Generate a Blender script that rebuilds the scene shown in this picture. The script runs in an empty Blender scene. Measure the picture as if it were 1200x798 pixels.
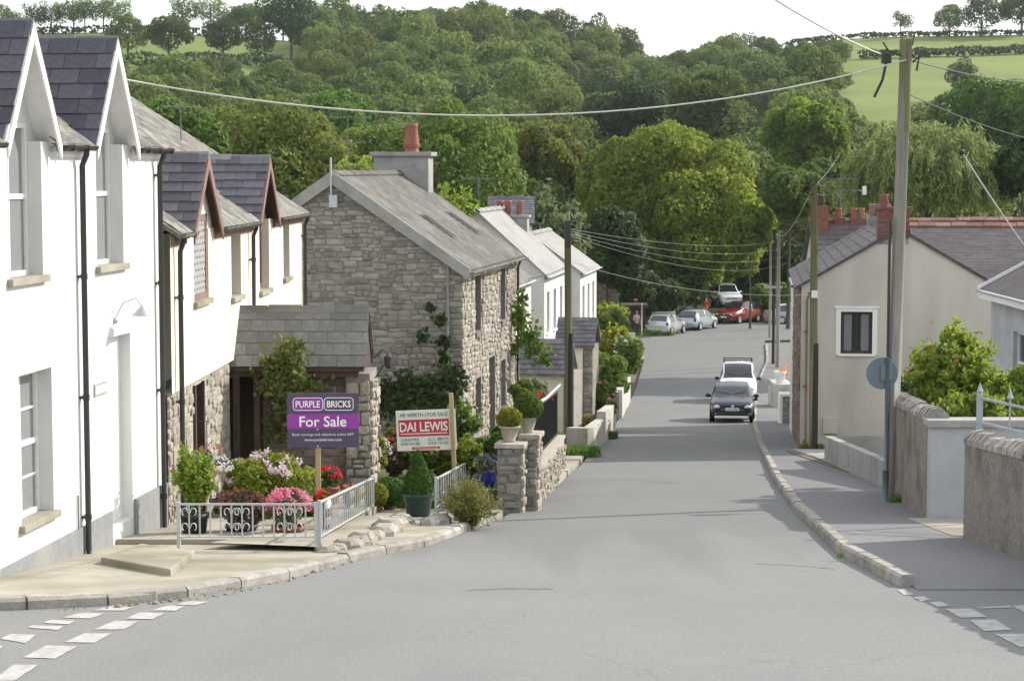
import bpy, bmesh, math, random
import numpy as np
from mathutils import Vector, Matrix

SC = bpy.context.scene
COL = SC.collection
R = math.radians
random.seed(7)

# ------------------------------------------------------------------ camera, sky, sun, exposure
FPX = 2400.0                       # focal length in pixels of a 1200 px wide picture
PITCH = math.atan(199 / FPX)
CP, SP = math.cos(PITCH), math.sin(PITCH)
cam = bpy.data.cameras.new('camera')
cam.sensor_width = 36.0
cam.lens = 36.0 * FPX / 1200.0
cam.clip_end = 6000
cam_o = bpy.data.objects.new('camera', cam)
COL.objects.link(cam_o)
cam_o.location = (0, 0, 0)         # the eye is the origin; the street falls away below it
cam_o.rotation_euler = (math.pi / 2 - PITCH, 0, 0)
SC.camera = cam_o

SUN_EL, SUN_AZ = R(32), R(61)      # azimuth clockwise from +Y (down the street) towards +X (right)
w = bpy.data.worlds.new('World'); SC.world = w; w.use_nodes = True
nt = w.node_tree; nt.nodes.clear()
sky = nt.nodes.new('ShaderNodeTexSky'); sky.sky_type = 'NISHITA'; sky.sun_disc = False
sky.sun_elevation = SUN_EL; sky.sun_rotation = SUN_AZ
sky.air_density = 1.0; sky.dust_density = 2.5; sky.ozone_density = 1.0
mixw = nt.nodes.new('ShaderNodeMix'); mixw.data_type = 'RGBA'
mixw.inputs[0].default_value = 0.62                      # thin bright cloud over the whole sky
mixw.inputs[7].default_value = (9.6, 9.8, 10.0, 1)
bg = nt.nodes.new('ShaderNodeBackground'); bg.inputs[1].default_value = 0.118
wo = nt.nodes.new('ShaderNodeOutputWorld')
nt.links.new(sky.outputs[0], mixw.inputs[6]); nt.links.new(mixw.outputs[2], bg.inputs[0]); nt.links.new(bg.outputs[0], wo.inputs[0])

sun = bpy.data.lights.new('sun', 'SUN'); sun.energy = 4.1; sun.angle = R(0.55); sun.color = (1.0, 0.945, 0.85)
sun_o = bpy.data.objects.new('sun', sun); COL.objects.link(sun_o)
sd = Vector((math.sin(SUN_AZ) * math.cos(SUN_EL), math.cos(SUN_AZ) * math.cos(SUN_EL), math.sin(SUN_EL)))
sun_o.rotation_euler = sd.to_track_quat('Z', 'Y').to_euler()
sun_o.location = (60, 60, 80)

SC.view_settings.view_transform = 'Standard'; SC.view_settings.look = 'None'
SC.view_settings.exposure = 0.55; SC.view_settings.gamma = 1.0
SC.cycles.max_bounces = 8; SC.cycles.transparent_max_bounces = 8; SC.cycles.volume_bounces = 0

# ------------------------------------------------------------------ measuring helpers
KY = [-60, 0, 25, 50, 77, 100, 136, 170, 235]
KD = [-3.5, 2.4, 4.85, 7.2, 9.6, 11.0, 11.5, 11.7, 12.0]
def drop(Y):
    return float(sum(np.interp(Y + o, KY, KD) for o in (-8, -4, 0, 4, 8)) / 5)
def gz(Y): return -drop(Y)
def ray(px, py):
    b = (398.5 - py) / FPX
    return Vector(((px - 600) / FPX, CP + b * SP, -SP + b * CP))
def at(px, py, Y):
    r = ray(px, py); return r * (Y / r.y)
def pix(p):
    d = p[1] * CP - p[2] * SP; v = p[1] * SP + p[2] * CP
    return 600 + FPX * p[0] / d, 398.5 - FPX * v / d
def G(px, py, h=0.0):
    """point where the sight line meets the street level raised by h"""
    r = ray(px, py); a, b = 6.0, 300.0
    f = lambda Y: r.z / r.y * Y - (gz(Y) + h)
    Y = a
    while Y < b and f(Y) > 0: Y += 0.5
    lo, hi = Y - 0.5, Y
    for _ in range(20):
        m = (lo + hi) / 2
        if f(m) > 0: lo = m
        else: hi = m
    return r * (hi / r.y)

# ------------------------------------------------------------------ objects
def tag(o, label=None, cat=None, group=None, kind=None):
    if label: o['label'] = label
    if cat: o['category'] = cat
    if group: o['group'] = group
    if kind: o['kind'] = kind
    return o
def link(name, data, parent=None, loc=None, rot=None, scl=None):
    o = bpy.data.objects.new(name, data)
    COL.objects.link(o)
    if loc is not None: o.location = loc
    if rot is not None: o.rotation_euler = rot
    if scl is not None: o.scale = scl
    if parent is not None:
        o.parent = parent
        if 'zb' in parent: o.location.z -= parent['zb']     # parts are modelled in heights from the eye level
    return o
def thing(name, loc, rz, label, cat, group=None, absz=False, rx=0.0):
    o = bpy.data.objects.new(name, None); COL.objects.link(o)
    o.empty_display_size = 0.3
    o.location = loc; o.rotation_euler = (rx, 0, rz)
    if absz: o['zb'] = float(loc[2])
    return tag(o, label, cat, group)

class MB:
    def __init__(s): s.v = []; s.f = []; s.m = []; s.mi = 0
    def add(s, vs, fs):
        k = len(s.v); s.v += [tuple(v) for v in vs]; s.f += [tuple(i + k for i in f) for f in fs]; s.m += [s.mi] * len(fs)
        return s
    def quad(s, a, b, c, d): return s.add([a, b, c, d], [(0, 1, 2, 3)])
    def poly(s, pts): return s.add(pts, [tuple(range(len(pts)))])
    def box(s, x0, x1, y0, y1, z0, z1):
        v = [(x, y, z) for z in (z0, z1) for y in (y0, y1) for x in (x0, x1)]
        return s.add(v, [(0, 2, 3, 1), (4, 5, 7, 6), (0, 1, 5, 4), (2, 6, 7, 3), (0, 4, 6, 2), (1, 3, 7, 5)])
    def cbox(s, c, sx, sy, sz, M=None):
        v = [Vector((x * sx / 2, y * sy / 2, z * sz / 2)) for z in (-1, 1) for y in (-1, 1) for x in (-1, 1)]
        if M is not None: v = [M @ q for q in v]
        return s.add([q + Vector(c) for q in v], [(0, 2, 3, 1), (4, 5, 7, 6), (0, 1, 5, 4), (2, 6, 7, 3), (0, 4, 6, 2), (1, 3, 7, 5)])
    def prism(s, pts, off):
        """polygon pts swept by vector off"""
        n = len(pts); o = Vector(off); a = [Vector(p) for p in pts]
        fs = [tuple(range(n - 1, -1, -1)), tuple(range(n, 2 * n))] + [(i, (i + 1) % n, n + (i + 1) % n, n + i) for i in range(n)]
        return s.add(a + [p + o for p in a], fs)
    def beam(s, p, q, wd, ht, up=(0, 0, 1)):
        p, q = Vector(p), Vector(q); d = (q - p).normalized(); sd_ = d.cross(Vector(up)).normalized(); u = sd_.cross(d)
        pts = [p + sd_ * a * wd / 2 + u * b * ht / 2 for a, b in ((-1, -1), (1, -1), (1, 1), (-1, 1))]
        return s.prism(pts, q - p)
    def tube(s, p, q, r, r2=None, n=8, caps=True):
        return s.path([p, q], [r, r if r2 is None else r2], n, caps)
    def path(s, pts, rs, n=8, caps=True):
        pts = [Vector(p) for p in pts]; k = len(s.v)
        if not hasattr(rs, '__len__'): rs = [rs] * len(pts)
        up = None
        for i, p in enumerate(pts):
            d = (pts[min(i + 1, len(pts) - 1)] - pts[max(i - 1, 0)]).normalized()
            if up is None: up = Vector((0, 0, 1)) if abs(d.z) < .9 else Vector((1, 0, 0))
            a = d.cross(up).normalized(); b = d.cross(a).normalized(); up = -b
            for j in range(n):
                t = 2 * math.pi * j / n
                s.v.append(tuple(p + (a * math.cos(t) + b * math.sin(t)) * rs[i]))
        for i in range(len(pts) - 1):
            for j in range(n):
                s.f.append((k + i * n + j, k + i * n + (j + 1) % n, k + (i + 1) * n + (j + 1) % n, k + (i + 1) * n + j)); s.m.append(s.mi)
        if caps:
            s.f.append(tuple(k + j for j in range(n))); s.m.append(s.mi)
            m = k + (len(pts) - 1) * n; s.f.append(tuple(m + j for j in reversed(range(n)))); s.m.append(s.mi)
        return s
    def lathe(s, prof, c=(0, 0, 0), n=16, sx=1, sy=1):
        k = len(s.v); c = Vector(c)
        for r, z in prof:
            for j in range(n):
                t = 2 * math.pi * j / n
                s.v.append((c.x + r * math.cos(t) * sx, c.y + r * math.sin(t) * sy, c.z + z))
        for i in range(len(prof) - 1):
            for j in range(n):
                s.f.append((k + i * n + j, k + i * n + (j + 1) % n, k + (i + 1) * n + (j + 1) % n, k + (i + 1) * n + j)); s.m.append(s.mi)
        return s
    def ball(s, c, r, n=10, sc=(1, 1, 1)):
        pr = [(max(1e-4, math.sin(math.pi * i / n)) * r, -math.cos(math.pi * i / n) * r * sc[2]) for i in range(n + 1)]
        return s.lathe(pr, c, n * 2 if n < 9 else 16, sc[0], sc[1])
    def build(s, name, mat, parent=None, smooth=False, loc=None, rot=None, bevel=0.0, data_only=False):
        me = bpy.data.meshes.new(name); me.from_pydata(s.v, [], s.f)
        for m in (mat if isinstance(mat, (list, tuple)) else [mat]): me.materials.append(m)
        if isinstance(mat, (list, tuple)): me.polygons.foreach_set('material_index', s.m)
        if bevel:
            b = bmesh.new(); b.from_mesh(me)
            bmesh.ops.remove_doubles(b, verts=b.verts, dist=1e-5)
            ed = [e for e in b.edges if len(e.link_faces) == 2 and e.calc_face_angle(0) > .5]
            bmesh.ops.bevel(b, geom=ed, offset=bevel, segments=2, profile=.6, affect='EDGES', clamp_overlap=True)
            bmesh.ops.recalc_face_normals(b, faces=b.faces)
            b.to_mesh(me); b.free()
        if smooth: me.polygons.foreach_set('use_smooth', [True] * len(me.polygons))
        me.update()
        return me if data_only else link(name, me, parent, loc, rot)

def fastmesh(name, V, F, mat, tint=None, smooth=False):
    V = np.asarray(V, np.float32); F = np.asarray(F, np.int32); n, k = F.shape
    me = bpy.data.meshes.new(name)
    me.vertices.add(len(V)); me.vertices.foreach_set('co', V.ravel())
    me.loops.add(n * k); me.loops.foreach_set('vertex_index', F.ravel())
    me.polygons.add(n); me.polygons.foreach_set('loop_start', np.arange(0, n * k, k, dtype=np.int32))
    me.polygons.foreach_set('loop_total', np.full(n, k, np.int32))
    me.update(calc_edges=True)
    me.polygons.foreach_set('use_smooth', np.full(n, bool(smooth)))
    if tint is not None:
        a = me.attributes.new('tint', 'FLOAT', 'POINT'); a.data.foreach_set('value', np.asarray(tint, np.float32))
    for m in (mat if isinstance(mat, (list, tuple)) else [mat]): me.materials.append(m)
    return me

# ------------------------------------------------------------------ materials
def nmat(name):
    m = bpy.data.materials.new(name); m.use_nodes = True
    t = m.node_tree; b = t.nodes['Principled BSDF']
    return m, t, b
def node(t, kind, **kw):
    n = t.nodes.new(kind)
    for k, v in kw.items(): setattr(n, k, v)
    return n
def rgb(c): return (c[0], c[1], c[2], 1)
def surf(name, c1, c2=None, scale=6, rough=.85, bump=.0, bscale=60, c3=None, s3=.6, f3=.5, spec=.3, detail=6, jitter=0.0, world=False, stretch=None):
    """two-tone noise colour, an optional third tone in broad patches, fine bump, per-piece value jitter"""
    m, t, b = nmat(name); L = t.links.new
    tc = node(t, 'ShaderNodeTexCoord')
    co = tc.outputs['Object']
    if world:
        g = node(t, 'ShaderNodeNewGeometry'); co = g.outputs['Position']
    if stretch:
        mp = node(t, 'ShaderNodeMapping'); mp.inputs['Scale'].default_value = stretch; L(co, mp.inputs[0]); co = mp.outputs[0]
    nz = node(t, 'ShaderNodeTexNoise'); nz.inputs['Scale'].default_value = scale; nz.inputs['Detail'].default_value = detail; nz.inputs['Roughness'].default_value = .65
    L(co, nz.inputs['Vector'])
    rp = node(t, 'ShaderNodeValToRGB'); rp.color_ramp.elements[0].position = .32; rp.color_ramp.elements[1].position = .68
    rp.color_ramp.elements[0].color = rgb(c1); rp.color_ramp.elements[1].color = rgb(c2 or c1)
    L(nz.outputs['Fac'], rp.inputs[0]); out = rp.outputs[0]
    if c3:
        n3 = node(t, 'ShaderNodeTexNoise'); n3.inputs['Scale'].default_value = s3; n3.inputs['Detail'].default_value = 5
        L(co, n3.inputs['Vector'])
        r3 = node(t, 'ShaderNodeValToRGB'); r3.color_ramp.elements[0].position = .48; r3.color_ramp.elements[1].position = .68
        r3.color_ramp.elements[1].color = (f3, f3, f3, 1)
        L(n3.outputs['Fac'], r3.inputs[0])
        mx = node(t, 'ShaderNodeMix', data_type='RGBA'); L(r3.outputs[0], mx.inputs[0]); L(out, mx.inputs[6]); mx.inputs[7].default_value = rgb(c3); out = mx.outputs[2]
    if jitter:
        at_ = node(t, 'ShaderNodeAttribute', attribute_name='tint'); oi = node(t, 'ShaderNodeObjectInfo')
        ad = node(t, 'ShaderNodeMath', operation='ADD'); L(at_.outputs['Fac'], ad.inputs[0]); L(oi.outputs['Random'], ad.inputs[1])
        fr = node(t, 'ShaderNodeMath', operation='FRACT'); L(ad.outputs[0], fr.inputs[0])
        mr = node(t, 'ShaderNodeMapRange'); mr.inputs['To Min'].default_value = 1 - jitter; mr.inputs['To Max'].default_value = 1 + jitter
        L(fr.outputs[0], mr.inputs['Value'])
        hs = node(t, 'ShaderNodeHueSaturation'); L(out, hs.inputs['Color']); L(mr.outputs[0], hs.inputs['Value'])
        f2 = node(t, 'ShaderNodeMath', operation='MULTIPLY'); L(fr.outputs[0], f2.inputs[0]); f2.inputs[1].default_value = 7.31
        f3_ = node(t, 'ShaderNodeMath', operation='FRACT'); L(f2.outputs[0], f3_.inputs[0])
        m2 = node(t, 'ShaderNodeMapRange'); m2.inputs['To Min'].default_value = .72; m2.inputs['To Max'].default_value = 1.28
        L(f3_.outputs[0], m2.inputs['Value']); L(m2.outputs[0], hs.inputs['Saturation'])
        out = hs.outputs[0]
    L(out, b.inputs['Base Color']); b.inputs['Roughness'].default_value = rough; b.inputs['Specular IOR Level'].default_value = spec
    if bump:
        nb = node(t, 'ShaderNodeTexNoise'); nb.inputs['Scale'].default_value = bscale; nb.inputs['Detail'].default_value = 4
        L(co, nb.inputs['Vector']); bp = node(t, 'ShaderNodeBump'); bp.inputs['Strength'].default_value = bump; bp.inputs['Distance'].default_value = .02
        L(nb.outputs['Fac'], bp.inputs['Height']); L(bp.outputs[0], b.inputs['Normal'])
    return m
def leafmat(name, dark, light, trans=.35, hue=.03, val=.22, autumn=None):
    m, t, b = nmat(name); L = t.links.new
    a = node(t, 'ShaderNodeAttribute', attribute_name='tint'); oi = node(t, 'ShaderNodeObjectInfo')
    rp = node(t, 'ShaderNodeValToRGB'); rp.color_ramp.elements[0].color = rgb(dark); rp.color_ramp.elements[1].color = rgb(light)
    if autumn:
        e = rp.color_ramp.elements.new(.93); e.color = rgb(light); rp.color_ramp.elements[-1].color = rgb(autumn)
    L(a.outputs['Fac'], rp.inputs[0])
    hs = node(t, 'ShaderNodeHueSaturation'); L(rp.outputs[0], hs.inputs['Color'])
    mv = node(t, 'ShaderNodeMapRange'); mv.inputs['To Min'].default_value = 1 - val; mv.inputs['To Max'].default_value = 1 + val; L(oi.outputs['Random'], mv.inputs['Value']); L(mv.outputs[0], hs.inputs['Value'])
    f2 = node(t, 'ShaderNodeMath', operation='MULTIPLY'); L(oi.outputs['Random'], f2.inputs[0]); f2.inputs[1].default_value = 13.7
    f3 = node(t, 'ShaderNodeMath', operation='FRACT'); L(f2.outputs[0], f3.inputs[0])
    mh = node(t, 'ShaderNodeMapRange'); mh.inputs['To Min'].default_value = .5 - hue; mh.inputs['To Max'].default_value = .5 + hue; L(f3.outputs[0], mh.inputs['Value']); L(mh.outputs[0], hs.inputs['Hue'])
    b.inputs['Roughness'].default_value = .6; b.inputs['Specular IOR Level'].default_value = .22
    L(hs.outputs[0], b.inputs['Base Color'])
    tr = node(t, 'ShaderNodeBsdfTranslucent'); hb = node(t, 'ShaderNodeHueSaturation'); hb.inputs['Value'].default_value = 1.5; hb.inputs['Hue'].default_value = .485; L(hs.outputs[0], hb.inputs['Color']); L(hb.outputs[0], tr.inputs[0])
    ms = node(t, 'ShaderNodeMixShader'); ms.inputs[0].default_value = trans
    L(b.outputs[0], ms.inputs[1]); L(tr.outputs[0], ms.inputs[2]); L(ms.outputs[0], t.nodes['Material Output'].inputs[0])
    return m
def plain(name, c, rough=.5, metal=0.0, spec=.5, coat=0.0):
    m, t, b = nmat(name); L = t.links.new
    tc = node(t, 'ShaderNodeTexCoord'); nz = node(t, 'ShaderNodeTexNoise'); nz.inputs['Scale'].default_value = 9; nz.inputs['Detail'].default_value = 5
    L(tc.outputs['Object'], nz.inputs['Vector'])
    mx = node(t, 'ShaderNodeMix', data_type='RGBA'); L(nz.outputs['Fac'], mx.inputs[0])
    mx.inputs[6].default_value = rgb([x * .86 for x in c]); mx.inputs[7].default_value = rgb([min(1, x * 1.12) for x in c])
    L(mx.outputs[2], b.inputs['Base Color'])
    b.inputs['Roughness'].default_value = rough; b.inputs['Metallic'].default_value = metal; b.inputs['Specular IOR Level'].default_value = spec
    if coat: b.inputs['Coat Weight'].default_value = coat; b.inputs['Coat Roughness'].default_value = .06
    return m

M = {}
M['white_render'] = surf('white_render', (.62, .62, .605), (.70, .70, .685), 3, .9, .3, 90, c3=(.57, .56, .51), s3=.9, f3=.45, stretch=(1, 1, .35))
M['old_white'] = surf('old_white', (.40, .39, .36), (.54, .53, .49), 3, .9, .3, 60, c3=(.22, .21, .14), s3=1.6, f3=.8)
M['cream_render'] = surf('cream_render', (.66, .62, .50), (.75, .71, .58), 2.5, .9, .25, 90, c3=(.56, .52, .40), s3=.8, f3=.3)
M['grey_plinth'] = surf('grey_plinth', (.20, .21, .215), (.26, .27, .275), 5, .85, .3, 60, c3=(.33, .32, .28), s3=1.3, f3=.5)
M['cream_gable'] = surf('cream_gable', (.50, .47, .41), (.58, .55, .48), 1.4, .9, .3, 80, c3=(.37, .35, .30), s3=.6, f3=.8, stretch=(1, 1, .25))
M['white_paint'] = plain('white_paint', (.78, .78, .76), .45)
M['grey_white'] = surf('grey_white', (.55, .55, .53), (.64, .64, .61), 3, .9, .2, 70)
M['pink_wood'] = surf('pink_wood', (.17, .10, .085), (.25, .155, .135), 8, .7, .15, 50, stretch=(1, 1, .3))
M['brown_wood'] = surf('brown_wood', (.05, .032, .024), (.085, .055, .04), 10, .7, .1)
M['slate'] = surf('slate', (.062, .062, .075), (.105, .10, .12), 5, .58, .25, 30, c3=(.15, .14, .14), s3=2.2, f3=.4, jitter=.28, spec=.4)
M['slate_old'] = surf('slate_old', (.092, .089, .083), (.152, .146, .134), 4, .9, .3, 26, c3=(.215, .20, .178), s3=1.1, f3=.6, jitter=.09, spec=.12)
M['slate_moss'] = surf('slate_moss', (.11, .11, .10), (.21, .20, .18), 9, .9, .6, 30, c3=(.30, .29, .25), s3=3.5, f3=.7, jitter=.25, spec=.12)
M['slate_light'] = surf('slate_light', (.235, .23, .222), (.31, .305, .295), 3, .85, .2, 30, c3=(.20, .195, .185), s3=.8, f3=.5, jitter=.06, spec=.15)
M['slate_brown'] = surf('slate_brown', (.088, .078, .082), (.122, .110, .114), 4, .9, .1, 28, c3=(.14, .13, .132), s3=.9, f3=.4, jitter=.07, spec=.25)
M['ridge_red'] = surf('ridge_red', (.20, .10, .075), (.28, .145, .11), 7, .8, .3, 30, jitter=.2)
M['brick_red'] = surf('brick_red', (.15, .07, .058), (.22, .105, .085), 9, .85, .3, 40, jitter=.2)
M['terracotta'] = surf('terracotta', (.24, .095, .065), (.33, .14, .095), 5, .75, .2, 30)
M['lead'] = surf('lead', (.14, .145, .15), (.22, .22, .225), 5, .55, .1)
M['slate_porch'] = surf('slate_porch', (.15, .146, .137), (.215, .21, .20), 5, .85, .25, 30, c3=(.26, .25, .23), s3=1.6, f3=.5, jitter=.16, spec=.15)
M['mortar'] = surf('mortar', (.20, .19, .172), (.30, .285, .26), 12, .95, .7, 40)
M['mortar_pale'] = surf('mortar_pale', (.33, .305, .25), (.43, .40, .335), 10, .95, .7, 40)
M['stone'] = surf('stone', (.20, .19, .174), (.335, .318, .29), 5, .9, .6, 22, c3=(.25, .21, .185), s3=1.1, f3=.25, jitter=.27, spec=.15)
M['stone_warm'] = surf('stone_warm', (.24, .22, .185), (.42, .39, .33), 5, .9, .6, 22, c3=(.24, .18, .145), s3=1.1, f3=.35, jitter=.22, spec=.15)
M['stone_brown'] = surf('stone_brown', (.13, .095, .08), (.25, .195, .165), 5, .9, .6, 22, jitter=.35, spec=.15)
M['stone_wall_grey'] = surf('stone_wall_grey', (.17, .155, .135), (.29, .27, .24), 13, .95, 1.0, 16, c3=(.10, .092, .08), s3=1.5, f3=.7, jitter=.1, detail=9)
M['coping'] = surf('coping', (.27, .25, .225), (.42, .39, .36), 9, .95, .7, 25, c3=(.18, .165, .14), s3=4, f3=.7, jitter=.25)
M['concrete'] = surf('concrete', (.275, .25, .205), (.385, .358, .30), 1.3, .95, .3, 70, c3=(.17, .16, .11), s3=.75, f3=.7, world=True, detail=9)
M['concrete_grey'] = surf('concrete_grey', (.27, .265, .255), (.38, .37, .355), 3.5, .95, .3, 60, c3=(.20, .195, .185), s3=.9, f3=.7)
M['concrete_blue'] = surf('concrete_blue', (.36, .37, .385), (.46, .47, .48), 2.5, .9, .25, 60, c3=(.30, .30, .30), s3=1.2, f3=.6)
M['kerb'] = surf('kerb', (.27, .255, .225), (.37, .35, .315), 9, .95, .5, 45, c3=(.17, .155, .12), s3=3, f3=.7, jitter=.16)
M['marking'] = surf('marking', (.32, .316, .305), (.46, .455, .44), 5, .85, .3, 50, c3=(.19, .188, .182), s3=9, f3=.4, world=True, detail=9)
M['pasture'] = surf('pasture', (.115, .155, .03), (.165, .205, .042), .05, .95, .0, 1, c3=(.09, .13, .03), s3=.018, f3=.7, world=True)
M['grass'] = leafmat('grass_blades', (.06, .12, .02), (.15, .24, .04), .3)
M['timber_pole'] = surf('timber_pole', (.22, .205, .18), (.34, .32, .29), 5, .9, .4, 30, c3=(.12, .095, .07), s3=1.0, f3=.6, stretch=(4, 4, .25))
M['pole_mossy'] = surf('pole_mossy', (.11, .125, .06), (.20, .20, .10), 5, .9, .4, 30, stretch=(4, 4, .3))
M['pole_black'] = surf('pole_black', (.022, .022, .022), (.05, .05, .045), 5, .8, .3, 30, stretch=(4, 4, .3))
M['black_plastic'] = plain('black_plastic', (.028, .027, .028), .45)
M['black_iron'] = plain('black_iron', (.02, .02, .02), .5)
M['galv'] = plain('galv_steel', (.47, .49, .50), .5, .25)
M['blue_steel'] = plain('blue_grey_steel', (.33, .38, .41), .55)
M['cable'] = plain('cable_sheath', (.50, .49, .44), .7)
M['cable_dark'] = plain('cable_dark', (.06, .06, .06), .7)
M['sign_back'] = plain('sign_back', (.14, .185, .21), .55)
M['glass'] = plain('window_glass', (.03, .035, .04), .08, 0, .6)
M['glass_pale'] = plain('window_glass_curtain', (.20, .215, .22), .12, 0, .6)
M['car_glass'] = plain('car_glass', (.025, .03, .033), .05, 0, .8)
M['rubber'] = plain('rubber', (.02, .02, .02), .85)
M['alloy'] = plain('alloy_wheel', (.45, .46, .47), .35, .6)
M['trim'] = plain('dark_trim', (.025, .025, .027), .6)
M['headlamp'] = plain('headlamp_lens', (.60, .62, .63), .12, .2, .8)
M['taillamp'] = plain('tail_lamp', (.22, .015, .012), .2)
M['plate_white'] = plain('number_plate_white', (.72, .72, .70), .45)
M['plate_yellow'] = plain('number_plate_yellow', (.62, .48, .06), .45)
M['letter_dark'] = plain('letter_dark', (.03, .03, .035), .6)
M['paint_navy'] = plain('car_paint_navy', (.010, .012, .022), .3, .1, .4, .35)
M['paint_white'] = plain('car_paint_white', (.72, .73, .74), .25, 0, .5, 1)
M['paint_silver'] = plain('car_paint_silver', (.50, .53, .56), .28, .45, .5, 1)
M['paint_silver_blue'] = plain('car_paint_silver_blue', (.40, .46, .52), .28, .45, .5, 1)
M['paint_red'] = plain('car_paint_red', (.21, .012, .016), .22, .1, .5, 1)
M['paint_grey'] = plain('car_paint_grey', (.42, .43, .45), .28, .3, .5, 1)
M['sign_purple'] = plain('sign_dark_purple', (.075, .052, .11), .5)
M['sign_magenta'] = plain('sign_magenta', (.27, .035, .33), .5)
M['sign_white'] = plain('sign_white', (.74, .74, .70), .5)
M['sign_red'] = plain('sign_red', (.48, .035, .05), .5)
M['letter_white'] = plain('letter_white', (.82, .82, .82), .5)
M['letter_green'] = plain('letter_green', (.02, .20, .12), .5)
M['timber_post'] = surf('timber_post', (.34, .26, .15), (.46, .36, .22), 6, .8, .2, stretch=(4, 4, .4))
M['pot_green'] = plain('pot_green', (.035, .07, .07), .4)
M['pot_blue'] = plain('pot_blue_glaze', (.02, .03, .20), .15)
M['pot_grey'] = surf('pot_stone', (.30, .275, .22), (.42, .39, .32), 8, .9, .3)
M['pot_black'] = plain('pot_black', (.025, .025, .025), .55)
M['soil'] = surf('soil', (.035, .025, .018), (.07, .05, .035), 20, 1, .6)
M['bark'] = surf('bark', (.05, .042, .032), (.12, .10, .08), 4, .95, .7, 14, stretch=(3, 3, .5))
M['garden_soil'] = surf('garden_soil', (.10, .085, .06), (.19, .165, .12), 4, 1, .5, 30, c3=(.09, .13, .04), s3=1, f3=.8, world=True)
M['skin'] = plain('skin', (.55, .33, .25), .55)
M['hair'] = plain('hair', (.10, .055, .03), .6)
M['cloth_pink'] = plain('cloth_pale_pink', (.48, .36, .38), .9)
M['cloth_navy'] = plain('cloth_navy', (.05, .06, .10), .9)
M['cloth_red'] = plain('cloth_red', (.55, .03, .03), .9)
M['blue_box'] = plain('blue_box', (.035, .08, .20), .5)

def asphalt(name, base, dark, pale, wear=.5):
    m, t, b = nmat(name); L = t.links.new
    g = node(t, 'ShaderNodeNewGeometry'); co = g.outputs['Position']
    n1 = node(t, 'ShaderNodeTexNoise'); n1.inputs['Scale'].default_value = .35; n1.inputs['Detail'].default_value = 6; L(co, n1.inputs['Vector'])
    mp = node(t, 'ShaderNodeMapping'); mp.inputs['Scale'].default_value = (1.6, .12, 1); mp.inputs['Rotation'].default_value = (0, 0, R(8)); L(co, mp.inputs[0])
    n2 = node(t, 'ShaderNodeTexNoise'); n2.inputs['Scale'].default_value = .8; n2.inputs['Detail'].default_value = 3; L(mp.outputs[0], n2.inputs['Vector'])
    n3 = node(t, 'ShaderNodeTexNoise'); n3.inputs['Scale'].default_value = 55; n3.inputs['Detail'].default_value = 3; L(co, n3.inputs['Vector'])
    a = node(t, 'ShaderNodeMix', data_type='RGBA'); L(n1.outputs['Fac'], a.inputs[0]); a.inputs[6].default_value = rgb(dark); a.inputs[7].default_value = rgb(pale)
    r2 = node(t, 'ShaderNodeValToRGB'); r2.color_ramp.elements[0].position = .42; r2.color_ramp.elements[1].position = .62; r2.color_ramp.elements[1].color = (wear, wear, wear, 1); L(n2.outputs['Fac'], r2.inputs[0])
    c = node(t, 'ShaderNodeMix', data_type='RGBA'); L(r2.outputs[0], c.inputs[0]); L(a.outputs[2], c.inputs[6]); c.inputs[7].default_value = rgb(base)
    sp = node(t, 'ShaderNodeMapRange'); sp.inputs['From Min'].default_value = .3; sp.inputs['From Max'].default_value = .7; sp.inputs['To Min'].default_value = .78; sp.inputs['To Max'].default_value = 1.22; L(n3.outputs['Fac'], sp.inputs['Value'])
    h = node(t, 'ShaderNodeHueSaturation'); L(c.outputs[2], h.inputs['Color']); L(sp.outputs[0], h.inputs['Value'])
    # tarred cracks
    vo = node(t, 'ShaderNodeTexVoronoi', feature='DISTANCE_TO_EDGE'); vo.inputs['Scale'].default_value = .16
    nw = node(t, 'ShaderNodeTexNoise'); nw.inputs['Scale'].default_value = .9; nw.inputs['Detail'].default_value = 6; L(co, nw.inputs['Vector'])
    mw = node(t, 'ShaderNodeVectorMath', operation='MULTIPLY_ADD'); L(nw.outputs['Color'], mw.inputs[0]); mw.inputs[1].default_value = (1.6, 1.6, 0); L(co, mw.inputs[2]); L(mw.outputs[0], vo.inputs['Vector'])
    cr = node(t, 'ShaderNodeMapRange'); cr.inputs['From Min'].default_value = .0; cr.inputs['From Max'].default_value = .0035; cr.inputs['To Min'].default_value = .86; cr.inputs['To Max'].default_value = 1; L(vo.outputs['Distance'], cr.inputs['Value'])
    h2 = node(t, 'ShaderNodeHueSaturation'); L(h.outputs[0], h2.inputs['Color']); L(cr.outputs[0], h2.inputs['Value'])
    # darker tarmac beyond the junction, along a wandering edge
    sx = node(t, 'ShaderNodeSeparateXYZ'); L(co, sx.inputs[0]); ad = node(t, 'ShaderNodeMath', operation='MULTIPLY_ADD'); L(n2.outputs['Fac'], ad.inputs[0]); ad.inputs[1].default_value = 16; L(sx.outputs['Y'], ad.inputs[2])
    mj = node(t, 'ShaderNodeMapRange'); mj.inputs['From Min'].default_value = 33; mj.inputs['From Max'].default_value = 37; mj.inputs['To Min'].default_value = 1.02; mj.inputs['To Max'].default_value = .84; L(ad.outputs[0], mj.inputs['Value'])
    h3 = node(t, 'ShaderNodeHueSaturation'); L(h2.outputs[0], h3.inputs['Color']); L(mj.outputs[0], h3.inputs['Value']); h2 = h3
    L(h2.outputs[0], b.inputs['Base Color']); b.inputs['Roughness'].default_value = .82; b.inputs['Specular IOR Level'].default_value = .3
    bp = node(t, 'ShaderNodeBump'); bp.inputs['Strength'].default_value = .35; bp.inputs['Distance'].default_value = .01; L(n3.outputs['Fac'], bp.inputs['Height']); L(bp.outputs[0], b.inputs['Normal'])
    return m
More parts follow.
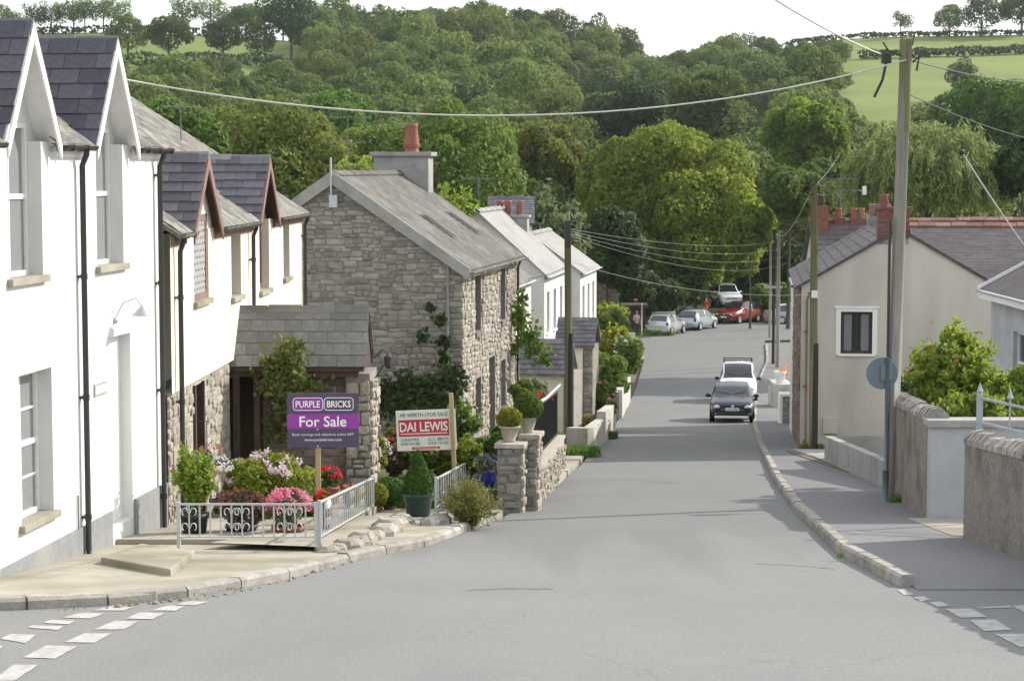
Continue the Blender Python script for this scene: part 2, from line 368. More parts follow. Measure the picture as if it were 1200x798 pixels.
M['asphalt'] = asphalt('asphalt_road', (.187, .190, .187), (.145, .148, .149), (.212, .214, .208))
M['asphalt_path'] = asphalt('asphalt_path', (.19, .19, .193), (.15, .15, .156), (.215, .213, .212), .6)

# ------------------------------------------------------------------ foliage
def leaves(P, N, size, rng, aspect=.6, spread=.8, tint=None, droop=0.0):
    """one rhombic leaf spray at each point P facing roughly along N"""
    n = len(P)
    m = N + spread * rng.normal(size=(n, 3)); m /= np.linalg.norm(m, axis=1)[:, None] + 1e-9
    t = rng.normal(size=(n, 3)); t[:, 2] -= droop * 2
    t -= (t * m).sum(1)[:, None] * m; t /= np.linalg.norm(t, axis=1)[:, None] + 1e-9
    b = np.cross(m, t); s = (size * rng.uniform(.65, 1.3, n))[:, None]
    bend = m * s * .25
    V = np.stack([P + t * s, P + b * s * aspect - bend, P - t * s, P - b * s * aspect - bend], 1).reshape(-1, 3)
    F = np.arange(4 * n).reshape(-1, 4)
    tn = np.repeat(rng.random(n) if tint is None else tint, 4)
    return V, F, tn
def blobs(rng, Rr, nb, br, zmin=-.45):
    d = rng.normal(size=(nb * 4, 3)); d /= np.linalg.norm(d, axis=1)[:, None]; d = d[d[:, 2] > zmin][:nb]
    c = d * np.array(Rr) * rng.uniform(.48, .92, len(d))[:, None]
    r = br * np.mean(Rr) * rng.uniform(.5, 1.35, len(d))
    c = np.vstack([c, [[0, 0, 0]]]); r = np.append(r, .55 * min(Rr))
    return c, r
def crown(name, seed, Rr, nb, br, nleaf, size, mat, zmin=-.45, aspect=.6, spread=.8, droop=0.0, zc=0.0, inner=.12, dome=False):
    rng = np.random.default_rng(seed)
    c, r = blobs(rng, Rr, nb, br, zmin)
    if dome:
        u_ = c[:-1] / np.array(Rr); u_ /= np.linalg.norm(u_, axis=1)[:, None] + 1e-9; c[:-1] = u_ * np.array(Rr) * rng.uniform(.66, .86, len(u_))[:, None]; r[:-1] = br * np.mean(Rr) * rng.uniform(.6, 1.3, len(u_)); r[-1] = .7 * min(Rr)
    wts = r ** 2 / (r ** 2).sum(); k = rng.choice(len(c), nleaf, p=wts)
    d = rng.normal(size=(nleaf, 3)); d /= np.linalg.norm(d, axis=1)[:, None]
    rad = r[k] * np.where(rng.random(nleaf) < inner, rng.uniform(.4, .9, nleaf), rng.uniform(.86, 1.12, nleaf))
    P = c[k] + d * rad[:, None]
    keep = np.ones(nleaf, bool)
    for i in range(len(c)):
        q = np.linalg.norm(P - c[i], axis=1) < r[i] * .78
        keep &= ~(q & (k != i) & (rng.random(nleaf) < .9))
    P, d, k = P[keep], d[keep], k[keep]
    bt = rng.random(len(c))
    tint = np.clip(.5 * bt[k] + .5 * rng.random(len(P)), 0, 1)
    V, F, tn = leaves(P, d, size, rng, aspect, spread, tint, droop)
    V[:, 2] += zc
    return fastmesh(name, V, F, mat, tn)
def clipped(name, seed, rx, rz, n, size, mat, zc, cone=False):
    """a clipped ball or cone: short leaves all over a smooth shell"""
    rng = np.random.default_rng(seed); d = rng.normal(size=(n, 3)); d /= np.linalg.norm(d, axis=1)[:, None]
    if cone:
        t = 1 - np.sqrt(rng.random(n)); a = rng.uniform(0, 6.283, n); r_ = rx * (1 - t) ** .72 * rng.uniform(.9, 1.06, n)
        r_ *= np.clip(t / .08, .55, 1); P = np.stack([r_ * np.cos(a), r_ * np.sin(a), (t * 2 - 1) * rz], 1); d = np.stack([np.cos(a), np.sin(a), np.full(n, .35)], 1)
    else: P = d * np.array([rx, rx, rz]) * (rng.uniform(.9, 1.05, n) + .03 * np.sin(d[:, 0] * 9 + seed) * np.sin(d[:, 2] * 7))[:, None]
    V, Fq, tn = leaves(P, d, size, rng, .7, .75); V[:, 2] += zc
    core = MB().ball((0, 0, 0), 1, 8); CV = np.array(core.v) * np.array([rx, rx, rz]) * (.5 if cone else .82); CV[:, 2] += zc - (rz * .25 if cone else 0)
    return fastmesh(name, V, Fq, mat, tn)
def sprays(name, seed, rx, rz, nst, nleaf, size, mat, z0=0.0, droop=0.0, aspect=.35, depth=.85, spread=.5):
    """stems fanning out of one base, leaves strung along them"""
    rng = np.random.default_rng(seed); a = rng.uniform(0, 6.283, nst); r = np.sqrt(rng.random(nst)) * rx; h = 2 * rz * rng.uniform(.6, 1.05, nst) * (1 - .4 * (r / rx) ** 2)
    k = rng.integers(0, nst, nleaf); t = rng.random(nleaf) ** .6
    x = r[k] * t ** 1.3; z = h[k] * (t - droop * t ** 3)
    P = np.stack([np.cos(a[k]) * x, np.sin(a[k]) * x * depth, z], 1) + rng.normal(size=(nleaf, 3)) * size * .8
    N = np.stack([np.cos(a[k]), np.sin(a[k]), .6 * np.ones(nleaf)], 1); bt = rng.random(nst)
    V, Fq, tn = leaves(P, N, size, rng, aspect, spread + .5, np.clip(.45 * bt[k] + .55 * rng.random(nleaf) * (.5 + .5 * t), 0, 1), -.35 + droop)
    V[:, 2] += z0
    return fastmesh(name, V, Fq, mat, tn)
def strands(name, seed, Rr, nst, per, size, mat, zc):
    """weeping crown: hanging strings of narrow leaves over a dome"""
    rng = np.random.default_rng(seed); d = rng.normal(size=(nst, 3)); d[:, 2] = np.abs(d[:, 2]) * .9 - .25; d /= np.linalg.norm(d, axis=1)[:, None]
    lump = 1 + .12 * np.sin(d[:, 0] * 7 + 1) * np.sin(d[:, 2] * 6 + d[:, 1] * 5)
    top = d * np.array(Rr) * (rng.uniform(.62, 1.0, nst) * lump)[:, None]; ln = rng.uniform(.18, .5, nst) * Rr[2]
    k = np.repeat(np.arange(nst), per); t = rng.random(nst * per)
    P = top[k] + d[k] * np.array([.10, .10, 0]) * (t * Rr[0])[:, None]; P[:, 2] -= t * ln[k]; P += rng.normal(size=P.shape) * size * .5
    bt = rng.random(nst); N = d[k] + np.array([0, 0, .3])
    V, Fq, tn = leaves(P, N, size, rng, .26, .55, np.clip(.6 * bt[k] + .4 * rng.random(nst * per), 0, 1), 1.2)
    V[:, 2] += zc
    return fastmesh(name, V, Fq, mat, tn)
def trunk_mesh(name, seed, h, r, crown_r, mat=None, nl=5, z0=-.6):
    rng = np.random.default_rng(seed); mb = MB()
    mb.path([(0, 0, z0), (.05 * r, 0, h * .25), (.3 * r, .2 * r, h * .6), (.5 * r, -.3 * r, h)], [r * 1.35, r, r * .75, r * .4], 8)
    for i in range(nl):
        a = 2 * math.pi * i / nl + rng.uniform(-.4, .4); z = h * rng.uniform(.5, .95); q = crown_r * rng.uniform(.5, .8)
        mb.path([(0.2 * r, 0, z), (math.cos(a) * q * .5, math.sin(a) * q * .5, z + q * .35), (math.cos(a) * q, math.sin(a) * q, z + q * rng.uniform(.4, .9))], [r * .45, r * .3, r * .1], 6)
    return mb.build(name, mat or M['bark'], smooth=True, data_only=True)

F = {}
F['wood'] = leafmat('leaf_wood', (.048, .088, .022), (.145, .212, .048), .40, .014, .34)
F['wood_olive'] = leafmat('leaf_wood_olive', (.056, .082, .021), (.150, .190, .046), .40, .014, .3)
F['oak'] = leafmat('leaf_oak', (.058, .105, .018), (.215, .28, .036), .5, .01, .06, autumn=(.33, .34, .04))
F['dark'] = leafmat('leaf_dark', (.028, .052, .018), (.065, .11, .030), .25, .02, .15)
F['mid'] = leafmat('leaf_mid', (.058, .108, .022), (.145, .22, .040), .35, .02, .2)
F['lime'] = leafmat('leaf_lime', (.12, .18, .025), (.26, .33, .05), .45, .01, .1)
F['willow'] = leafmat('leaf_willow', (.14, .19, .062), (.27, .33, .11), .42, .01, .1)
F['russet'] = leafmat('leaf_russet', (.062, .088, .020), (.17, .205, .038), .38, .01, .1, autumn=(.21, .18, .03))
F['yellow_green'] = leafmat('leaf_yellow_green', (.12, .15, .02), (.27, .28, .035), .4, .01, .1)
F['box'] = leafmat('leaf_box', (.035, .085, .015), (.10, .18, .03), .3, .02, .1)
F['grey_leaf'] = leafmat('leaf_greygreen', (.10, .14, .06), (.20, .25, .11), .35, .01, .1)
F['bronze'] = leafmat('leaf_bronze', (.08, .05, .04), (.20, .13, .11), .3, .02, .1)
F['heather'] = leafmat('leaf_heather', (.10, .12, .03), (.22, .23, .07), .3, .02, .1)
def petal(name, a, b): return leafmat('petal_' + name, a, b, .3, .01, .05)
F['pink'] = petal('pink', (.55, .12, .22), (.75, .30, .40))
F['red'] = petal('red', (.45, .01, .015), (.65, .03, .03))
F['lilac'] = petal('lilac', (.58, .42, .55), (.76, .64, .73))
F['orange'] = petal('orange', (.50, .16, .06), (.70, .32, .14))
F['blue'] = petal('blue', (.08, .06, .30), (.18, .14, .45))
F['whitep'] = petal('white', (.55, .56, .60), (.75, .76, .80))
F['rust'] = petal('rust', (.28, .10, .06), (.42, .20, .14))
# ------------------------------------------------------------------ terrain
CREST_P = [-400, 0, 150, 250, 400, 560, 640, 700, 765, 800, 860, 930, 1000, 1060, 1200, 1600]
CREST_Y = [42, 42, 40, 44, 54, 52, 62, 84, 112, 100, 82, 53, 47, 45, 43, 43]
HILL_C = 600.0
def tz(X, Y):
    if Y <= 172: return gz(Y) - .16
    p = 600 + FPX * X / Y
    zc = (200 - float(np.interp(p, CREST_P, CREST_Y))) / FPX * HILL_C
    t = (Y - 225) / (HILL_C - 225)
    if t <= 0: return gz(min(Y, 235)) - .16
    if t < 1: return -12.1 + (zc + 12.1) * t ** 1.12
    return zc - (Y - HILL_C) * .035
def wooded(p, q, rnd=.5):
    """is the hillside seen at pixel p,q wood (True) or pasture (False)?"""
    if p < 350 and 36 < q < 100: return False
    if 225 < p < 320 and 70 < q < 92: return False
    if p > 985 and q < 128: return False
    if 985 < p < 1115 and q < 172: return False
    if p > 900 and q < 66: return False
    if 1040 < p < 1120 and q < 150: return False
    if 858 < p < 912 and 160 < q < 215: return False
    return True
ys = np.concatenate([np.arange(-40, 230, 5.0), np.arange(230, 660, 10.0), [700, 800, 1000, 1400, 2500, 5000]])
us = np.linspace(-1, 1, 121); us = np.sign(us) * np.abs(us) ** 1.7 * 1.3
V = []; Fc = []; mi = []
for y in ys:
    for u in us:
        X = u * (abs(y) + 45); V.append((X, y, tz(X, y)))
nu = len(us)
for i in range(len(ys) - 1):
    for j in range(nu - 1):
        Fc.append((i * nu + j, i * nu + j + 1, (i + 1) * nu + j + 1, (i + 1) * nu + j))
        c = [sum(V[k][a] for k in Fc[-1]) / 4 for a in range(3)]
        if c[1] < 60: mi.append(2)
        elif c[1] < 215: mi.append(2 if c[1] < 130 else 0)
        else:
            p, q = pix(c); mi.append(1 if (c[1] < HILL_C and wooded(p, q) and wooded(p + 40, q) and wooded(p - 30, q)) else 0)
M['wood_floor'] = surf('wood_floor', (.035, .05, .018), (.06, .08, .028), .3, 1, 0, 1, world=True)
me = bpy.data.meshes.new('terrain'); me.from_pydata(V, [], Fc)
for k in ('pasture', 'wood_floor', 'garden_soil'): me.materials.append(M[k])
me.polygons.foreach_set('material_index', mi); me.polygons.foreach_set('use_smooth', [True] * len(Fc))
tag(link('terrain', me), 'green pasture hills and valley floor under the village', kind='structure')

# ------------------------------------------------------------------ road, pavements, kerbs, markings
KL = [(-40, 17.2), (-8, 19.4)] + [tuple(G(*q)[:2]) for q in ((0, 715), (100, 711), (200, 703), (330, 680), (420, 655), (500, 640), (590, 605), (640, 580), (680, 545), (725, 490), (745, 455), (755, 420), (748, 396))] + [(9.8, 145), (13, 153), (18, 156.5), (60, 160)]
KR = [(40, 22.0), (4.85, 22.25)] + [tuple(G(*q)[:2]) for q in ((1055, 687), (985, 650), (930, 597), (908, 565), (890, 525), (882, 500), (884, 454), (898, 424), (896, 396))] + [(19.0, 139.5), (24, 141.5), (60, 143)]
def xl(Y): return float(np.interp(Y, [k[1] for k in KL], [k[0] for k in KL])) if Y > KL[0][1] else -60.0
def xr(Y): return float(np.interp(Y, [k[1] for k in KR], [k[0] for k in KR])) if Y > KR[0][1] else 60.0
def sheet(name, fl, fr, y0, y1, dz, mat, n=10, step=.5, kind='structure', label=None):
    V = []; Fc = []; Y = y0; rows = 0
    while True:
        a, b = fl(Y), fr(Y); z = gz(Y) + (dz(Y) if callable(dz) else dz)
        for j in range(n + 1): V.append((a + (b - a) * j / n, Y, z))
        rows += 1
        if Y >= y1: break
        Y = min(y1, Y + step)
    for i in range(rows - 1):
        for j in range(n): Fc.append((i * (n + 1) + j, i * (n + 1) + j + 1, (i + 2 - 1) * (n + 1) + j + 1, (i + 1) * (n + 1) + j))
    m = n + 1; edge = [i * m for i in range(rows)] + [(rows - 1) * m + j for j in range(1, m)] + [i * m + n for i in range(rows - 2, -1, -1)] + list(range(n - 1, 0, -1))
    k0 = len(V); ne = len(edge); V += [V[i] for i in edge] + [(V[i][0], V[i][1], V[i][2] - (.45 if name != 'road' else .1)) for i in edge]
    sk = [(k0 + i, k0 + (i + 1) % ne, k0 + ne + (i + 1) % ne, k0 + ne + i) for i in range(ne)]
    me = bpy.data.meshes.new(name); me.from_pydata(V, [], Fc + sk); me.materials.append(mat)
    me.polygons.foreach_set('use_smooth', [True] * len(Fc) + [False] * len(sk))
    return tag(link(name, me), label, kind=kind)
road = sheet('road', xl, xr, -30, 159.5, 0, M['asphalt'], 12, .5)
ldz = lambda Y: float(np.interp(Y, [17, 30, 34, 40], [.10, .10, .06, .03]))
pave_l = sheet('left_pavement', lambda Y: -14.0, lambda Y: xl(Y) - .12, 19.0, 52, ldz, M['concrete'], 4, .4)
pave_r = sheet('right_pavement', lambda Y: min(xr(Y), xr(22.5) if Y < 22.5 else 99) + .13, lambda Y: max(14.0, xr(Y) + 2) if Y > 22.5 else 14.0, 22.02, 135, lambda Y: float(np.interp(Y, [22.0, 24.0], [.010, .11])), M['asphalt_path'], 4, .5)
sheet('verge', lambda Y: xl(Y) - 6, lambda Y: xl(Y) - .05, 122, 152, .05, M['pasture'], 3, 1.0)

def kerb_run(pts, y0, y1, length, wd, side, top, label):
    root = thing('kerb', (0, 0, 0), 0, None, None); tag(root, label, kind='structure')
    P = [Vector((x, y, 0)) for x, y in pts]; segs = []; rng = random.Random(3)
    Y = y0
    f = lambda y: float(np.interp(y, [p.y for p in P], [p.x for p in P]))
    while Y < y1:
        x = f(Y); d = Vector((f(Y + .1) - x, .1, 0)).normalized()
        ln = length * rng.uniform(.9, 1.1); Y2 = Y + ln * d.y
        if Y2 - Y < .12: Y2 = Y + .12
        a = Vector((f(Y), Y, gz(Y))); b = Vector((f(Y2), Y2, gz(Y2)))
        s = (b - a).normalized(); a += s * .012; b -= s * .012
        n = Vector((s.y, -s.x, 0)).normalized() * side
        tp = top + rng.uniform(-.012, .012); bt = rng.uniform(.015, .035)
        mb = MB()
        ring = [(0, -.2), (0, tp - .035), (.03, tp), (wd, tp), (wd, -.2)]
        mb.prism([a + n * q + Vector((0, 0, h)) for q, h in ring], b - a)
        mb.build('kerb_stone', M['kerb'], root)
        Y = Y2
    return root
kerb_run(KR[2:], KR[2][1], 82, .95, .15, 1, .135, 'pale concrete kerb edging the right-hand footway')
kerb_run(KR[1:], 82, 134, 2.4, .15, 1, .12, 'far part of the kerb past the parked van')
kerb_run(KL[1:], 19.45, 31, 1.1, .17, -1, .11, 'worn concrete kerb round the corner by the white house')

rng0 = random.Random(21)
def crack(pts, w):
    """a tarred crack or worn joint across the carriageway"""
    P = [G(*p) for p in pts]; mb = MB(); A = []; B = []
    for a, b in zip(P[:-1], P[1:]):
        for k in range(10):
            c = a.lerp(b, k / 10); c = Vector((c.x + rng0.uniform(-.02, .02), c.y + rng0.uniform(-.05, .05), 0)); h = w * rng0.uniform(.3, 1); z = gz(c.y) + .005
            A.append((c.x, c.y - h, z)); B.append((c.x, c.y + h, gz(c.y + h) + .005))
    n_ = len(A); mb.add(A + B, [(i, i + 1, n_ + i + 1, n_ + i) for i in range(n_ - 1)]); return mb.build('crack', M['crack'], road)
M['crack'] = surf('crack', (.10, .10, .10), (.15, .15, .148), 9, .9, 0, 1)
crack([(886, 660), (930, 662), (985, 667)], .02); crack([(548, 691), (600, 689), (652, 690)], .03); crack([(690, 563), (740, 561), (800, 566)], .03); crack([(1075, 684), (1130, 680), (1200, 672)], .02)
def marking(pts, sc, ox, oy):
    mb = MB(); P = []
    for x, y in pts:
        g = G(ox + x / sc, oy + y / sc); P.append((g.x, g.y, gz(g.y) + .007))
    Q = []; n_ = len(P)
    for i in range(n_):
        a, b = Vector(P[i]), Vector(P[(i + 1) % n_])
        for k in range(6):
            c = a.lerp(b, k / 6) + Vector((rng0.uniform(-.006, .006), rng0.uniform(-.009, .009), 0)); c.z = gz(c.y) + .006; Q.append(c)
    mb.poly(Q); return mb.build('road_marking', M['marking'], road)
for q in ([(0, 600), (50, 577), (170, 580), (120, 620)], [(130, 547), (152, 536), (300, 541), (270, 558)], [(200, 525), (235, 511), (350, 515), (320, 532)],
          [(290, 500), (385, 476), (490, 482), (420, 505)], [(430, 467), (520, 447), (625, 450), (580, 468)],
          [(-40, 800), (60, 720), (180, 722), (70, 795)], [(110, 687), (215, 631), (360, 635), (260, 692)], [(300, 616), (400, 572), (520, 575), (440, 618)],
          [(440, 556), (530, 516), (650, 518), (580, 556)], [(585, 506), (655, 476), (775, 479), (710, 508)], [(705, 467), (790, 443), (870, 447), (820, 468)], [(820, 441), (880, 423), (980, 426), (910, 443)],
          [(-60, 655), (-20, 630), (15, 634), (-20, 662)]):
    marking(q, 3.99, 0, 598)
for q in ([(490, 490), (515, 488), (550, 507), (515, 508)], [(545, 515), (580, 512), (605, 525), (570, 528)], [(597, 532), (640, 530), (668, 545), (625, 548)],
          [(655, 556), (740, 553), (795, 582), (705, 585)], [(735, 593), (820, 590), (880, 626), (785, 630)], [(820, 640), (930, 638), (1010, 682), (905, 684)],
          [(765, 549), (872, 544), (880, 550), (775, 554)], [(880, 545), (950, 540), (1000, 566), (925, 570)]):
    marking(q, 2.872, 880, 520)

# ------------------------------------------------------------------ hillside trees
WV = []
for i in range(7):
    k = ('wood', 'wood', 'wood_olive')[i % 3]
    WV.append((crown('crown', 100 + i, (6.4, 6.4, 5.2 + .8 * (i % 3)), 46 + 8 * (i % 3), .21, 5200, .36, F[k], zmin=-.4, zc=7.0, spread=.42, dome=True), trunk_mesh('trunk', 60 + i, 7, .34, 4)))
DV = (crown('crown', 180, (5.5, 5.5, 6.5), 28, .34, 5200, .36, F['dark'], zc=8), trunk_mesh('trunk', 80, 7, .34, 4))
THIN = (crown('crown', 190, (5.4, 5.4, 4.6), 18, .30, 2000, .32, F['wood'], zmin=-.5, zc=8.2, inner=.3), trunk_mesh('trunk', 81, 10.5, .26, 4.2, nl=8))
def far_tree(X, Y, s, var, rz, label, group, name='woodland_tree', sz=None):
    z = tz(X, Y)
    o = thing(name, (X, Y, z - .3), rz, label, 'tree', group)
    o.scale = (s, s, sz or s)
    link('crown', var[0], o); link('trunk', var[1], o)
    return o
rng = random.Random(11)
cand = []
grid = {}
tries = 0
while tries < 22000:
    tries += 1
    Y = 232 + (HILL_C + 12 - 232) * math.sqrt(rng.random()) if rng.random() < .8 else rng.uniform(232, HILL_C + 12)
    u = rng.uniform(-.275, .275); X = u * Y
    p, q = pix((X, Y, tz(X, Y)))
    if not wooded(p, q): continue
    if Y > HILL_C and (p > 890 or p < 345): continue
    dmin = 8.6 + 2.6 * (Y - 232) / 400
    key = (int(X // 12), int(Y // 12)); ok = True
    for a in (-1, 0, 1):
        for b in (-1, 0, 1):
            for (x2, y2) in grid.get((key[0] + a, key[1] + b), ()):
                if (x2 - X) ** 2 + (y2 - Y) ** 2 < dmin ** 2: ok = False
    if ok:
        grid.setdefault(key, []).append((X, Y)); cand.append((X, Y, p, q))
cand.sort(key=lambda c: c[1])
print('hillside trees', len(cand))
NIND = 285
mass = []
for i, (X, Y, p, q) in enumerate(cand):
    s = rng.uniform(.66, 1.12) * (1.0 if q > 60 else .9); v = rng.randrange(8); rz = rng.uniform(0, 6.28)
    if p < 370 and 74 < q < 140 or p > 960 and q < 200 or p > 870 and q < 112: s *= .5
    if v == 7 and rng.random() < .5: v = rng.randrange(7)
    if i % max(1, len(cand) // NIND + (1 if len(cand) % NIND else 0)) == 0 and len(cand) > NIND or len(cand) <= NIND:
        hs_ = 'left-hand' if p < 760 else 'right-hand'; zn = 'close under the skyline of' if Y > 500 else 'halfway up' if Y > 350 else 'at the foot of'
        lab = ('tall dark tree' if v == 7 else 'round-crowned olive tree' if v % 3 == 2 else 'round-crowned green tree') + f' in the wood {zn} the {hs_} hill'; gr = f'trees in the wood on the {hs_} hill'
        far_tree(X, Y, s, DV if v == 7 else WV[v], rz, lab, gr, sz=s * rng.uniform(.85, 1.2))
    else: mass.append((X, Y, s, v % 7, rz))
LV = [crown('tmp', 300 + i, (6.2, 6.2, 5.2 + (i % 3)), 44, .22, 1900, .54, F['wood'], zmin=-.4, zc=7.0, spread=.42, dome=True) for i in range(3)]
LA = []
for m_ in LV:
    a = np.empty(len(m_.vertices) * 3, np.float32); m_.vertices.foreach_get('co', a)
    t_ = np.empty(len(m_.vertices), np.float32); m_.attributes['tint'].data.foreach_get('value', t_); LA.append((a.reshape(-1, 3), t_))
    bpy.data.meshes.remove(m_)
if mass:
    Vs = []; Ts = []; r2 = np.random.default_rng(5)
    for X, Y, s, v, rz in mass:
        a, t_ = LA[v % 3]; c, sn = math.cos(rz), math.sin(rz)
        Q = np.stack([a[:, 0] * c - a[:, 1] * sn, a[:, 0] * sn + a[:, 1] * c, a[:, 2] * r2.uniform(.85, 1.2)], 1) * s + np.array([X, Y, tz(X, Y) - .3])
        Vs.append(Q); Ts.append(np.clip(t_ * .7 + r2.uniform(-.15, .4), 0, 1))
    Vm = np.vstack(Vs); me = fastmesh('distant_wood', Vm, np.arange(len(Vm)).reshape(-1, 4), F['wood'], np.concatenate(Ts))
    tag(link('distant_wood', me), 'wood of packed green crowns covering both hillsides', 'wood', kind='stuff')

def on_hill(px, py):
    """hill point seen at a pixel (terrain behind the village)"""
    r = ray(px, py); Y = 230.0
    while Y < HILL_C and r.z / r.y * Y > tz(r.x / r.y * Y, Y): Y += 2
    return r.x / r.y * Y, Y
# trees that stand apart on the pastures: pixel of the foot, crown width in pixels
for i, (px, py, wp, var, lab) in enumerate([
        (150, 68, 48, WV[1], 'broad green tree standing in the left hill pasture, beside the dormer ridge'),
        (198, 73, 54, WV[0], 'large oak in the bright pasture, second along from the white dormers'),
        (262, 72, 50, WV[3], 'round oak in the middle of the left hill pasture'),
        (302, 71, 42, WV[2], 'oak with a gap of bright pasture on its left side'),
        (342, 74, 76, DV, 'big dark domed oak at the right end of the left hill pasture'),
        (878, 58, 34, THIN, 'lone thin tree breaking the skyline on the right-hand hill'),
        (1048, 44, 30, THIN, 'small airy tree on the skyline behind the pole top'),
        (1105, 44, 36, WV[4], 'low round tree on the skyline right of the pole'),
        (1142, 44, 44, WV[5], 'wide low tree on the skyline between two round trees'),
        (1188, 42, 52, WV[6], 'tallest tree on the right-hand skyline at the picture edge'),
        (1128, 118, 40, DV, 'dark bushy tree alone in the lower right pasture')]):
    X, Y = on_hill(px, py) if py > 46 else (HILL_C * (px - 600) / FPX, HILL_C - 4)
    s = wp / FPX * Y / 12.0
    far_tree(X, Y, s, var, i * 1.1, lab, None, 'pasture_tree')
for i in range(20):
    px = -10 + i * 21 + rng.uniform(-7, 7)
    if 150 < px < 180: continue
    X = HILL_C * (px - 600) / FPX
    far_tree(X, HILL_C + rng.uniform(2, 16), rng.uniform(.6, 1.0), THIN if px < 150 or rng.random() < .5 else WV[i % 7], i * .7,
             'small tree in the skyline row along the top of the left hill', 'skyline trees on the left hill', 'skyline_tree')
def hedge(name, pts, h, wd, mat, label, size=.45, dens=9, cat='hedge', zf=tz):
    rr = np.random.default_rng(len(pts) * 7 + 1); P = []; N = []
    for (x0, y0), (x1, y1) in zip(pts[:-1], pts[1:]):
        L_ = math.hypot(x1 - x0, y1 - y0); n = int(L_ * dens * h)
        t = rr.random(n); a = rr.uniform(-.25 * math.pi, 1.25 * math.pi, n); k = rr.uniform(.85, 1.12, n)
        X = x0 + (x1 - x0) * t; Y = y0 + (y1 - y0) * t
        dx, dy = -(y1 - y0) / L_, (x1 - x0) / L_
        o = np.cos(a) * wd / 2 * k; hh = h * .5 + np.sin(a) * h * .5 * k * (1 + .25 * np.sin(t * L_ * .5))
        zz = np.array([zf(x, y) for x, y in zip(X, Y)])
        P.append(np.stack([X + dx * o, Y + dy * o, zz + hh], 1)); N.append(np.stack([dx * np.cos(a), dy * np.cos(a), np.sin(a)], 1))
    P = np.vstack(P); N = np.vstack(N); c = P.mean(0)
    V, Fq, tn = leaves(P - c, N, size, rr)
    return tag(link(name, fastmesh(name, V, Fq, mat, tn), None, c), label, cat)
hp = [on_hill(px, py) for px, py in ((1006, 70), (1060, 68), (1130, 66), (1230, 63))]
hedge('field_hedge', hp, 2.2, 3, F['dark'], 'dark hedge dividing the two pastures on the right-hand hill', .6, 10)
hedge('skyline_hedge', [(HILL_C * (p - 600) / FPX, HILL_C - 1) for p in (905, 1000, 1100, 1240)], 1.4, 2.5, F['dark'], 'low dark hedge along the skyline of the right-hand hill', .6, 10)
hedge('pasture_hedge', [on_hill(px, 79) for px in (40, 150, 230)] + [on_hill(330, 79)], 3.2, 4, F['dark'], 'dark hedge under the bright left hill pasture', .6, 7)
hedge('upper_field_hedge', [(HILL_C * (p - 600) / FPX, HILL_C - 3) for p in (-40, 120, 240)], 2.0, 3, F['dark'], 'hedge under the skyline trees at the top left', .6, 8)

# ------------------------------------------------------------------ trees of the valley, each placed by crown size and distance
def tree(name, label, px, ytop, wpx, hpx, Y, mat, nleaf, size, seed, nb=30, br=.33, aspect=.6, droop=0, spread=.8, zmin=-.5, group=None, inner=.12, cat='tree', dome=False):
    c = at(px, ytop + hpx / 2, Y); rx = wpx / 2 / FPX * Y; rz_ = hpx / 2 / FPX * Y; zg = tz(c.x, Y)
    o = thing(name, (c.x, Y, zg), seed * .37, label, cat, group)
    zc = c.z - zg
    if mat == 'willow': link('crown', strands('crown', seed, (rx, rx * .8, rz_), nleaf // 26, 26, size, F[mat], zc), o)
    elif inner > .2: link('crown', sprays('crown', seed, rx, rz_, 60, nleaf, size, F[mat], zc - rz_, .1, .45), o)
    else: link('crown', crown('crown', seed, (rx * .98, rx * .9, rz_ * .96), nb, br, nleaf, size, F[mat], zmin, aspect, spread, droop, zc, inner, dome), o)
    link('trunk', trunk_mesh('trunk', seed, max(1.0, zc), max(.08, rx * .055), rx * .7), o)
    return o
tree('oak_tree', 'huge round-headed tree with yellow-green top behind the parked cars', 785, 130, 272, 250, 168, 'oak', 80000, .2, 21, 170, .14, aspect=.7, spread=.75, dome=True, zmin=-.75)
tree('tree', 'dark green tree rising behind the mossy roof of the cream house', 205, 104, 130, 170, 118, 'mid', 14000, .21, 22, 34)
tree('tree', 'low brownish green tree behind the two pink dormers', 320, 126, 200, 130, 135, 'russet', 20000, .21, 23, 44)
tree('tree', 'mid green tree behind the chimney of the stone house', 525, 118, 165, 160, 138, 'mid', 20000, .2, 24, 44)
tree('tree', 'yellowish tree between the stone house chimney and the big round tree', 640, 142, 92, 90, 172, 'russet', 9000, .23, 25, 24)
tree('tree', 'green tree poking up left of the television aerial', 400, 104, 100, 120, 205, 'mid', 8000, .3, 26, 24)
tree('birch_tree', 'loose pale green tree beside the black-topped pole', 648, 205, 92, 130, 112, 'grey_leaf', 5200, .2, 27, 30, .2, inner=.3, spread=1.2)
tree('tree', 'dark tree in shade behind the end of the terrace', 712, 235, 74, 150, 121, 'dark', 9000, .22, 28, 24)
tree('oak_tree', 'dark oak with olive crown in front of the right-hand pasture', 944, 112, 122, 105, 215, 'oak', 16000, .26, 29, 60, .2, dome=True)
tree('willow_tree', 'wide pale willow behind the brick chimney', 1085, 140, 225, 135, 112, 'willow', 40000, .2, 30, 46, .26, aspect=.28, droop=.8)
tree('tree', 'dark tree at the right picture edge above the slate roof', 1198, 140, 60, 130, 108, 'dark', 4500, .25, 31, 20)
tree('tree', 'dark olive tree at the foot of the right-hand pasture', 1165, 92, 130, 100, 235, 'mid', 14000, .3, 32, 30)
tree('tree', 'tall dark tree between the big round tree and the oak', 828, 78, 110, 120, 285, 'wood', 12000, .36, 33, 30)
tree('tree', 'dark tree in the valley gap below the skyline', 735, 95, 95, 90, 300, 'dark', 9000, .36, 34, 24)
tree('tree', 'bushy green tree left of the brown pole', 925, 195, 80, 85, 150, 'mid', 8000, .21, 35, 24)
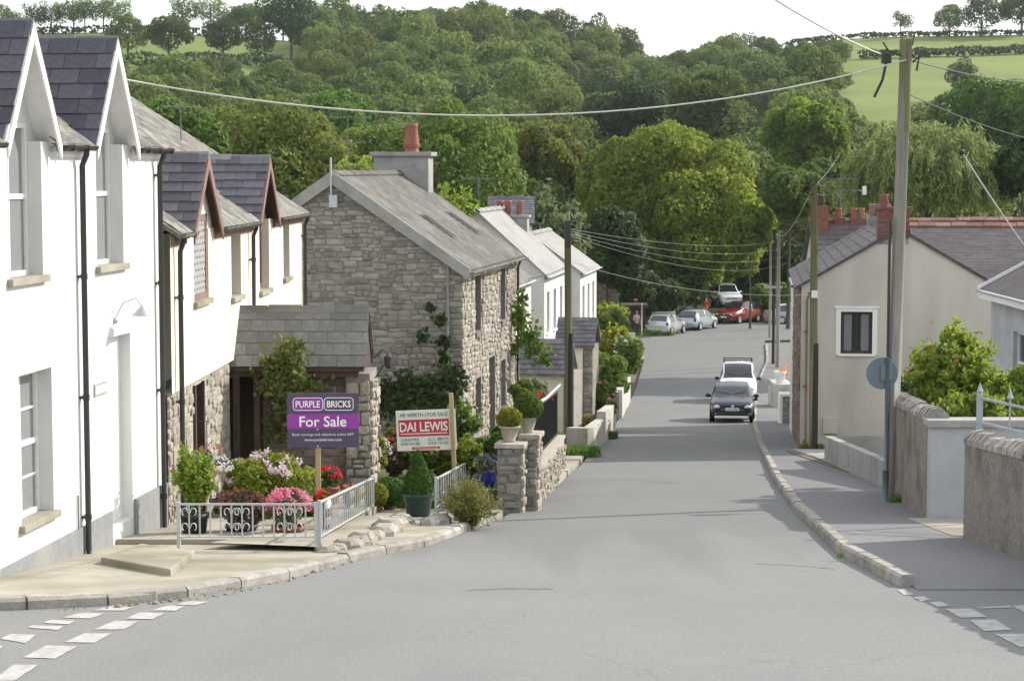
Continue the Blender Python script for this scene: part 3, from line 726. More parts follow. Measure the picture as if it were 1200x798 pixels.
tree('tree', 'dark green tree filling in below the olive crowned oak', 968, 185, 90, 80, 205, 'mid', 8000, .25, 49, 40, .22, dome=True)
tree('tree', 'green tree between the chimney and the big round tree', 590, 170, 90, 90, 160, 'mid', 8000, .22, 36, 24)
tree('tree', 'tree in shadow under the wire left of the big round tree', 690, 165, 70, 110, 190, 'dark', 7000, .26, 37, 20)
tree('tree', 'dark green tree behind the left end of the wood', 265, 140, 110, 130, 160, 'dark', 10000, .22, 38, 26)
tree('tree', 'olive tree filling the valley behind the stone gable', 450, 140, 120, 110, 165, 'mid', 11000, .22, 39, 28)
tree('tree', 'low dark trees closing the bend behind the white jeep', 905, 268, 80, 80, 172, 'dark', 4500, .28, 40, 20)
tree('tree', 'yellowing tree in front of the tall pole', 880, 235, 50, 90, 150, 'oak', 3500, .26, 41, 18)
for i in range(52):
    px = 130 + (i % 26) * 42 + rng.uniform(-14, 14); Y = (182 if i < 26 else 208) + rng.uniform(-8, 10)
    if 850 < px < 915 and i >= 26 or 690 < px < 860 and i < 26: continue
    if px > 900 and i < 26: Y += 6
    X = (px - 600) / FPX * Y; s = rng.uniform(.62, .95)
    far_tree(X, Y, s, WV[rng.randrange(7)] if rng.random() < .75 else DV, i * .9, ('bushy green tree' if px < 480 else 'bushy green tree behind the terrace' if px < 700 else 'bushy green tree behind the right-hand roofs') + ' in the belt along the valley floor', 'trees in the belt along the valley floor', 'valley_tree', s * rng.uniform(.7, 1.0))
tree('maple_sapling', 'lime green leafy shoots rising behind the stone gable', 425, 170, 85, 70, 72, 'lime', 1500, .13, 42, 26, .2, inner=.3, spread=1.3)
tree('maple_sapling', 'lime green shoots to the right of the stone chimney', 530, 205, 60, 70, 66, 'lime', 1100, .12, 43, 18, .22, inner=.3, spread=1.3)
tree('bush', 'dark green bush filling the corner behind the far terrace end', 704, 348, 48, 64, 142, 'mid', 3500, .2, 44, 20, cat='bush')
tree('bush', 'tall dark bush behind the silver cars', 775, 320, 70, 55, 152, 'dark', 3500, .22, 45, 20, cat='bush')
tree('bush', 'dark bush on the verge behind the red car', 905, 330, 60, 45, 160, 'mid', 3000, .22, 46, 20, cat='bush')
tree('bush', 'dark hedge bush between the blue box and the poles', 868, 322, 60, 40, 170, 'dark', 2500, .24, 47, 18, cat='bush')
tree('bush', 'shaded bush at the foot of the big round tree', 735, 300, 60, 75, 156, 'dark', 3500, .24, 48, 18, cat='bush')
# ------------------------------------------------------------------ building helpers
class Face:
    """a flat wall face: u along it, w up it, d into the wall"""
    def __init__(s, O, U, N): s.O = Vector(O); s.U = Vector(U).normalized(); s.W = Vector((0, 0, 1)); s.N = Vector(N).normalized()
    def __call__(s, u, w, d=0.0): return s.O + s.U * u + s.W * w - s.N * d
def mapped(mb, f):
    mb.v = [tuple(f(*v)) for v in mb.v]; return mb
def wall_grid(mb, f, u0, u1, w0, w1, ops, depth=.2):
    us = sorted({u0, u1} | {x for o in ops for x in o[:2] if u0 < x < u1}); ws = sorted({w0, w1} | {x for o in ops for x in o[2:4] if w0 < x < w1})
    for a, b in zip(us[:-1], us[1:]):
        for c, d in zip(ws[:-1], ws[1:]):
            m, n = (a + b) / 2, (c + d) / 2
            if any(o[0] < m < o[1] and o[2] < n < o[3] for o in ops): continue
            mb.quad(f(a, c), f(b, c), f(b, d), f(a, d))
    for o in ops:
        a, b, c, d = o[0], o[1], o[2], min(o[3], w1)
        mb.quad(f(a, c), f(a, d), f(a, d, depth), f(a, c, depth)); mb.quad(f(b, c), f(b, d), f(b, d, depth), f(b, c, depth))
        mb.quad(f(a, c), f(b, c), f(b, c, depth), f(a, c, depth))
        if o[3] <= w1: mb.quad(f(a, d), f(b, d), f(b, d, depth), f(a, d, depth))
def window(parent, f, u0, u1, w0, w1, d, fm='white_paint', gm='glass_pale', sash=True, cols=2, rows=1, fw=.06, name='window', label=None, lattice=None, mid=.5):
    mb = MB(); t = .07
    for a, b, c, e in ((u0, u1, w0, w0 + fw), (u0, u1, w1 - fw, w1), (u0, u0 + fw, w0 + fw, w1 - fw), (u1 - fw, u1, w0 + fw, w1 - fw)): mb.box(a, b, c, e, d, d + t)
    wm = w0 + (w1 - w0) * mid
    if sash: mb.box(u0 + fw, u1 - fw, wm - .03, wm + .03, d + .01, d + t)
    for i in range(1, cols):
        x = u0 + (u1 - u0) * i / cols; mb.box(x - .013, x + .013, w0 + fw, w1 - fw, d + .022, d + .05)
    for (a, b) in (((w0 + fw, wm), (wm, w1 - fw)) if sash else ((w0 + fw, w1 - fw),)):
        for i in range(1, rows): z = a + (b - a) * i / rows; mb.box(u0 + fw, u1 - fw, z - .013, z + .013, d + .024, d + .052)
    o = mapped(mb, f).build(name, M[fm], parent)
    if label: o['label'] = label
    for (a, b) in (((w0 + fw, wm), (wm, w1 - fw)) if sash else ((w0 + fw, w1 - fw),)):
        q = MB().box(u0 + fw, u1 - fw, a, b, d + .034 + (.012 if a > w0 + fw else 0), d + .042 + (.012 if a > w0 + fw else 0))
        link('pane', mapped(q, f).build('pane', M[gm], data_only=True), o)
    if lattice:
        q = MB(); st = .13; W_, H_ = u1 - u0 - 2 * fw, w1 - w0 - 2 * fw; asp = 1.5
        k = -H_
        segs = []
        for s_ in (1, -1):
            c = -H_ / asp - W_
            while c < W_ + H_ / asp:
                pts = []
                for i in range(41):
                    wv = H_ * i / 40; uu = c + s_ * wv / asp if s_ > 0 else c + (H_ - wv) / asp
                    if 0 <= uu <= W_: pts.append((uu, wv))
                if len(pts) > 2: segs.append((pts[0], pts[-1]))
                c += st
        for a, b in segs:
            q.beam((u0 + fw + a[0], w0 + fw + a[1], d + .02), (u0 + fw + b[0], w0 + fw + b[1], d + .02), .016, .012, (0, 0, 1))
        link('leading', mapped(q, f).build('leading', M[lattice], data_only=True), o)
    return o
def sill(parent_win, f, u0, u1, w, proud=.07, mat='concrete', h=.08, d=.17):
    q = MB().box(u0 - .07, u1 + .07, w - h, w + .004, -proud, d)
    return link('sill', mapped(q, f).build('sill', M[mat], data_only=True, bevel=.008), parent_win)

SLATE = {}
def slate_mesh(mat):
    if mat not in SLATE:
        L_ = []
        r = random.Random(9)
        for k in range(3):
            j = lambda a: r.uniform(-a, a)
            v = [(.008 + j(.004), -.02 + j(.012), 0), (.992 + j(.004), -.02 + j(.012), 0), (.992, 1.06, 0), (.008, 1.06, 0)]
            v += [(x, y, 1) for x, y, z in v]
            mb = MB().add(v, [(3, 2, 1, 0), (4, 5, 6, 7), (0, 1, 5, 4), (1, 2, 6, 5), (2, 3, 7, 6), (3, 0, 4, 7)])
            L_.append(mb.build('slate', M[mat], data_only=True))
        SLATE[mat] = L_
    return SLATE[mat]
def slates(parent, O, U, V, width, length, course, sw, mat, single=False, thick=.012, seed=1, wfn=None, name='slate', skip=None):
    """lay slates over the plane O + u U + v V; single=True makes each slate a part, else one joined part of kind stuff"""
    O, U, V = Vector(O), Vector(U).normalized(), Vector(V).normalized(); N = U.cross(V); r = random.Random(seed)
    n = max(1, round(length / course)); course = length / n; tilt = math.atan(thick * 1.0 / course)
    Vt = (V * math.cos(tilt) - N * math.sin(tilt)); Nt = U.cross(Vt)
    meshes = slate_mesh(mat); VV = []; FF = []; TT = []; base = [np.array([v.co[:] for v in m.vertices]) for m in meshes]
    fq = np.array([p.vertices[:] for p in meshes[0].polygons])
    for i in range(n):
        a0, a1 = (0, width) if wfn is None else wfn((i + .5) / n)
        u = a0 - (0 if i % 2 else sw * .5)
        while u < a1 - .02:
            w = sw * r.uniform(.9, 1.1); s, e = max(u, a0), min(u + w, a1); u += w
            if e - s < .05: continue
            if skip and skip((s + e) / 2, i * course): continue
            p = O + U * s + V * (i * course) + N * (thick * 1.05 + r.uniform(0, .004))
            if single:
                o = link(name, meshes[r.randrange(3)], parent, p, None, (e - s, course, thick))
                o.rotation_euler = Matrix((U, Vt, Nt)).transposed().to_euler()
            else:
                b = base[r.randrange(3)] * np.array([e - s, course, thick]); k = 8 * len(VV)
                VV.append(np.array(p) + b[:, :1] * np.array(U) + b[:, 1:2] * np.array(Vt) + b[:, 2:] * np.array(Nt)); FF.append(fq + k); TT += [r.random()] * 8
    if not single:
        o = link('slates', fastmesh('slates', np.vstack(VV), np.vstack(FF), M[mat], TT), parent); o['kind'] = 'stuff'
        return o
STONE = {}
def stone_mesh(mat):
    if mat not in STONE:
        L_ = []; r = random.Random(4)
        for k in range(8):
            ring = [(-.5, -.36 * r.uniform(.6, 1)), (-.42, -.5), (.42 * r.uniform(.7, 1), -.5), (.5, -.36), (.5, .36 * r.uniform(.5, 1)), (.42, .5), (-.42 * r.uniform(.6, 1), .5), (-.5, .36)]
            a = [(x * r.uniform(.95, 1.02), y * r.uniform(.93, 1.04), 0) for x, y in ring]
            b = [(x * r.uniform(.86, .95), y * r.uniform(.80, .92), r.uniform(.55, 1)) for x, y, _ in a]
            mb = MB().add(a + b + [(r.uniform(-.15, .15), r.uniform(-.15, .15), r.uniform(.85, 1.25))],
                          [(i, (i + 1) % 8, 8 + (i + 1) % 8, 8 + i) for i in range(8)] + [(8 + i, 8 + (i + 1) % 8, 16) for i in range(8)])
            L_.append(mb.build('stone', M[mat], data_only=True))
        STONE[mat] = L_
    return STONE[mat]
def rubble(parent, O, U, W, width, height, inside, hr, lr, mat, limit=300, gap=.008, proud=.035, seed=1, prefer=None):
    O, U, W = Vector(O), Vector(U).normalized(), Vector(W).normalized(); N = U.cross(W); r = random.Random(seed); S = []
    w = 0.0
    while w < height:
        h = r.uniform(*hr); u = -r.uniform(0, lr[1])
        while u < width:
            l = r.uniform(*lr) * (1.25 if r.random() < .12 else 1); hh = h * r.uniform(.88, 1.12); c0, c1 = max(u, 0.0), min(u + l, width); cu, cw = (c0 + c1) / 2, w + h / 2 + r.uniform(-.015, .015); le = c1 - c0
            if le > .06 and all(inside(cu + a * le * .4, cw + b * hh * .4) for a in (-1, 1) for b in (-1, 1)):
                cw += .035 * math.sin(cu * 2.3 + seed) + .02 * math.sin(cu * 5.1)
                if hh > .15 and r.random() < .22:
                    k_ = r.uniform(.4, .6); S.append((cu, cw - hh * (1 - k_) / 2, le - gap, hh * k_ - gap, r.uniform(-.05, .05), r.uniform(.4, 1.1) * proud, r.randrange(8))); S.append((cu + r.uniform(-.04, .04), cw + hh * k_ / 2, le - gap, hh * (1 - k_) - gap, r.uniform(-.05, .05), r.uniform(.4, 1.1) * proud, r.randrange(8)))
                else: S.append((cu, cw, le - gap, hh - gap, r.uniform(-.07, .07), r.uniform(.45, 1.15) * proud, r.randrange(8)))
            u += l
        w += h
    key = prefer or (lambda s: -s[2] * s[3]); S.sort(key=key)
    ms = stone_mesh(mat); rot0 = Matrix((U, W, N)).transposed()
    for s in S[:limit]:
        o = link('stone', ms[s[6]], parent, O + U * s[0] + W * s[1] + N * .001, (rot0 @ Matrix.Rotation(s[4], 3, 'Z')).to_euler(), (s[2], s[3], s[5]))
    rest = S[limit:]
    if rest:
        base = [np.array([v.co[:] for v in m.vertices]) for m in ms]; VV = []; tt = []; F4 = []; F3 = []
        Fs = []
        for i, s in enumerate(rest):
            b = base[s[6]] * np.array([s[2], s[3], s[5]]); k = 17 * i; c, sn = math.cos(s[4]), math.sin(s[4])
            x, y = b[:, 0] * c - b[:, 1] * sn + s[0], b[:, 0] * sn + b[:, 1] * c + s[1]
            VV.append(np.array(O) + x[:, None] * np.array(U) + y[:, None] * np.array(W) + (b[:, 2:] + .001) * np.array(N)); tt += [r.random()] * 17
            for j in range(8):
                q = (j + 1) % 8
                Fs += [(k + j, k + q, k + 8 + q), (k + j, k + 8 + q, k + 8 + j), (k + 8 + j, k + 8 + q, k + 16)]
        o = link('small_stones', fastmesh('small_stones', np.vstack(VV), np.array(Fs), M[mat], tt), parent); o['kind'] = 'stuff'
def half_gutter(parent, p, q, r=.055, mat='black_plastic', brackets=False):
    p, q = Vector(p), Vector(q); d = (q - p).normalized(); sd_ = Vector((d.y, -d.x, 0)); mb = MB(); n = 7
    for rr in (r, r - .008):
        for P in (p, q):
            for j in range(n): t = math.pi * j / (n - 1); mb.v.append(tuple(P + sd_ * math.cos(t) * rr - Vector((0, 0, 1)) * math.sin(t) * rr))
    for b in (0, 2 * n):
        for j in range(n - 1): mb.f.append((b + j, b + j + 1, b + n + j + 1, b + n + j)); mb.m.append(0)
    for j in (0, n - 1): mb.f.append((j, n + j, 3 * n + j, 2 * n + j)); mb.m.append(0)
    for b in (0, n): mb.f.append(tuple(b + j for j in range(n))); mb.m.append(0)
    o = mb.build('gutter', M[mat], parent)
    L_ = (q - p).length; k = 0.2; bd_ = None
    while brackets and k < L_:
        c = d * k
        if bd_ is None: bd_ = MB().beam(p + sd_ * (r + .006) - Vector((0, 0, .03)), p - sd_ * (r + .02) - Vector((0, 0, .03)), .02, .075).build('gutter_bracket', M[mat], data_only=True)
        link('gutter_bracket', bd_, o, c); k += .55
    return o
def ridge_tiles(parent, p, q, half, fall, ln, mat, name='ridge_tile', th=.03):
    p, q = Vector(p), Vector(q); d = (q - p).normalized(); s = Vector((d.y, -d.x, 0)); L_ = (q - p).length; n = max(1, round(L_ / ln))
    for i in range(n):
        a, b = p + d * (L_ * i / n + .006), p + d * (L_ * (i + 1) / n - .006); z = Vector((0, 0, 1)); lift = .012 * (i % 2)
        MB().prism([a + z * (th + lift), a + s * half - z * (fall - th - lift), a + s * half - z * (fall + .0), a + z * 0, a - s * half - z * fall, a - s * half - z * (fall - th - lift)], b - a).build(name, M[mat], parent)

M['roof_pane'] = plain('rooflight_glass', (.015, .017, .02), .35, 0, .15)
def cut_roof(H, name, mat, x0, ze, y0, y1, run, tp_, dorm, half, back):
    """front slope of a main roof in strips, starting behind each dormer, plus the plain rear slope"""
    mb = MB(); cut = sorted(dorm); y = y0; zr_ = ze + run * tp_
    def strip(a, b, xs):
        zs = ze + (x0 - xs) * tp_
        mb.prism([(xs, a, zs), (x0 - run, a, zr_), (x0 - run, a, zr_ - .07), (xs, a, zs - .07)], (0, b - a, 0))
    for c in cut:
        if c - half > y: strip(y, c - half, x0)
        strip(max(y, c - half), c + half, x0 - back); y = c + half
    strip(y, y1, x0); mb.prism([(x0 - run, y0, zr_), (x0 - 2 * run, y0, ze), (x0 - 2 * run, y0, ze - .07), (x0 - run, y0, zr_ - .07)], (0, y1 - y0, 0))
    return mb.build(name, M[mat], H)
# ------------------------------------------------------------------ white cottage on the left
TH = math.atan(.12)
W = thing('white_house', (-8.4 + .12 * 22, 22, -4.75), -TH, 'white rendered cottage with two steep slated dormers at the left edge', 'house', absz=True)
fW = Face((0, 0, 0), (0, 1, 0), (1, 0, 0))
EZ, AZ, YE = .34, 1.66, 6.95
DC = (-1.55, 1.53, 4.62); dw1 = 1.16
up_ops = [(c - .55, c + .55, -1.22, 9) for c in DC]
ops = [(1.2, 2.3, -4.05, -2.33), (4.48, 5.4, -4.66, -2.16)]
mb = MB(); wall_grid(mb, fW, -6, YE, -5.6, EZ, up_ops + ops, .17)
mb.quad((0, YE, -5.8), (-8, YE, -5.8), (-8, YE, .34), (0, YE, .34)); mb.poly([(0, YE, EZ), (-8, YE, EZ), (-4, YE, EZ + 2.6)])
mb.quad((0, -6, -5.6), (-8, -6, -5.6), (-8, -6, .34), (0, -6, .34)); mb.poly([(0, -6, EZ), (-8, -6, EZ), (-4, -6, EZ + 2.6)])
mb.build('wall', M['white_render'], W)
tp = math.tan(R(33))
rfo = cut_roof(W, 'roof', 'slate_moss', .12, EZ - .02, -6.1, YE + .1, 4.12, tp, DC, .86, .95)
cs, sn = math.cos(R(33)), math.sin(R(33))
slates(rfo, (.13, 7.05, EZ + .0), (0, -1, 0), (-cs, 0, sn), 9, 4.8, .22, .3, 'slate_moss', seed=3, skip=lambda u, v: v < 1.15 and any(abs(7.05 - u - c) < .9 for c in DC))
def dormer(H, yc, half, ez, az, over, back, rec, wall_m, barge_m, wy0, wy1, wz0, wz1, slate_m, course, sw, seed, mat_in, win):
    rise = az - ez; k = rise / half
    d = MB(); top = wz1; hw = half * (az - top) / rise; x = -rec
    d.poly([(x, yc - half, ez), (x, wy0, ez), (x, wy0, top), (x, yc - hw, top)]); d.poly([(x, wy1, ez), (x, yc + half, ez), (x, yc + hw, top), (x, wy1, top)])
    d.poly([(x, yc - hw, top), (x, yc + hw, top), (x, yc, az)])
    for y in (yc - half, yc + half): d.poly([(x, y, ez), (x, y, ez + .02), (-back * .2 - x, y, ez + .02), (-back * .2 - x, y, ez)])
    dm = d.build('dormer_wall', M[wall_m], H)
    hb = half + .03; eb = az - k * hb; th = .035
    for sgn in (-1, 1):
        r_ = MB(); n = Vector((0, sgn * rise, half)).normalized() * th
        a, b = Vector((over, yc + sgn * hb, eb)), Vector((over, yc, az))
        r_.prism([a, b, b + n, a + n], (-back - over, 0, 0))
        ro = r_.build('dormer_roof', M[mat_in], H)
        L_ = math.hypot(hb, az - eb); off = n * 1.0
        if sgn < 0: slates(ro, Vector((-back, yc - hb, eb)) + off, (1, 0, 0), (0, hb, az - eb), back + over + .02, L_, course, sw, slate_m, True, .014, seed)
        else: slates(ro, Vector((over + .02, yc + hb, eb)) + off, (-1, 0, 0), (0, -hb, az - eb), back + over + .02, L_, course, sw, slate_m, False, .014, seed)
        g = MB(); dn = Vector((0, 0, -.15)); e1 = a + Vector((0, 0, -.0))
        g.prism([a + Vector((0, 0, .02)), b + Vector((0, 0, .025)), b + Vector((0, 0, -.19)), a + Vector((0, 0, -.16))], (.028, 0, 0))
        g.build('barge_board', M[barge_m], H)
    ridge_tiles(H, (over + .03, yc, az + .04), (-back, yc, az + .04), .11, .11 * k, .62, 'lead' if slate_m == 'slate' else slate_m)
    return dm
for i, c in enumerate(DC):
    dormer(W, c, .85, EZ, AZ, .12, 2.15, .17, 'white_render', 'white_paint', c - .55, c + .55, -1.22, .55, 'slate', .25, .42, 20 + i, 'white_paint', None)
    o = window(W, fW, c - .55, c + .55, -1.22, .55, .172, rows=1, mid=.52); sill(o, fW, c - .55, c + .55, -1.22)
o = window(W, fW, 1.2, 2.3, -4.05, -2.33, .172, rows=2); sill(o, fW, 1.2, 2.3, -4.05)
dr = MB().box(4.48, 5.4, -4.66, -2.16, .15, .2); mapped(dr, fW); dro = dr.build('door', M['white_paint'], W)
hd = MB().ball((-.13, 4.6, -3.5), .03, 6); link('handle', hd.build('handle', M['alloy'], data_only=True), dro)
pl = MB()
for a, b in ((-6, 1.2 - .03), (2.33, 4.44), (5.44, YE)): pl.box(0, .03, a, b, -5.8, -4.42)
pl.box(0, .03, 1.17, 2.33, -5.8, -4.42)
pl.build('plinth', M['grey_plinth'], W)
ends = [-6, DC[0] - .95, DC[0] + .95, DC[1] - .95, DC[1] + .95, DC[2] - .95, DC[2] + .95, YE + .05]
for a, b in ((ends[2], ends[3]), (ends[4], ends[5]), (ends[6], ends[7])):
    half_gutter(W, (.135, a + .03, .30), (.135, b - .03, .30), .06, brackets=True)
    MB().box(.0, .03, a + .02, b - .02, .16, .32).build('fascia', M['white_paint'], W)
def downpipe(H, x, y, z0, z1, mat='black_plastic', r=.036, shoe=True, neck=.06):
    mb = MB(); pts = [(x + neck, y, z1), (x + neck, y, z1 - .06), (x, y, z1 - .2), (x, y, z0 + .12)]
    if shoe: pts += [(x + .02, y - .02, z0 + .05), (x + .12, y - .07, z0)]
    mb.path(pts, r, 10); o = mb.build('downpipe', M[mat], H, True)
    z = z0 + .5
    while z < z1 - .3: c = MB().lathe([(r + .009, 0), (r + .009, .07)], (x, y, z), 10); c.box(x - .08, x, y - .05, y + .05, z + .02, z + .05); link('pipe_bracket', c.build('pipe_bracket', M[mat], data_only=True), o); z += 1.5
downpipe(W, .075, 3.33, -4.84, .26); downpipe(W, .075, 6.62, -5.1, .26)
pq = MB().tube((.02, 3.12, -4.95), (.02, 3.12, -4.0), .012, n=6); pq.build('cable_conduit', M['grey_plinth'], W)
# lamp over the door, plaque
lp = MB().path([(0, 4.72, -1.95), (.12, 4.74, -1.72), (.28, 4.78, -1.66), (.36, 4.8, -1.78)], .011, 6); lp.ball((.01, 4.72, -1.95), .045, 6); la = lp.build('wall_lamp', M['galv'], W, True)
link('lamp_shade', MB().lathe([(.02, 0), (.05, -.03), (.14, -.12), (.145, -.13), (.13, -.12)], (.36, 4.8, -1.76), 14).build('lamp_shade', M['galv'], data_only=True, smooth=True), la)
pq = MB().box(0, .018, 3.84, 4.34, -2.86, -2.70).build('name_plaque', M['concrete_grey'], W, bevel=.005)
link('plaque_panel', MB().box(.018, .022, 3.88, 4.30, -2.83, -2.73).build('plaque_panel', M['sign_white'], data_only=True), pq)
# doorstep slab
P = [G(118, 650, .2), G(200, 664, .2), G(228, 642, .2), G(165, 634, .2)]
zt = P[1].z + .12
tag(MB().prism([(p.x, p.y, gz(p.y) - .1) for p in P], (0, 0, .28)).build('doorstep', M['concrete'], bevel=.02), 'pale concrete step slab outside the white house door', kind='structure')

# ------------------------------------------------------------------ cream cottage with pinkish barge boards and stone ground floor
TC = math.atan(.029)
C = thing('cream_house', (-4.84, 29, -5.35), -TC, 'cream rendered cottage with two dormers edged in faded pink boards', 'house', absz=True)
fC = Face((0, 0, 0), (0, 1, 0), (1, 0, 0)); fCs = Face((-.07, 0, 0), (0, 1, 0), (1, 0, 0))
CE, CA, YC = -.90, .22, 14.2
w1 = (1.8, 3.05, -1.98, -.67); w2 = (5.2, 6.2, -2.12, -1.08); w3 = (8.3, 9.5, -2.2, -.65); w4 = (11.4, 12.3, -2.12, -1.08)
mb = MB(); wall_grid(mb, fC, .0, YC, -3.175, CE, [(w1[0], w1[1], w1[2], 9), w2, (w3[0], w3[1], w3[2], 9), w4], .2)
mb.quad((0, 0, -3.175), (0, YC, -3.175), (-.2, YC, -3.175), (-.2, 0, -3.175))
mb.quad((0, YC, -6.4), (-8, YC, -6.4), (-8, YC, CE), (0, YC, CE)); mb.poly([(0, YC, CE), (-8, YC, CE), (-4, YC, CE + 4 * tp)])
mb.build('wall', M['cream_render'], C)
mb = MB(); sd_ops = [(2.0, 2.75, -6.0, -3.28), (5.3, 6.9, -6.2, -3.5)]; wall_grid(mb, fCs, 0, YC, -6.6, -3.18, sd_ops, .3); mb.box(-.5, -.38, 1.9, 7, -6.5, -3.2)
so = mb.build('stone_wall', M['mortar_pale'], C)
rubble(so, (-.07, 0, -6.3), (0, 1, 0), (0, 0, 1), 5.2, 3.1, lambda u, w: 0 < u < 5.2 and w < 3.08 and not (1.95 < u < 2.8 and w > .25), (.13, .24), (.22, .5), 'stone_warm', 160, seed=5)
do = MB().box(-.3, -.25, 2.05, 2.7, -5.9, -3.3).build('door', M['brown_wood'], C)
dj = MB(); dj.box(-.28, -.03, 1.96, 2.06, -5.9, -3.26); dj.box(-.28, -.03, 2.69, 2.79, -5.9, -3.26); link('door_frame', dj.build('door_frame', M['brown_wood'], data_only=True), do)
rfo = cut_roof(C, 'roof', 'slate_moss', .14, CE, 0, YC + .12, 4.14, tp, (2.35, 8.75), 1.23, .8)
slates(rfo, (.16, YC + .12, CE + .02), (0, -1, 0), (-cs, 0, sn), YC, 4.9, .22, .3, 'slate_moss', seed=4, skip=lambda u, v: v < 1.0 and any(abs(YC + .12 - u - c) < 1.27 for c in (2.35, 8.75)))
ridge_tiles(C, (-4, 0, CE + 4 * tp + .08), (-4, YC + .1, CE + 4 * tp + .08), .13, .09, .5, 'slate_moss')
CD = ((2.35, w1), (8.75, w3))
for i, (c, ww) in enumerate(CD):
    dormer(C, c, 1.22, CE, CA, .13, 2.0, .015 if i == 0 else .12, 'cream_render', 'pink_wood', ww[0], ww[1], ww[2], ww[3], 'slate', .21, .40, 30 + i, 'brown_wood', None)
    ww_ = window(C, fC, ww[0], ww[1], ww[2], ww[3], .02 if i == 0 else .14, 'pink_wood', 'glass', False, 2, 1, .1, lattice='white_paint' if i == 0 else None); sill(ww_, fC, ww[0], ww[1], ww[2], mat='concrete')
for ww in (w2, w4):
    ww_ = window(C, fC, ww[0], ww[1], ww[2], ww[3], .2, 'pink_wood', 'glass', False, 2, 1, .08); sill(ww_, fC, ww[0], ww[1], ww[2])
for a, b in ((.05, 1.1), (3.6, 7.5), (10.0, YC + .05)):
    half_gutter(C, (.17, a, CE - .0), (.17, b, CE - .0), .058, 'slate_moss', True); MB().box(0, .04, a, b, CE - .17, CE - .03).build('fascia', M['pink_wood'], C)
downpipe(C, .08, .32, -5.35, CE - .05); downpipe(C, .08, 7.1, -3.6, CE - .05, shoe=False); downpipe(C, .08, YC - .1, -6.4, CE - .05)
# porch
pr = MB(); PX = 2.2
pr.prism([(-.1, 5.28, -3.30), (-.1, 6.05, -2.36), (-.1, 6.82, -3.30), (-.1, 6.82, -3.36), (-.1, 6.05, -2.44), (-.1, 5.28, -3.36)], (PX + .1, 0, 0))
po = pr.build('porch_roof', M['brown_wood'], C)
slates(po, (-.1, 5.27, -3.29), (1, 0, 0), (0, .77, .94), PX + .13, 1.21, .24, .30, 'slate_porch', True, .014, 7)
slates(po, (PX + .03, 6.83, -3.29), (-1, 0, 0), (0, -.77, .94), PX + .13, 1.21, .24, .30, 'slate_porch', False, .014, 8)
ridge_tiles(po, (-.1, 6.05, -2.33), (PX + .04, 6.05, -2.33), .10, .12, .55, 'slate_porch')
MB().box(-.05, PX - .1, 5.34, 5.42, -3.46, -3.33).build('porch_beam', M['brown_wood'], C)
for x in (-.02, .33): MB().box(x, x + .1, 5.34, 5.44, -6.2, -3.46).build('porch_post', M['brown_wood'], C)
pp = MB().box(1.87, 2.28, 5.5, 6.7, -6.3, -3.42).build('porch_pillar', M['mortar'], C)
rubble(pp, (1.87, 5.5, -6.3), (1, 0, 0), (0, 0, 1), .41, 2.85, lambda u, w: 0 <= u <= .43 and w < 2.88, (.13, .26), (.18, .3), 'stone_warm', 60, seed=8, proud=.07)
rubble(pp, (2.28, 5.5, -6.3), (0, 1, 0), (0, 0, 1), 1.2, 2.85, lambda u, w: -.02 <= u <= 1.22 and w < 2.88, (.13, .26), (.2, .42), 'stone_warm', 60, seed=9, proud=.07)
pw = MB().box(.45, 1.87, 5.62, 5.9, -6.3, -3.4).build('porch_side_wall', M['mortar'], C)
rubble(pw, (.45, 5.62, -6.3), (1, 0, 0), (0, 0, 1), 1.42, 2.85, lambda u, w: 0 <= u <= 1.42 and w < 2.88, (.12, .22), (.2, .42), 'stone_brown', 130, seed=10)
MB().box(-.3, .45, 6.6, 6.66, -6.2, -3.4).build('porch_back', M['brown_wood'], C)
pf = MB(); pf.poly([(PX - .02, 5.36, -3.34), (PX - .02, 6.05, -2.46), (PX - .02, 6.74, -3.34)]); pf.build('porch_gable', M['brown_wood'], C)
# bracket lamp at the porch corner
bl = MB().path([(2.36, 5.5, -3.15), (2.5, 5.45, -3.0), (2.62, 5.42, -3.1)], .012, 6); bl.path([(2.36, 5.5, -3.5), (2.5, 5.46, -3.3), (2.6, 5.44, -3.2)], .01, 6)
bo = bl.build('bracket_lamp', M['black_iron'], C)
link('lantern', MB().lathe([(.01, 0), (.07, -.04), (.06, -.2), (.03, -.24)], (2.6, 5.42, -3.08), 6).build('lantern', M['trim'], data_only=True), bo)

# ------------------------------------------------------------------ stone house
TS = math.atan(.158)
S = thing('stone_house', (-1.23, 50, -7.5), -TS, 'grey rubble stone house with broad gable, rooflights and one red chimney pot', 'house', absz=True)
SEZ, SAZ, SW, SY = -2.27, -.06, 6.4, 8.5
fS = Face((0, 0, 0), (0, 1, 0), (1, 0, 0)); fG = Face((-SW, 0, 0), (1, 0, 0), (0, -1, 0))
so_ = [(1.9, 2.75, -4.1, -2.68), (5.9, 6.7, -4.1, -2.68), (1.95, 2.75, -6.5, -5.3), (4.0, 4.95, -7.3, -4.95), (5.95, 6.75, -6.5, -5.2)]
mb = MB(); wall_grid(mb, fS, 0, SY, -8.4, SEZ, so_, .32)
mb.poly([(-SW, 0, -8.4), (0, 0, -8.4), (0, 0, SEZ), (-SW / 2, 0, SAZ - .08), (-SW, 0, SEZ)]); mb.poly([(-SW, SY, -8.4), (0, SY, -8.4), (0, SY, SEZ), (-SW / 2, SY, SAZ - .08), (-SW, SY, SEZ)])
mb.quad((-SW, 0, -8.4), (-SW, SY, -8.4), (-SW, SY, SEZ), (-SW, 0, SEZ))
sw_ = mb.build('wall', M['mortar'], S)
gk = (SAZ - SEZ) / (SW / 2)
gable_in = lambda u, w: .6 < u < SW and w - 8.4 < SEZ + gk * min(u, SW - u) - .05
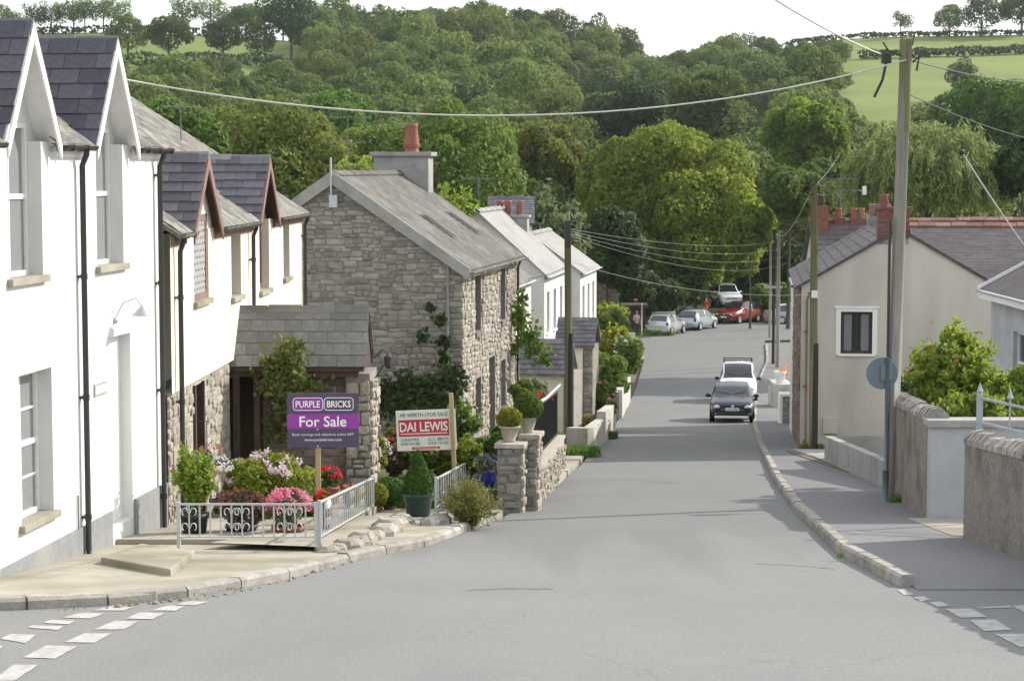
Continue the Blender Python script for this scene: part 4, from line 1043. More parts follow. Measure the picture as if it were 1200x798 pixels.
rubble(sw_, (-SW, 0, -8.4), (1, 0, 0), (0, 0, 1), SW, 8.4, gable_in, (.08, .175), (.13, .42), 'stone', 300, seed=12, proud=.035, prefer=lambda s: 0 if s[0] > 1.1 and s[1] > 3.4 else 1)
def fac_in(u, w):
    z = w - 8.4
    return 0 <= u <= SY and z < SEZ - .04 and not any(a - .04 < u < b + .04 and c - .06 < z < d + .1 for a, b, c, d in so_)
rubble(sw_, (0, 0, -8.4), (0, 1, 0), (0, 0, 1), SY, 8.4, fac_in, (.09, .2), (.16, .45), 'stone_warm', 0, seed=13, proud=.05)
for i, o_ in enumerate(so_):
    if i == 3:
        dr = MB().box(o_[0], o_[1], o_[2], o_[3], .2, .26); mapped(dr, fS); dro = dr.build('door', M['brown_wood'], S)
    else:
        ww_ = window(S, fS, *o_, .2, 'brown_wood', 'glass', True, 2, 1, .06); sill(ww_, fS, o_[0], o_[1], o_[2], .06, 'stone_brown', .14, .2)
ov = .14
rf = MB(); rf.prism([(.22, -ov, SEZ - .13), (-SW / 2, -ov, SAZ), (-SW - .22, -ov, SEZ - .13), (-SW - .22, -ov, SEZ - .2), (-SW / 2, -ov, SAZ - .07), (.22, -ov, SEZ - .2)], (0, SY + 2 * ov, 0))
rfo = rf.build('roof', M['slate_old'], S)
V_ = Vector((-(SW / 2 + .22), 0, SAZ - SEZ + .13))
slates(rfo, (.24, SY + ov, SEZ - .13), (0, -1, 0), V_, SY + 2 * ov, V_.length, .2, .32, 'slate_old', seed=14)
for sgn in (-1, 1):
    a = Vector((-SW / 2 + sgn * (SW / 2 + .24), -ov - .05, SEZ - .14)); b = Vector((-SW / 2, -ov - .05, SAZ))
    MB().prism([a + Vector((0, 0, .03)), b + Vector((0, 0, .05)), b + Vector((0, 0, -.28)), a + Vector((0, 0, -.27))], (0, .07, 0)).build('barge_board', M['concrete_grey'], S)
ridge_tiles(rfo, (-SW / 2, SY + ov, SAZ + .03), (-SW / 2, -ov, SAZ + .03), .13, .09, .5, 'slate_old')
nS = Vector((0, -1, 0)).cross(V_.normalized())
for y0, y1 in ((2.75, 3.4), (6.3, 6.95)):
    f = lambda x, y, h: Vector((x, y, SEZ - .13 + (.22 - x) * (V_.z / -V_.x))) + nS * h
    for nm, e, h, mt in (('rooflight', 0, .15, 'trim'), ('pane', .05, .158, 'glass')):
        xa, xb = -1.62 + e, -.72 - e; q = MB().prism([f(xa, y0 + e, -.02), f(xb, y0 + e, -.02), f(xb, y1 - e, -.02), f(xa, y1 - e, -.02)], nS * (h + .02))
        if nm == 'rooflight': rl = q.build(nm, M[mt], S)
        else: link(nm, q.build(nm, M['roof_pane'], data_only=True), rl)
half_gutter(S, (.3, -ov, SEZ - .2), (.3, SY + .2, SEZ - .2), .06, 'slate_moss')
downpipe(S, .1, SY - .15, -7.4, SEZ - .25, shoe=False)
gp = MB().tube((-.33, -.08, -6.2), (-.33, -.08, SEZ - .05), .028, n=8); gp.build('downpipe', M['galv'], S, True)
ch = MB().box(-3.95, -2.37, SY - .75, SY - .05, -2.0, .40).build('chimney', M['concrete_grey'], S, bevel=.015)
link('chimney_cap', MB().box(-4.05, -2.27, SY - .83, SY + .03, .40, .52).build('chimney_cap', M['concrete_grey'], data_only=True, bevel=.02), ch)
link('chimney_pot', MB().lathe([(.19, .5), (.21, .58), (.17, .62), (.23, .66), (.215, .78), (.165, 1.22), (.185, 1.26), (.175, 1.32), (.13, 1.32), (.12, 1.2)], (-2.92, SY - .4, 0), 16).build('chimney_pot', M['terracotta'], data_only=True, smooth=True), ch)
sdish = MB().tube((-SW / 2, -.25, -.7), (-SW / 2, -.25, .32), .025, n=8); sdish.cbox((-SW / 2 + .05, -.22, -.75), .2, .1, .3); sdish.build('aerial_mast', M['galv'], S)
fl = MB().quad((-2.3, SY - .76, -.5), (-2.3, SY - .7, -.5), (-2.25, SY - .1, -.95), (-2.25, SY - .1, -1.0)); 
# ------------------------------------------------------------------ generic two-slope house: ridge along local y, street front at x = 0, body towards -x
def cottage(name, label, X, Y, th, length, depth, zb, ze, zr, wallm, roofm, openings=(), over=.12, sw=.34, course=.24, gable_m=None, cat='house', front=1, group=None, door=None, seed=1, win='white_paint', tiles=True, pane='glass'):
    H = thing(name, (X, Y, zb), -th, label, cat, group, absz=True)
    f = Face((0, 0, 0), (0, front, 0), (front, 0, 0)); x1 = -depth * front; xm = x1 / 2
    if front < 0: f = Face((0, 0, 0), (0, 1, 0), (-1, 0, 0))
    mb = MB(); wall_grid(mb, f, 0, length, zb - .5, ze, list(openings) + ([door] if door else []), .15)
    mb.build('wall', M[wallm], H)
    g = MB()
    for y in (0, length): g.poly([(0, y, zb - .5), (x1, y, zb - .5), (x1, y, ze), (xm, y, zr - .06), (0, y, ze)])
    g.quad((x1, 0, zb - .5), (x1, length, zb - .5), (x1, length, ze), (x1, 0, ze)); g.build('gable_wall', M[gable_m or wallm], H)
    k = (zr - ze) / (depth / 2); o = over * front
    r_ = MB(); r_.prism([(o, -over, ze - over * k), (xm, -over, zr), (x1 - o, -over, ze - over * k), (x1 - o, -over, ze - over * k - .07), (xm, -over, zr - .07), (o, -over, ze - over * k - .07)], (0, length + 2 * over, 0))
    ro = r_.build('roof', M[roofm], H)
    if tiles:
        V_ = Vector((xm - o, 0, zr - ze + over * k))
        if front > 0: slates(ro, (o, length + over, ze - over * k), (0, -1, 0), V_, length + 2 * over, V_.length, course, sw, roofm, seed=seed)
        else: slates(ro, (o, -over, ze - over * k), (0, 1, 0), V_, length + 2 * over, V_.length, course, sw, roofm, seed=seed)
        ridge_tiles(ro, (xm, -over, zr + .03), (xm, length + over, zr + .03), .12, .09, .5, roofm)
    for q in openings:
        w_ = window(H, f, *q, .1, win, pane, True, 2, 1, .06); sill(w_, f, q[0], q[1], q[2], .05, 'white_paint', .07, .1)
    if door: MB_ = MB().box(door[0], door[1], door[2], door[3], .1, .15); mapped(MB_, f).build('door', M['brown_wood'], H)
    half_gutter(H, (o + .06 * front, -over, ze - over * k - .03), (o + .06 * front, length + over, ze - over * k - .03), .05, 'galv' if wallm != 'stone' else 'black_plastic')
    return H, f
def pots(ch, spots, z, mats=('terracotta',), h=.5, r=.12):
    for i, (x, y) in enumerate(spots):
        link('chimney_pot', MB().lathe([(r * .9, -.02), (r, .02), (r * .85, .06), (r * 1.05, .1), (r * .8, h - .1), (r * .95, h - .06), (r * .9, h), (r * .6, h), (r * .55, h - .1)], (x, y, z), 12).build('chimney_pot', M[mats[i % len(mats)]], data_only=True, smooth=True), ch)

TT = math.atan(.15)
A1, f1 = cottage('terraced_house', 'small white house squeezed between the stone house and the tall white house', -.3, 59, TT, 6.1, 5, -8.6, -3.35, -1.75, 'white_render', 'slate_moss', [(1.0, 1.8, -5.6, -4.3), (4.0, 4.8, -5.6, -4.3)], seed=21)
pb = MB().box(0, 1.55, 2.0, 4.3, -9, -6.0).build('porch_wall', M['cream_render'], A1)
pr = MB(); pr.prism([(0, 1.85, -6.05), (0, 3.15, -5.1), (0, 4.45, -6.05), (0, 4.45, -6.12), (0, 3.15, -5.17), (0, 1.85, -6.12)], (1.7, 0, 0)); po = pr.build('porch_roof', M['slate_moss'], A1)
slates(po, (0, 1.84, -6.05), (1, 0, 0), (0, 1.3, .95), 1.72, 1.61, .23, .3, 'slate', seed=22)
pq = MB().box(1.55, 1.85, 2.1, 4.2, -9, -6.1).build('porch_pillar', M['stone'], A1)
rubble(pq, (1.55, 2.1, -9), (1, 0, 0), (0, 0, 1), .3, 2.85, lambda u, w: True, (.14, .24), (.16, .3), 'stone', 0, seed=22)
MB().box(.5, .9, 1.97, 2.0, -7.4, -6.5).build('porch_window', M['glass'], A1)
B1, f2 = cottage('terraced_house', 'taller white terraced house with pale slate roof and two red chimney pots', 1.045, 66, TT, 5.4, 4.4, -9.2, -3.28, -1.28, 'white_render', 'slate_light', [(.6, 1.3, -5.3, -3.95), (2.3, 3.0, -5.3, -3.95), (4.0, 4.7, -5.3, -3.95), (.6, 1.4, -8.2, -6.6)], gable_m='grey_white', seed=23)  # gable in a greyer white: its shade is put into the colour
pb = MB().box(0, .95, 2.6, 4.6, -9.8, -5.85).build('porch_wall', M['cream_render'], B1)
pr = MB(); pr.prism([(0, 2.45, -5.85), (0, 3.6, -4.98), (0, 4.75, -5.85), (0, 4.75, -5.92), (0, 3.6, -5.05), (0, 2.45, -5.92)], (1.35, 0, 0)); po = pr.build('porch_roof', M['slate_moss'], B1)
slates(po, (0, 2.44, -5.85), (1, 0, 0), (0, 1.15, .87), 1.37, 1.44, .21, .3, 'slate', seed=24)
pq = MB().box(.95, 1.28, 2.7, 4.5, -9.8, -5.9).build('porch_pillar', M['stone'], B1)
rubble(pq, (.95, 2.7, -9.8), (1, 0, 0), (0, 0, 1), .33, 3.8, lambda u, w: True, (.14, .24), (.16, .3), 'stone', 0, seed=25)
ch = MB().box(-2.35, -1.25, 4.85, 5.35, -2.9, -1.62).build('chimney', M['concrete_grey'], B1, bevel=.01)
link('chimney_cap', MB().box(-2.42, -1.18, 4.8, 5.4, -1.62, -1.54).build('chimney_cap', M['concrete_grey'], data_only=True, bevel=.01), ch)
pots(ch, ((-1.95, 5.1), (-1.55, 5.1), (-2.25, 5.1)), -1.54, ('terracotta', 'brick_red'), .5, .13)
C1, f3 = cottage('terraced_house', 'last white terraced house, pale grey roof ending by the dark trees', 2.4, 72, TT, 5.3, 3.6, -9.8, -3.5, -2.2, 'white_render', 'slate_light', [(.7, 1.4, -5.5, -4.1), (2.3, 3.0, -5.5, -4.1), (3.9, 4.6, -5.5, -4.1), (3.6, 4.4, -8.6, -7.2)], gable_m='grey_white', seed=26)  # shaded gable coloured greyer than the sunlit front

# right-hand cream house with gable to the camera and a cross range
g0 = G(937, 530)
TR = math.atan(.118)
Rr = thing('gabled_house', (g0.x, g0.y, -7.75), -TR, 'cream house on the right with plain gable, one dark window and red brick chimney', 'house', absz=True)
RW, RE, RA = 5.2, -3.1, -1.58
fR = Face((0, 0, 0), (1, 0, 0), (0, -1, 0)); wR = (1.07, 1.92, -4.97, -3.82)
mb = MB(); wall_grid(mb, fR, 0, RW, -8.4, RE, [wR], .14); mb.poly([(0, 0, RE), (RW, 0, RE), (RW / 2, 0, RA - .05)]); mb.build('gable_wall', M['cream_gable'], Rr)
mb = MB(); mb.quad((0, 0, -8.4), (0, 10, -8.6), (0, 10, RE), (0, 0, RE)); mb.quad((RW, 0, -8.4), (RW, 6, -8.4), (RW, 6, RE), (RW, 0, RE)); mb.poly([(0, 10, -8.6), (RW, 10, -8.6), (RW, 10, RE), (RW / 2, 10, RA), (0, 10, RE)])
sw2 = mb.build('wall', M['mortar'], Rr)
rubble(sw2, (0, 10, -8.4), (0, -1, 0), (0, 0, 1), 10, 5.2, lambda u, w: 0 < u < 9.95 and w < 5.2, (.14, .26), (.25, .55), 'stone_brown', 0, seed=31)
MB().box(-.005, RW, -.02, 0, -8.4, -7.45).build('plinth', M['concrete_grey'], Rr)
ww_ = window(Rr, fR, *wR, .1, 'brown_wood', 'glass', False, 2, 1, .07); sill(ww_, fR, wR[0], wR[1], wR[2], .06, 'white_paint', .06, .1)
cu = MB()
for a, b in ((wR[0] + .09, wR[0] + .3), (wR[1] - .3, wR[1] - .09)): cu.box(a, b, wR[2] + .08, wR[3] - .08, .128, .133)
link('curtain', mapped(cu, fR).build('curtain', M['glass_pale'], data_only=True), ww_)
sr = MB(); a, b, c, d = wR
for q in ((a - .13, a, c - .02, d + .1), (b, b + .13, c - .02, d + .1), (a, b, d, d + .1)): sr.box(q[0], q[1], q[2], q[3], -.025, .01)
sr.box(a - .18, b + .18, d + .1, d + .15, -.05, .0)
mapped(sr, fR).build('window_surround', M['white_paint'], Rr)
k = (RA - RE) / (RW / 2)
rf = MB(); rf.prism([(-.18, -.06, RE - .18 * k + .03), (RW / 2, -.06, RA + .03), (RW + .12, -.06, RE - .12 * k + .03), (RW + .12, -.06, RE - .12 * k - .03), (RW / 2, -.06, RA - .04), (-.18, -.06, RE - .18 * k - .03)], (0, 10.1, 0))
rfo = rf.build('roof', M['slate_brown'], Rr)
V_ = Vector((RW / 2 + .18, 0, RA - RE + .18 * k))
slates(rfo, (-.18, -.07, RE - .18 * k + .03), (0, -1, 0) if False else (0, -1, 0), V_, 0.01, V_.length, .24, .42, 'slate_brown', seed=32) if False else None
U_ = Vector((0, -1, 0)); slates(rfo, Vector((-.18, 10.04, RE - .18 * k + .03)), U_, V_, 10.12, V_.length, .26, .42, 'slate_brown', seed=32, thick=.007)
V2 = Vector((-(RW / 2 + .12), 0, RA - RE + .12 * k)); slates(rfo, Vector((RW + .12, -.07, RE - .12 * k + .03)), (0, 1, 0), V2, 8, V2.length, .24, .34, 'slate_brown', seed=33)
ridge_tiles(Rr, (RW / 2, .45, RA + .06), (RW / 2, 9.8, RA + .06), .13, .09, .45, 'ridge_red')
ch = MB().box(2.02, 2.86, .0, .52, -2.0, -1.06).build('chimney', M['brick_red'], Rr, bevel=.008)
mb = MB()
for r_ in range(12):
    z = -1.98 + r_ * .077
    for c_ in range(4):
        x = 2.02 + c_ * .21 + (.1 if r_ % 2 else 0) - .0
        mb = MB().box(max(2.015, x), min(2.865, x + .2), -.014, .0, z, z + .066)
        if max(2.015, x) < min(2.865, x + .2) - .02 and z < -1.1 and z > -1.86: link('brick', mb.build('brick', M['brick_red'], data_only=True), ch)
link('chimney_cap', MB().box(1.97, 2.91, -.05, .57, -1.06, -.98).build('chimney_cap', M['brick_red'], data_only=True, bevel=.01), ch)
pots(ch, ((2.2, .26), (2.62, .26)), -.98, ('brick_red', 'terracotta'), .34, .12)
# cross range running right
ry0, ry1, rz0, rz1 = 1.3, 4.6, -3.32, -1.58
mb = MB(); mb.quad((RW, ry0, -8.2), (17, ry0, -8.2), (17, ry0, rz0), (RW, ry0, rz0)); mb.build('range_wall', M['cream_gable'], Rr)
kk = (rz1 - rz0) / (ry1 - ry0 + .15)
rf = MB(); rf.prism([(3.2, ry0 - .15, rz0), (3.2, ry1, rz1), (3.2, 2 * ry1 - ry0, rz0), (3.2, 2 * ry1 - ry0, rz0 - .07), (3.2, ry1, rz1 - .07), (3.2, ry0 - .15, rz0 - .07)], (14, 0, 0)); ro = rf.build('range_roof', M['slate_brown'], Rr)
V3 = Vector((0, ry1 - ry0 + .15, rz1 - rz0)); slates(ro, (3.2, ry0 - .16, rz0), (1, 0, 0), V3, 14, V3.length, .17, .26, 'slate_brown', seed=34, thick=.003)
ridge_tiles(ro, (3.0, ry1, rz1 + .05), (17, ry1, rz1 + .05), .15, .10, .46, 'ridge_red')
half_gutter(Rr, (17, ry0 - .2, rz0 - .03), (RW + .1, ry0 - .2, rz0 - .03), .055, 'black_plastic')
ch = MB().box(2.25, 3.0, 9.0, 9.6, -2.2, -1.45).build('chimney', M['concrete_grey'], Rr, bevel=.01); pots(ch, ((2.4, 9.3), (2.6, 9.3), (2.85, 9.3)), -1.45, ('ridge_red', 'terracotta'), .4, .12)
ext = MB().box(-.02, 1.2, 10.2, 14.5, -9.6, -3.75).build('rear_extension', M['grey_white'], Rr)
link('flat_roof', MB().box(-.1, 1.3, 10.1, 14.6, -3.75, -3.66).build('flat_roof', M['lead'], data_only=True), ext)
downpipe(Rr, .15, -.06, -7.9, RE - .2, 'pink_wood', .03, False)
eb = MB().box(.62, 1.0, -.10, .0, -7.15, -6.7).build('meter_box', M['cream_gable'], Rr, bevel=.01)

def ridge_x_house(name, label, x0, x1, y0, depth, zb, ze, zr, wallm, roofm, cat='house', ops=(), rz=0, tiles=True, win='white_paint', seed=1, tile_m=None):
    """ridge along x, eaves wall facing the camera"""
    H = thing(name, (x0, y0, zb), rz, label, cat, None, absz=True); L_ = x1 - x0; f = Face((0, 0, 0), (1, 0, 0), (0, -1, 0))
    mb = MB(); wall_grid(mb, f, 0, L_, zb - .6, ze, ops, .12)
    for x in (0, L_): mb.poly([(x, 0, zb - .6), (x, depth, zb - .6), (x, depth, ze), (x, depth / 2, zr - .05), (x, 0, ze)])
    mb.quad((0, depth, zb - .6), (L_, depth, zb - .6), (L_, depth, ze), (0, depth, ze)); mb.build('wall', M[wallm], H)
    o = .15; k = (zr - ze) / (depth / 2)
    r_ = MB(); r_.prism([(-o, -o, ze - o * k), (-o, depth / 2, zr), (-o, depth + o, ze - o * k), (-o, depth + o, ze - o * k - .08), (-o, depth / 2, zr - .08), (-o, -o, ze - o * k - .08)], (L_ + 2 * o, 0, 0)); ro = r_.build('roof', M[roofm], H)
    if tiles:
        V_ = Vector((0, depth / 2 + o, zr - ze + o * k)); slates(ro, (-o, -o - .01, ze - o * k), (1, 0, 0), V_, L_ + 2 * o, V_.length, .26, .36, roofm, seed=seed)
    ridge_tiles(ro, (-o, depth / 2, zr + .04), (L_ + o, depth / 2, zr + .04), .14, .1, .5, tile_m or roofm)
    for q in ops:
        w_ = window(H, f, *q, .08, win, 'glass', True, 2, 1, .07)
    return H
R2 = ridge_x_house('house', 'dark slate roofed house behind the cream gable, brick chimney at its left end', 10.95, 17.6, 72, 5.4, -10, -4.3, -1.78, 'cream_gable', 'slate_brown', seed=35, tile_m='ridge_red')
ch = MB().box(0.02, .5, 2.2, 2.75, -2.4, -1.28).build('chimney', M['brick_red'], R2, bevel=.01); pots(ch, ((.26, 2.47),), -1.28, ('brown_wood',), .42, .13)
ch = MB().box(.75, 1.15, 2.45, 2.95, -2.2, -1.72).build('chimney', M['brick_red'], R2, bevel=.01); pots(ch, ((.95, 2.7),), -1.72, ('terracotta',), .36, .12)
ch = MB().box(1.35, 1.9, 2.45, 2.95, -2.2, -1.72).build('chimney', M['brick_red'], R2, bevel=.01); pots(ch, ((1.5, 2.7), (1.78, 2.7)), -1.72, ('terracotta', 'ridge_red'), .36, .12)
R4 = ridge_x_house('house', 'long house behind the right-hand slate roof, only its ridge showing', 16, 34, 70, 6, -10, -4.2, -1.72, 'cream_gable', 'slate_brown', seed=36, tiles=False, tile_m='ridge_red')
R3, f5 = cottage('bungalow', 'pale house with white roof edge at the right picture edge', 11.3, 36, 0.0, 12.2, 6.6, -6.4, -2.66, -.86, 'concrete_blue', 'slate_brown', [(8.5, 10.0, -5.0, -3.6)], over=.22, front=-1, seed=37)
for sgn in (0,):
    y = 12.2 + .22; k = (-.86 + 2.66) / 3.3
    MB().prism([(-.26, y, -2.66 - .22 * k + .06), (3.3, y, -.86 + .06), (3.3, y, -.86 - .16), (-.26, y, -2.66 - .22 * k - .16)], (0, .05, 0)).build('barge_board', M['white_paint'], R3)
MB().box(-.25, -.22, -.2, 12.42, -3.0, -2.8).build('fascia', M['white_paint'], R3)

# small far buildings
ridge_x_house('house', 'dark slate roofed house behind the terrace chimney', -1.15, 1.05, 108, 4.5, -11, -2.7, -1.45, 'grey_white', 'slate', seed=41)
ridge_x_house('house', 'dark tiled house in the shade beside the big round tree', 4.6, 6.6, 126, 5, -11.6, -5.4, -3.75, 'stone_brown', 'slate', seed=42)
cottage('shed', 'small white gabled building between the brown pole and the far poles', 38.6, 250, 0.0, 8, 3.9, -12.4, -9.6, -7.1, 'white_render', 'slate', tiles=False, cat='building')
hx, hy = on_hill(882, 238)
ridge_x_house('house', 'grey-roofed house on the hill foot at the right of the round tree', hx - 1.8, hx + 1.9, hy, 4.5, tz(hx, hy) - 1, tz(hx, hy) + 1.8, tz(hx, hy) + 4.3, 'grey_white', 'slate_moss', ops=[(2.4, 3.4, tz(hx, hy) + .3, tz(hx, hy) + 1.5)], tiles=False)
hx, hy = on_hill(985, 200)
ridge_x_house('house', 'blue-grey roof showing between the oak and the willow', hx - 1.5, hx + 2.2, hy - 20, 5, tz(hx, hy - 20) - 1, tz(hx, hy - 20) + 3.2, tz(hx, hy - 20) + 6, 'grey_white', 'lead', tiles=False)
hx, hy = on_hill(690, 166)
ridge_x_house('house', 'tiny white house peeping out above the wire in the wood', hx - 1.3, hx + 1.2, hy - 14, 4, tz(hx, hy) - 6, tz(hx, hy) + 1.4, tz(hx, hy) + 2.2, 'white_render', 'slate', tiles=False)
o = thing('low_building', (20.9, 174, -11.8), 0, 'long low building with white roof edge behind the parked jeep', 'building', None, absz=True)
MB().box(-3, 4, 0, 5, -12.4, -8.4).build('wall', M['wood_floor'], o); MB().box(-3.2, 4.2, -.3, 5.2, -8.4, -8.05).build('roof', M['white_paint'], o)
w_ = MB().box(.6, 3.4, -.06, 0, -11.4, -9.0).build('window', M['white_paint'], o)
for i in range(4): link('pane', MB().box(.68 + i * .68, 1.28 + i * .68, -.09, -.06, -11.2, -9.15).build('pane', M['glass_pale'], data_only=True), w_)
o = thing('storage_box', (15.9, 165.5, -11.7), 0, 'tall blue box standing behind the white jeep', 'box', None, absz=True)
MB().box(0, 1.25, 0, 1.5, -11.8, -7.9).build('body', M['blue_box'], o, bevel=.04); MB().box(-.45, -.02, .1, 1.4, -11.8, -7.95).build('side_panel', M['concrete_grey'], o, bevel=.02)
MB().box(.1, 1.15, -.03, 0, -11.6, -8.2).build('door', M['blue_box'], o)
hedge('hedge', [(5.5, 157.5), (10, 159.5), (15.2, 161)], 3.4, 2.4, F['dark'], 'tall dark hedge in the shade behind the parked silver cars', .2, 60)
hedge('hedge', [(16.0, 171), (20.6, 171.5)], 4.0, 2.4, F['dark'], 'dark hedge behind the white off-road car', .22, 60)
hedge('hedge', [(20.5, 160.5), (26, 161.5)], 1.6, 1.6, F['mid'], 'lower green hedge on the verge right of the bend', .18, 60)
vs = [(14.6, 157.6, -11.9), (19.6, 157.6, -11.9), (19.6, 159.0, -10.75), (14.6, 159.0, -10.75), (14.6, 170, -10.75), (19.6, 170, -10.75), (14.6, 170, -12), (19.6, 170, -12), (14.6, 157.6, -12), (19.6, 157.6, -12)]
tag(MB().add(vs, [(0, 1, 2, 3), (3, 2, 5, 4), (0, 3, 4, 6, 8), (1, 9, 7, 5, 2), (4, 5, 7, 6)]).build('raised_drive', M['wood_floor']), 'raised drive above the bend', kind='structure')
tag(MB().box(10.2, 12.1, 151, 151.3, -11.9, -10.4).build('low_wall', M['grey_white'], bevel=.02), 'low pale wall behind the silver cars', 'wall')
# ------------------------------------------------------------------ poles and wires
def pole(name, label, x, y, zt, r0, r1, mat, lean=(0, 0), zb=None):
    zb = gz(y) if zb is None else zb
    o = thing(name, (x, y, zb), 0, label, 'pole')
    MB().path([(0, 0, -.5), (lean[0] * .5, lean[1] * .5, (zt - zb) * .5), (lean[0], lean[1], zt - zb)], [r0, (r0 + r1) / 2, r1], 14).build('shaft', M[mat], o, True)
    return o
bp = G(1042, 590); top = at(1062, 46, bp.y)
big = pole('utility_pole', 'tall weathered timber pole rising out of the wall by the round sign', bp.x, bp.y, top.z, .122, .100, 'timber_pole', (top.x - bp.x, 0))
hb = top.z - gz(bp.y); lx = top.x - bp.x
MB().lathe([(.1055, hb - 1.6), (.103, hb - .02), (.103, hb), (.08, hb + .01)], (lx * .93, 0, 0), 14, 1, 1).build('mossy_top', M['pole_mossy'], big, True)
hw = MB(); hw.path([(lx - .1, -.05, hb - .28), (lx - .32, -.08, hb - .2), (lx - .42, -.1, hb - .05)], .018, 6); hw.cbox((lx - .36, -.1, hb - .34), .16, .12, .16); hw.path([(lx - .34, -.1, hb - .3), (lx - .42, -.1, hb - .7), (lx - .56, -.1, hb - 1.0)], .026, 6); hw.path([(lx + .1, -.1, hb - .4), (lx + .2, -.14, hb - .3), (lx + .16, -.14, hb - .55)], .02, 6)
for x in (-.06, .11): hw.tube((lx + x, 0, hb - .1), (lx + x * 1.3, 0, hb + .12), .012, n=6)
hw.build('bracket', M['black_iron'], big)
MB().box(lx * .3 - .02, lx * .3 + .05, -.17, -.13, 1.75, 2.35).build('warning_strip', M['sign_white'], big)
MB().box(-.1, -.06, -.12, -.05, .0, hb * .62).build('cable_guard', M['black_plastic'], big)
b2 = G(667, 528)
blk = pole('utility_pole', 'slim black-topped pole on the left with green stained middle', b2.x, b2.y, at(662, 258, b2.y).z, .125, .09, 'pole_mossy', (-.06, 0))
hb2 = at(662, 258, b2.y).z - gz(b2.y)
MB().lathe([(.128, -.3), (.118, 2.7), (.112, 3.3)], (0, 0, 0), 14).build('tarred_foot', M['pole_black'], blk, True)
MB().box(-.13, .03, -.13, .08, hb2 - .75, hb2 - .0).build('junction_box', M['black_plastic'], blk, bevel=.02)
MB().tube((-.02, 0, hb2), (-.03, 0, hb2 + .25), .03, n=8).build('pole_tip', M['timber_pole'], blk)
b3 = G(955, 532)
p3 = pole('utility_pole', 'mossy pole standing against the corner of the cream gable', b3.x - .05, b3.y, at(951, 213, b3.y).z, .12, .085, 'pole_mossy', (-.06, 0))
MB().lathe([(.123, -.3), (.112, 3.0)], (0, 0, 0), 14).build('tarred_foot', M['pole_black'], p3, True)
MB().cbox((-.03, -.12, at(951, 344, b3.y).z - gz(b3.y)), .16, .05, .2).build('name_plate', M['sign_white'], p3, bevel=.01)
hr = MB()
for z in (-.1, -.35): hr.path([(-.25, 0, z), (-.05, -.1, z + .03), (.18, 0, z - .02)], .014, 6)
o = link('bracket', hr.build('bracket', M['black_iron'], data_only=True), p3, (0, 0, at(951, 213, b3.y).z - gz(b3.y)))
far_p = []
for px, pyb, pyt, r_, mt, lab in ((906, 428, 268, .1, 'pole_black', 'black pole, first of the far group on the right footway'), (911, 432, 272, .13, 'timber_pole', 'thick pale pole just right of the black far pole'), (902, 395, 288, .1, 'timber_pole', 'thin far pole left of the black pole at the bend')):
    q = G(px, pyb); t_ = at(px - 1, pyt, q.y); far_p.append((q, t_)); pole('utility_pole', lab, q.x, q.y, t_.z, r_, r_ * .75, mt)
q, t_ = far_p[0]
lb = thing('blue_bracket_sign', (q.x - .05, q.y - .15, at(906, 336, q.y).z), 0, 'small blue arm fixed across the far black pole', 'sign'); MB().cbox((0, 0, 0), 1.1, .05, .14).build('panel', M['blue_steel'], lb)

def wire(label, p, q, sag, r=.012, mat='cable', n=28, name='overhead_wire'):
    p, q = Vector(p), Vector(q); pts = []
    for i in range(n + 1): t = i / n; a = p.lerp(q, t); a.z -= sag * 4 * t * (1 - t); pts.append(a)
    return tag(MB().path(pts, r, 6).build(name, M[mat], None, True), label, 'wire')
M['cable_grey'] = plain('cable_grey', (.25, .25, .24), .7)
pt = Vector((top.x, top.y, top.z - .36))
wire('thick pale cable sagging across the street from the dormers to the tall pole', at(146, 93, 29.8), pt + Vector((-.02, -.12, .0)), .72, .0145, 'cable')
wire('pale cable rising from the tall pole out of the top of the picture', pt + Vector((-.45, -.1, .1)), at(820, -60, 22), .1, .0145, 'cable')
wire('thin dark wire leaving the tall pole to the right, upper one', pt + Vector((.1, 0, 0)), at(1260, 96, 50), .15, .011, 'cable_dark')
wire('thin dark wire leaving the tall pole to the right, lower one', pt + Vector((.1, 0, -.6)), at(1260, 172, 48), .15, .009, 'cable_dark')
wire('faint wire crossing the sky at top centre', at(650, 40, 90), at(860, -20, 60), .1, .006, 'cable')
wire('stay wire slanting over the slate roof at the right', at(1127, 178, 46), at(1215, 308, 47), .05, .016, 'cable')
tag(MB().ball(at(1127, 178, 46), .07, 6).build('insulator', M['trim'], None, True), 'dark insulator at the top of the slanting stay wire', 'insulator')
bt = Vector((b2.x, b2.y, at(664, 268, b2.y).z)); e2 = far_p[1][1]
for i in range(4):
    wire(('upper', 'second', 'third', 'lowest')[i] + ' of four pale wires fanning from the black-topped pole to the far poles', bt + Vector((0, 0, -.06 * i)), e2 + Vector((.2 * i, 0, -.5 - .42 * i)), .35 + .1 * i, .005, 'cable_grey', name='telephone_wire')
wire('wire from the black-topped pole across to the terrace eaves', bt + Vector((0, 0, -1.0)), at(612, 326, 66), .1, .01, 'cable_dark')
wire('service wire between the mossy pole and the far poles', at(951, 222, b3.y), e2 + Vector((0, 0, -.1)), .5, .008, 'cable')
wire('taut service wire from the black-topped pole towards the mossy pole', bt + Vector((0, 0, -.9)), at(951, 345, b3.y) , .3, .007, 'cable')
wire('dark diagonal wire above the mossy pole', at(951, 222, b3.y), at(985, 178, 80), .1, .012, 'cable_dark')
wire('thin wire along the ridge of the stone house', at(386, 193, 50.5), at(510, 192, 60), .02, .008, 'cable_dark')
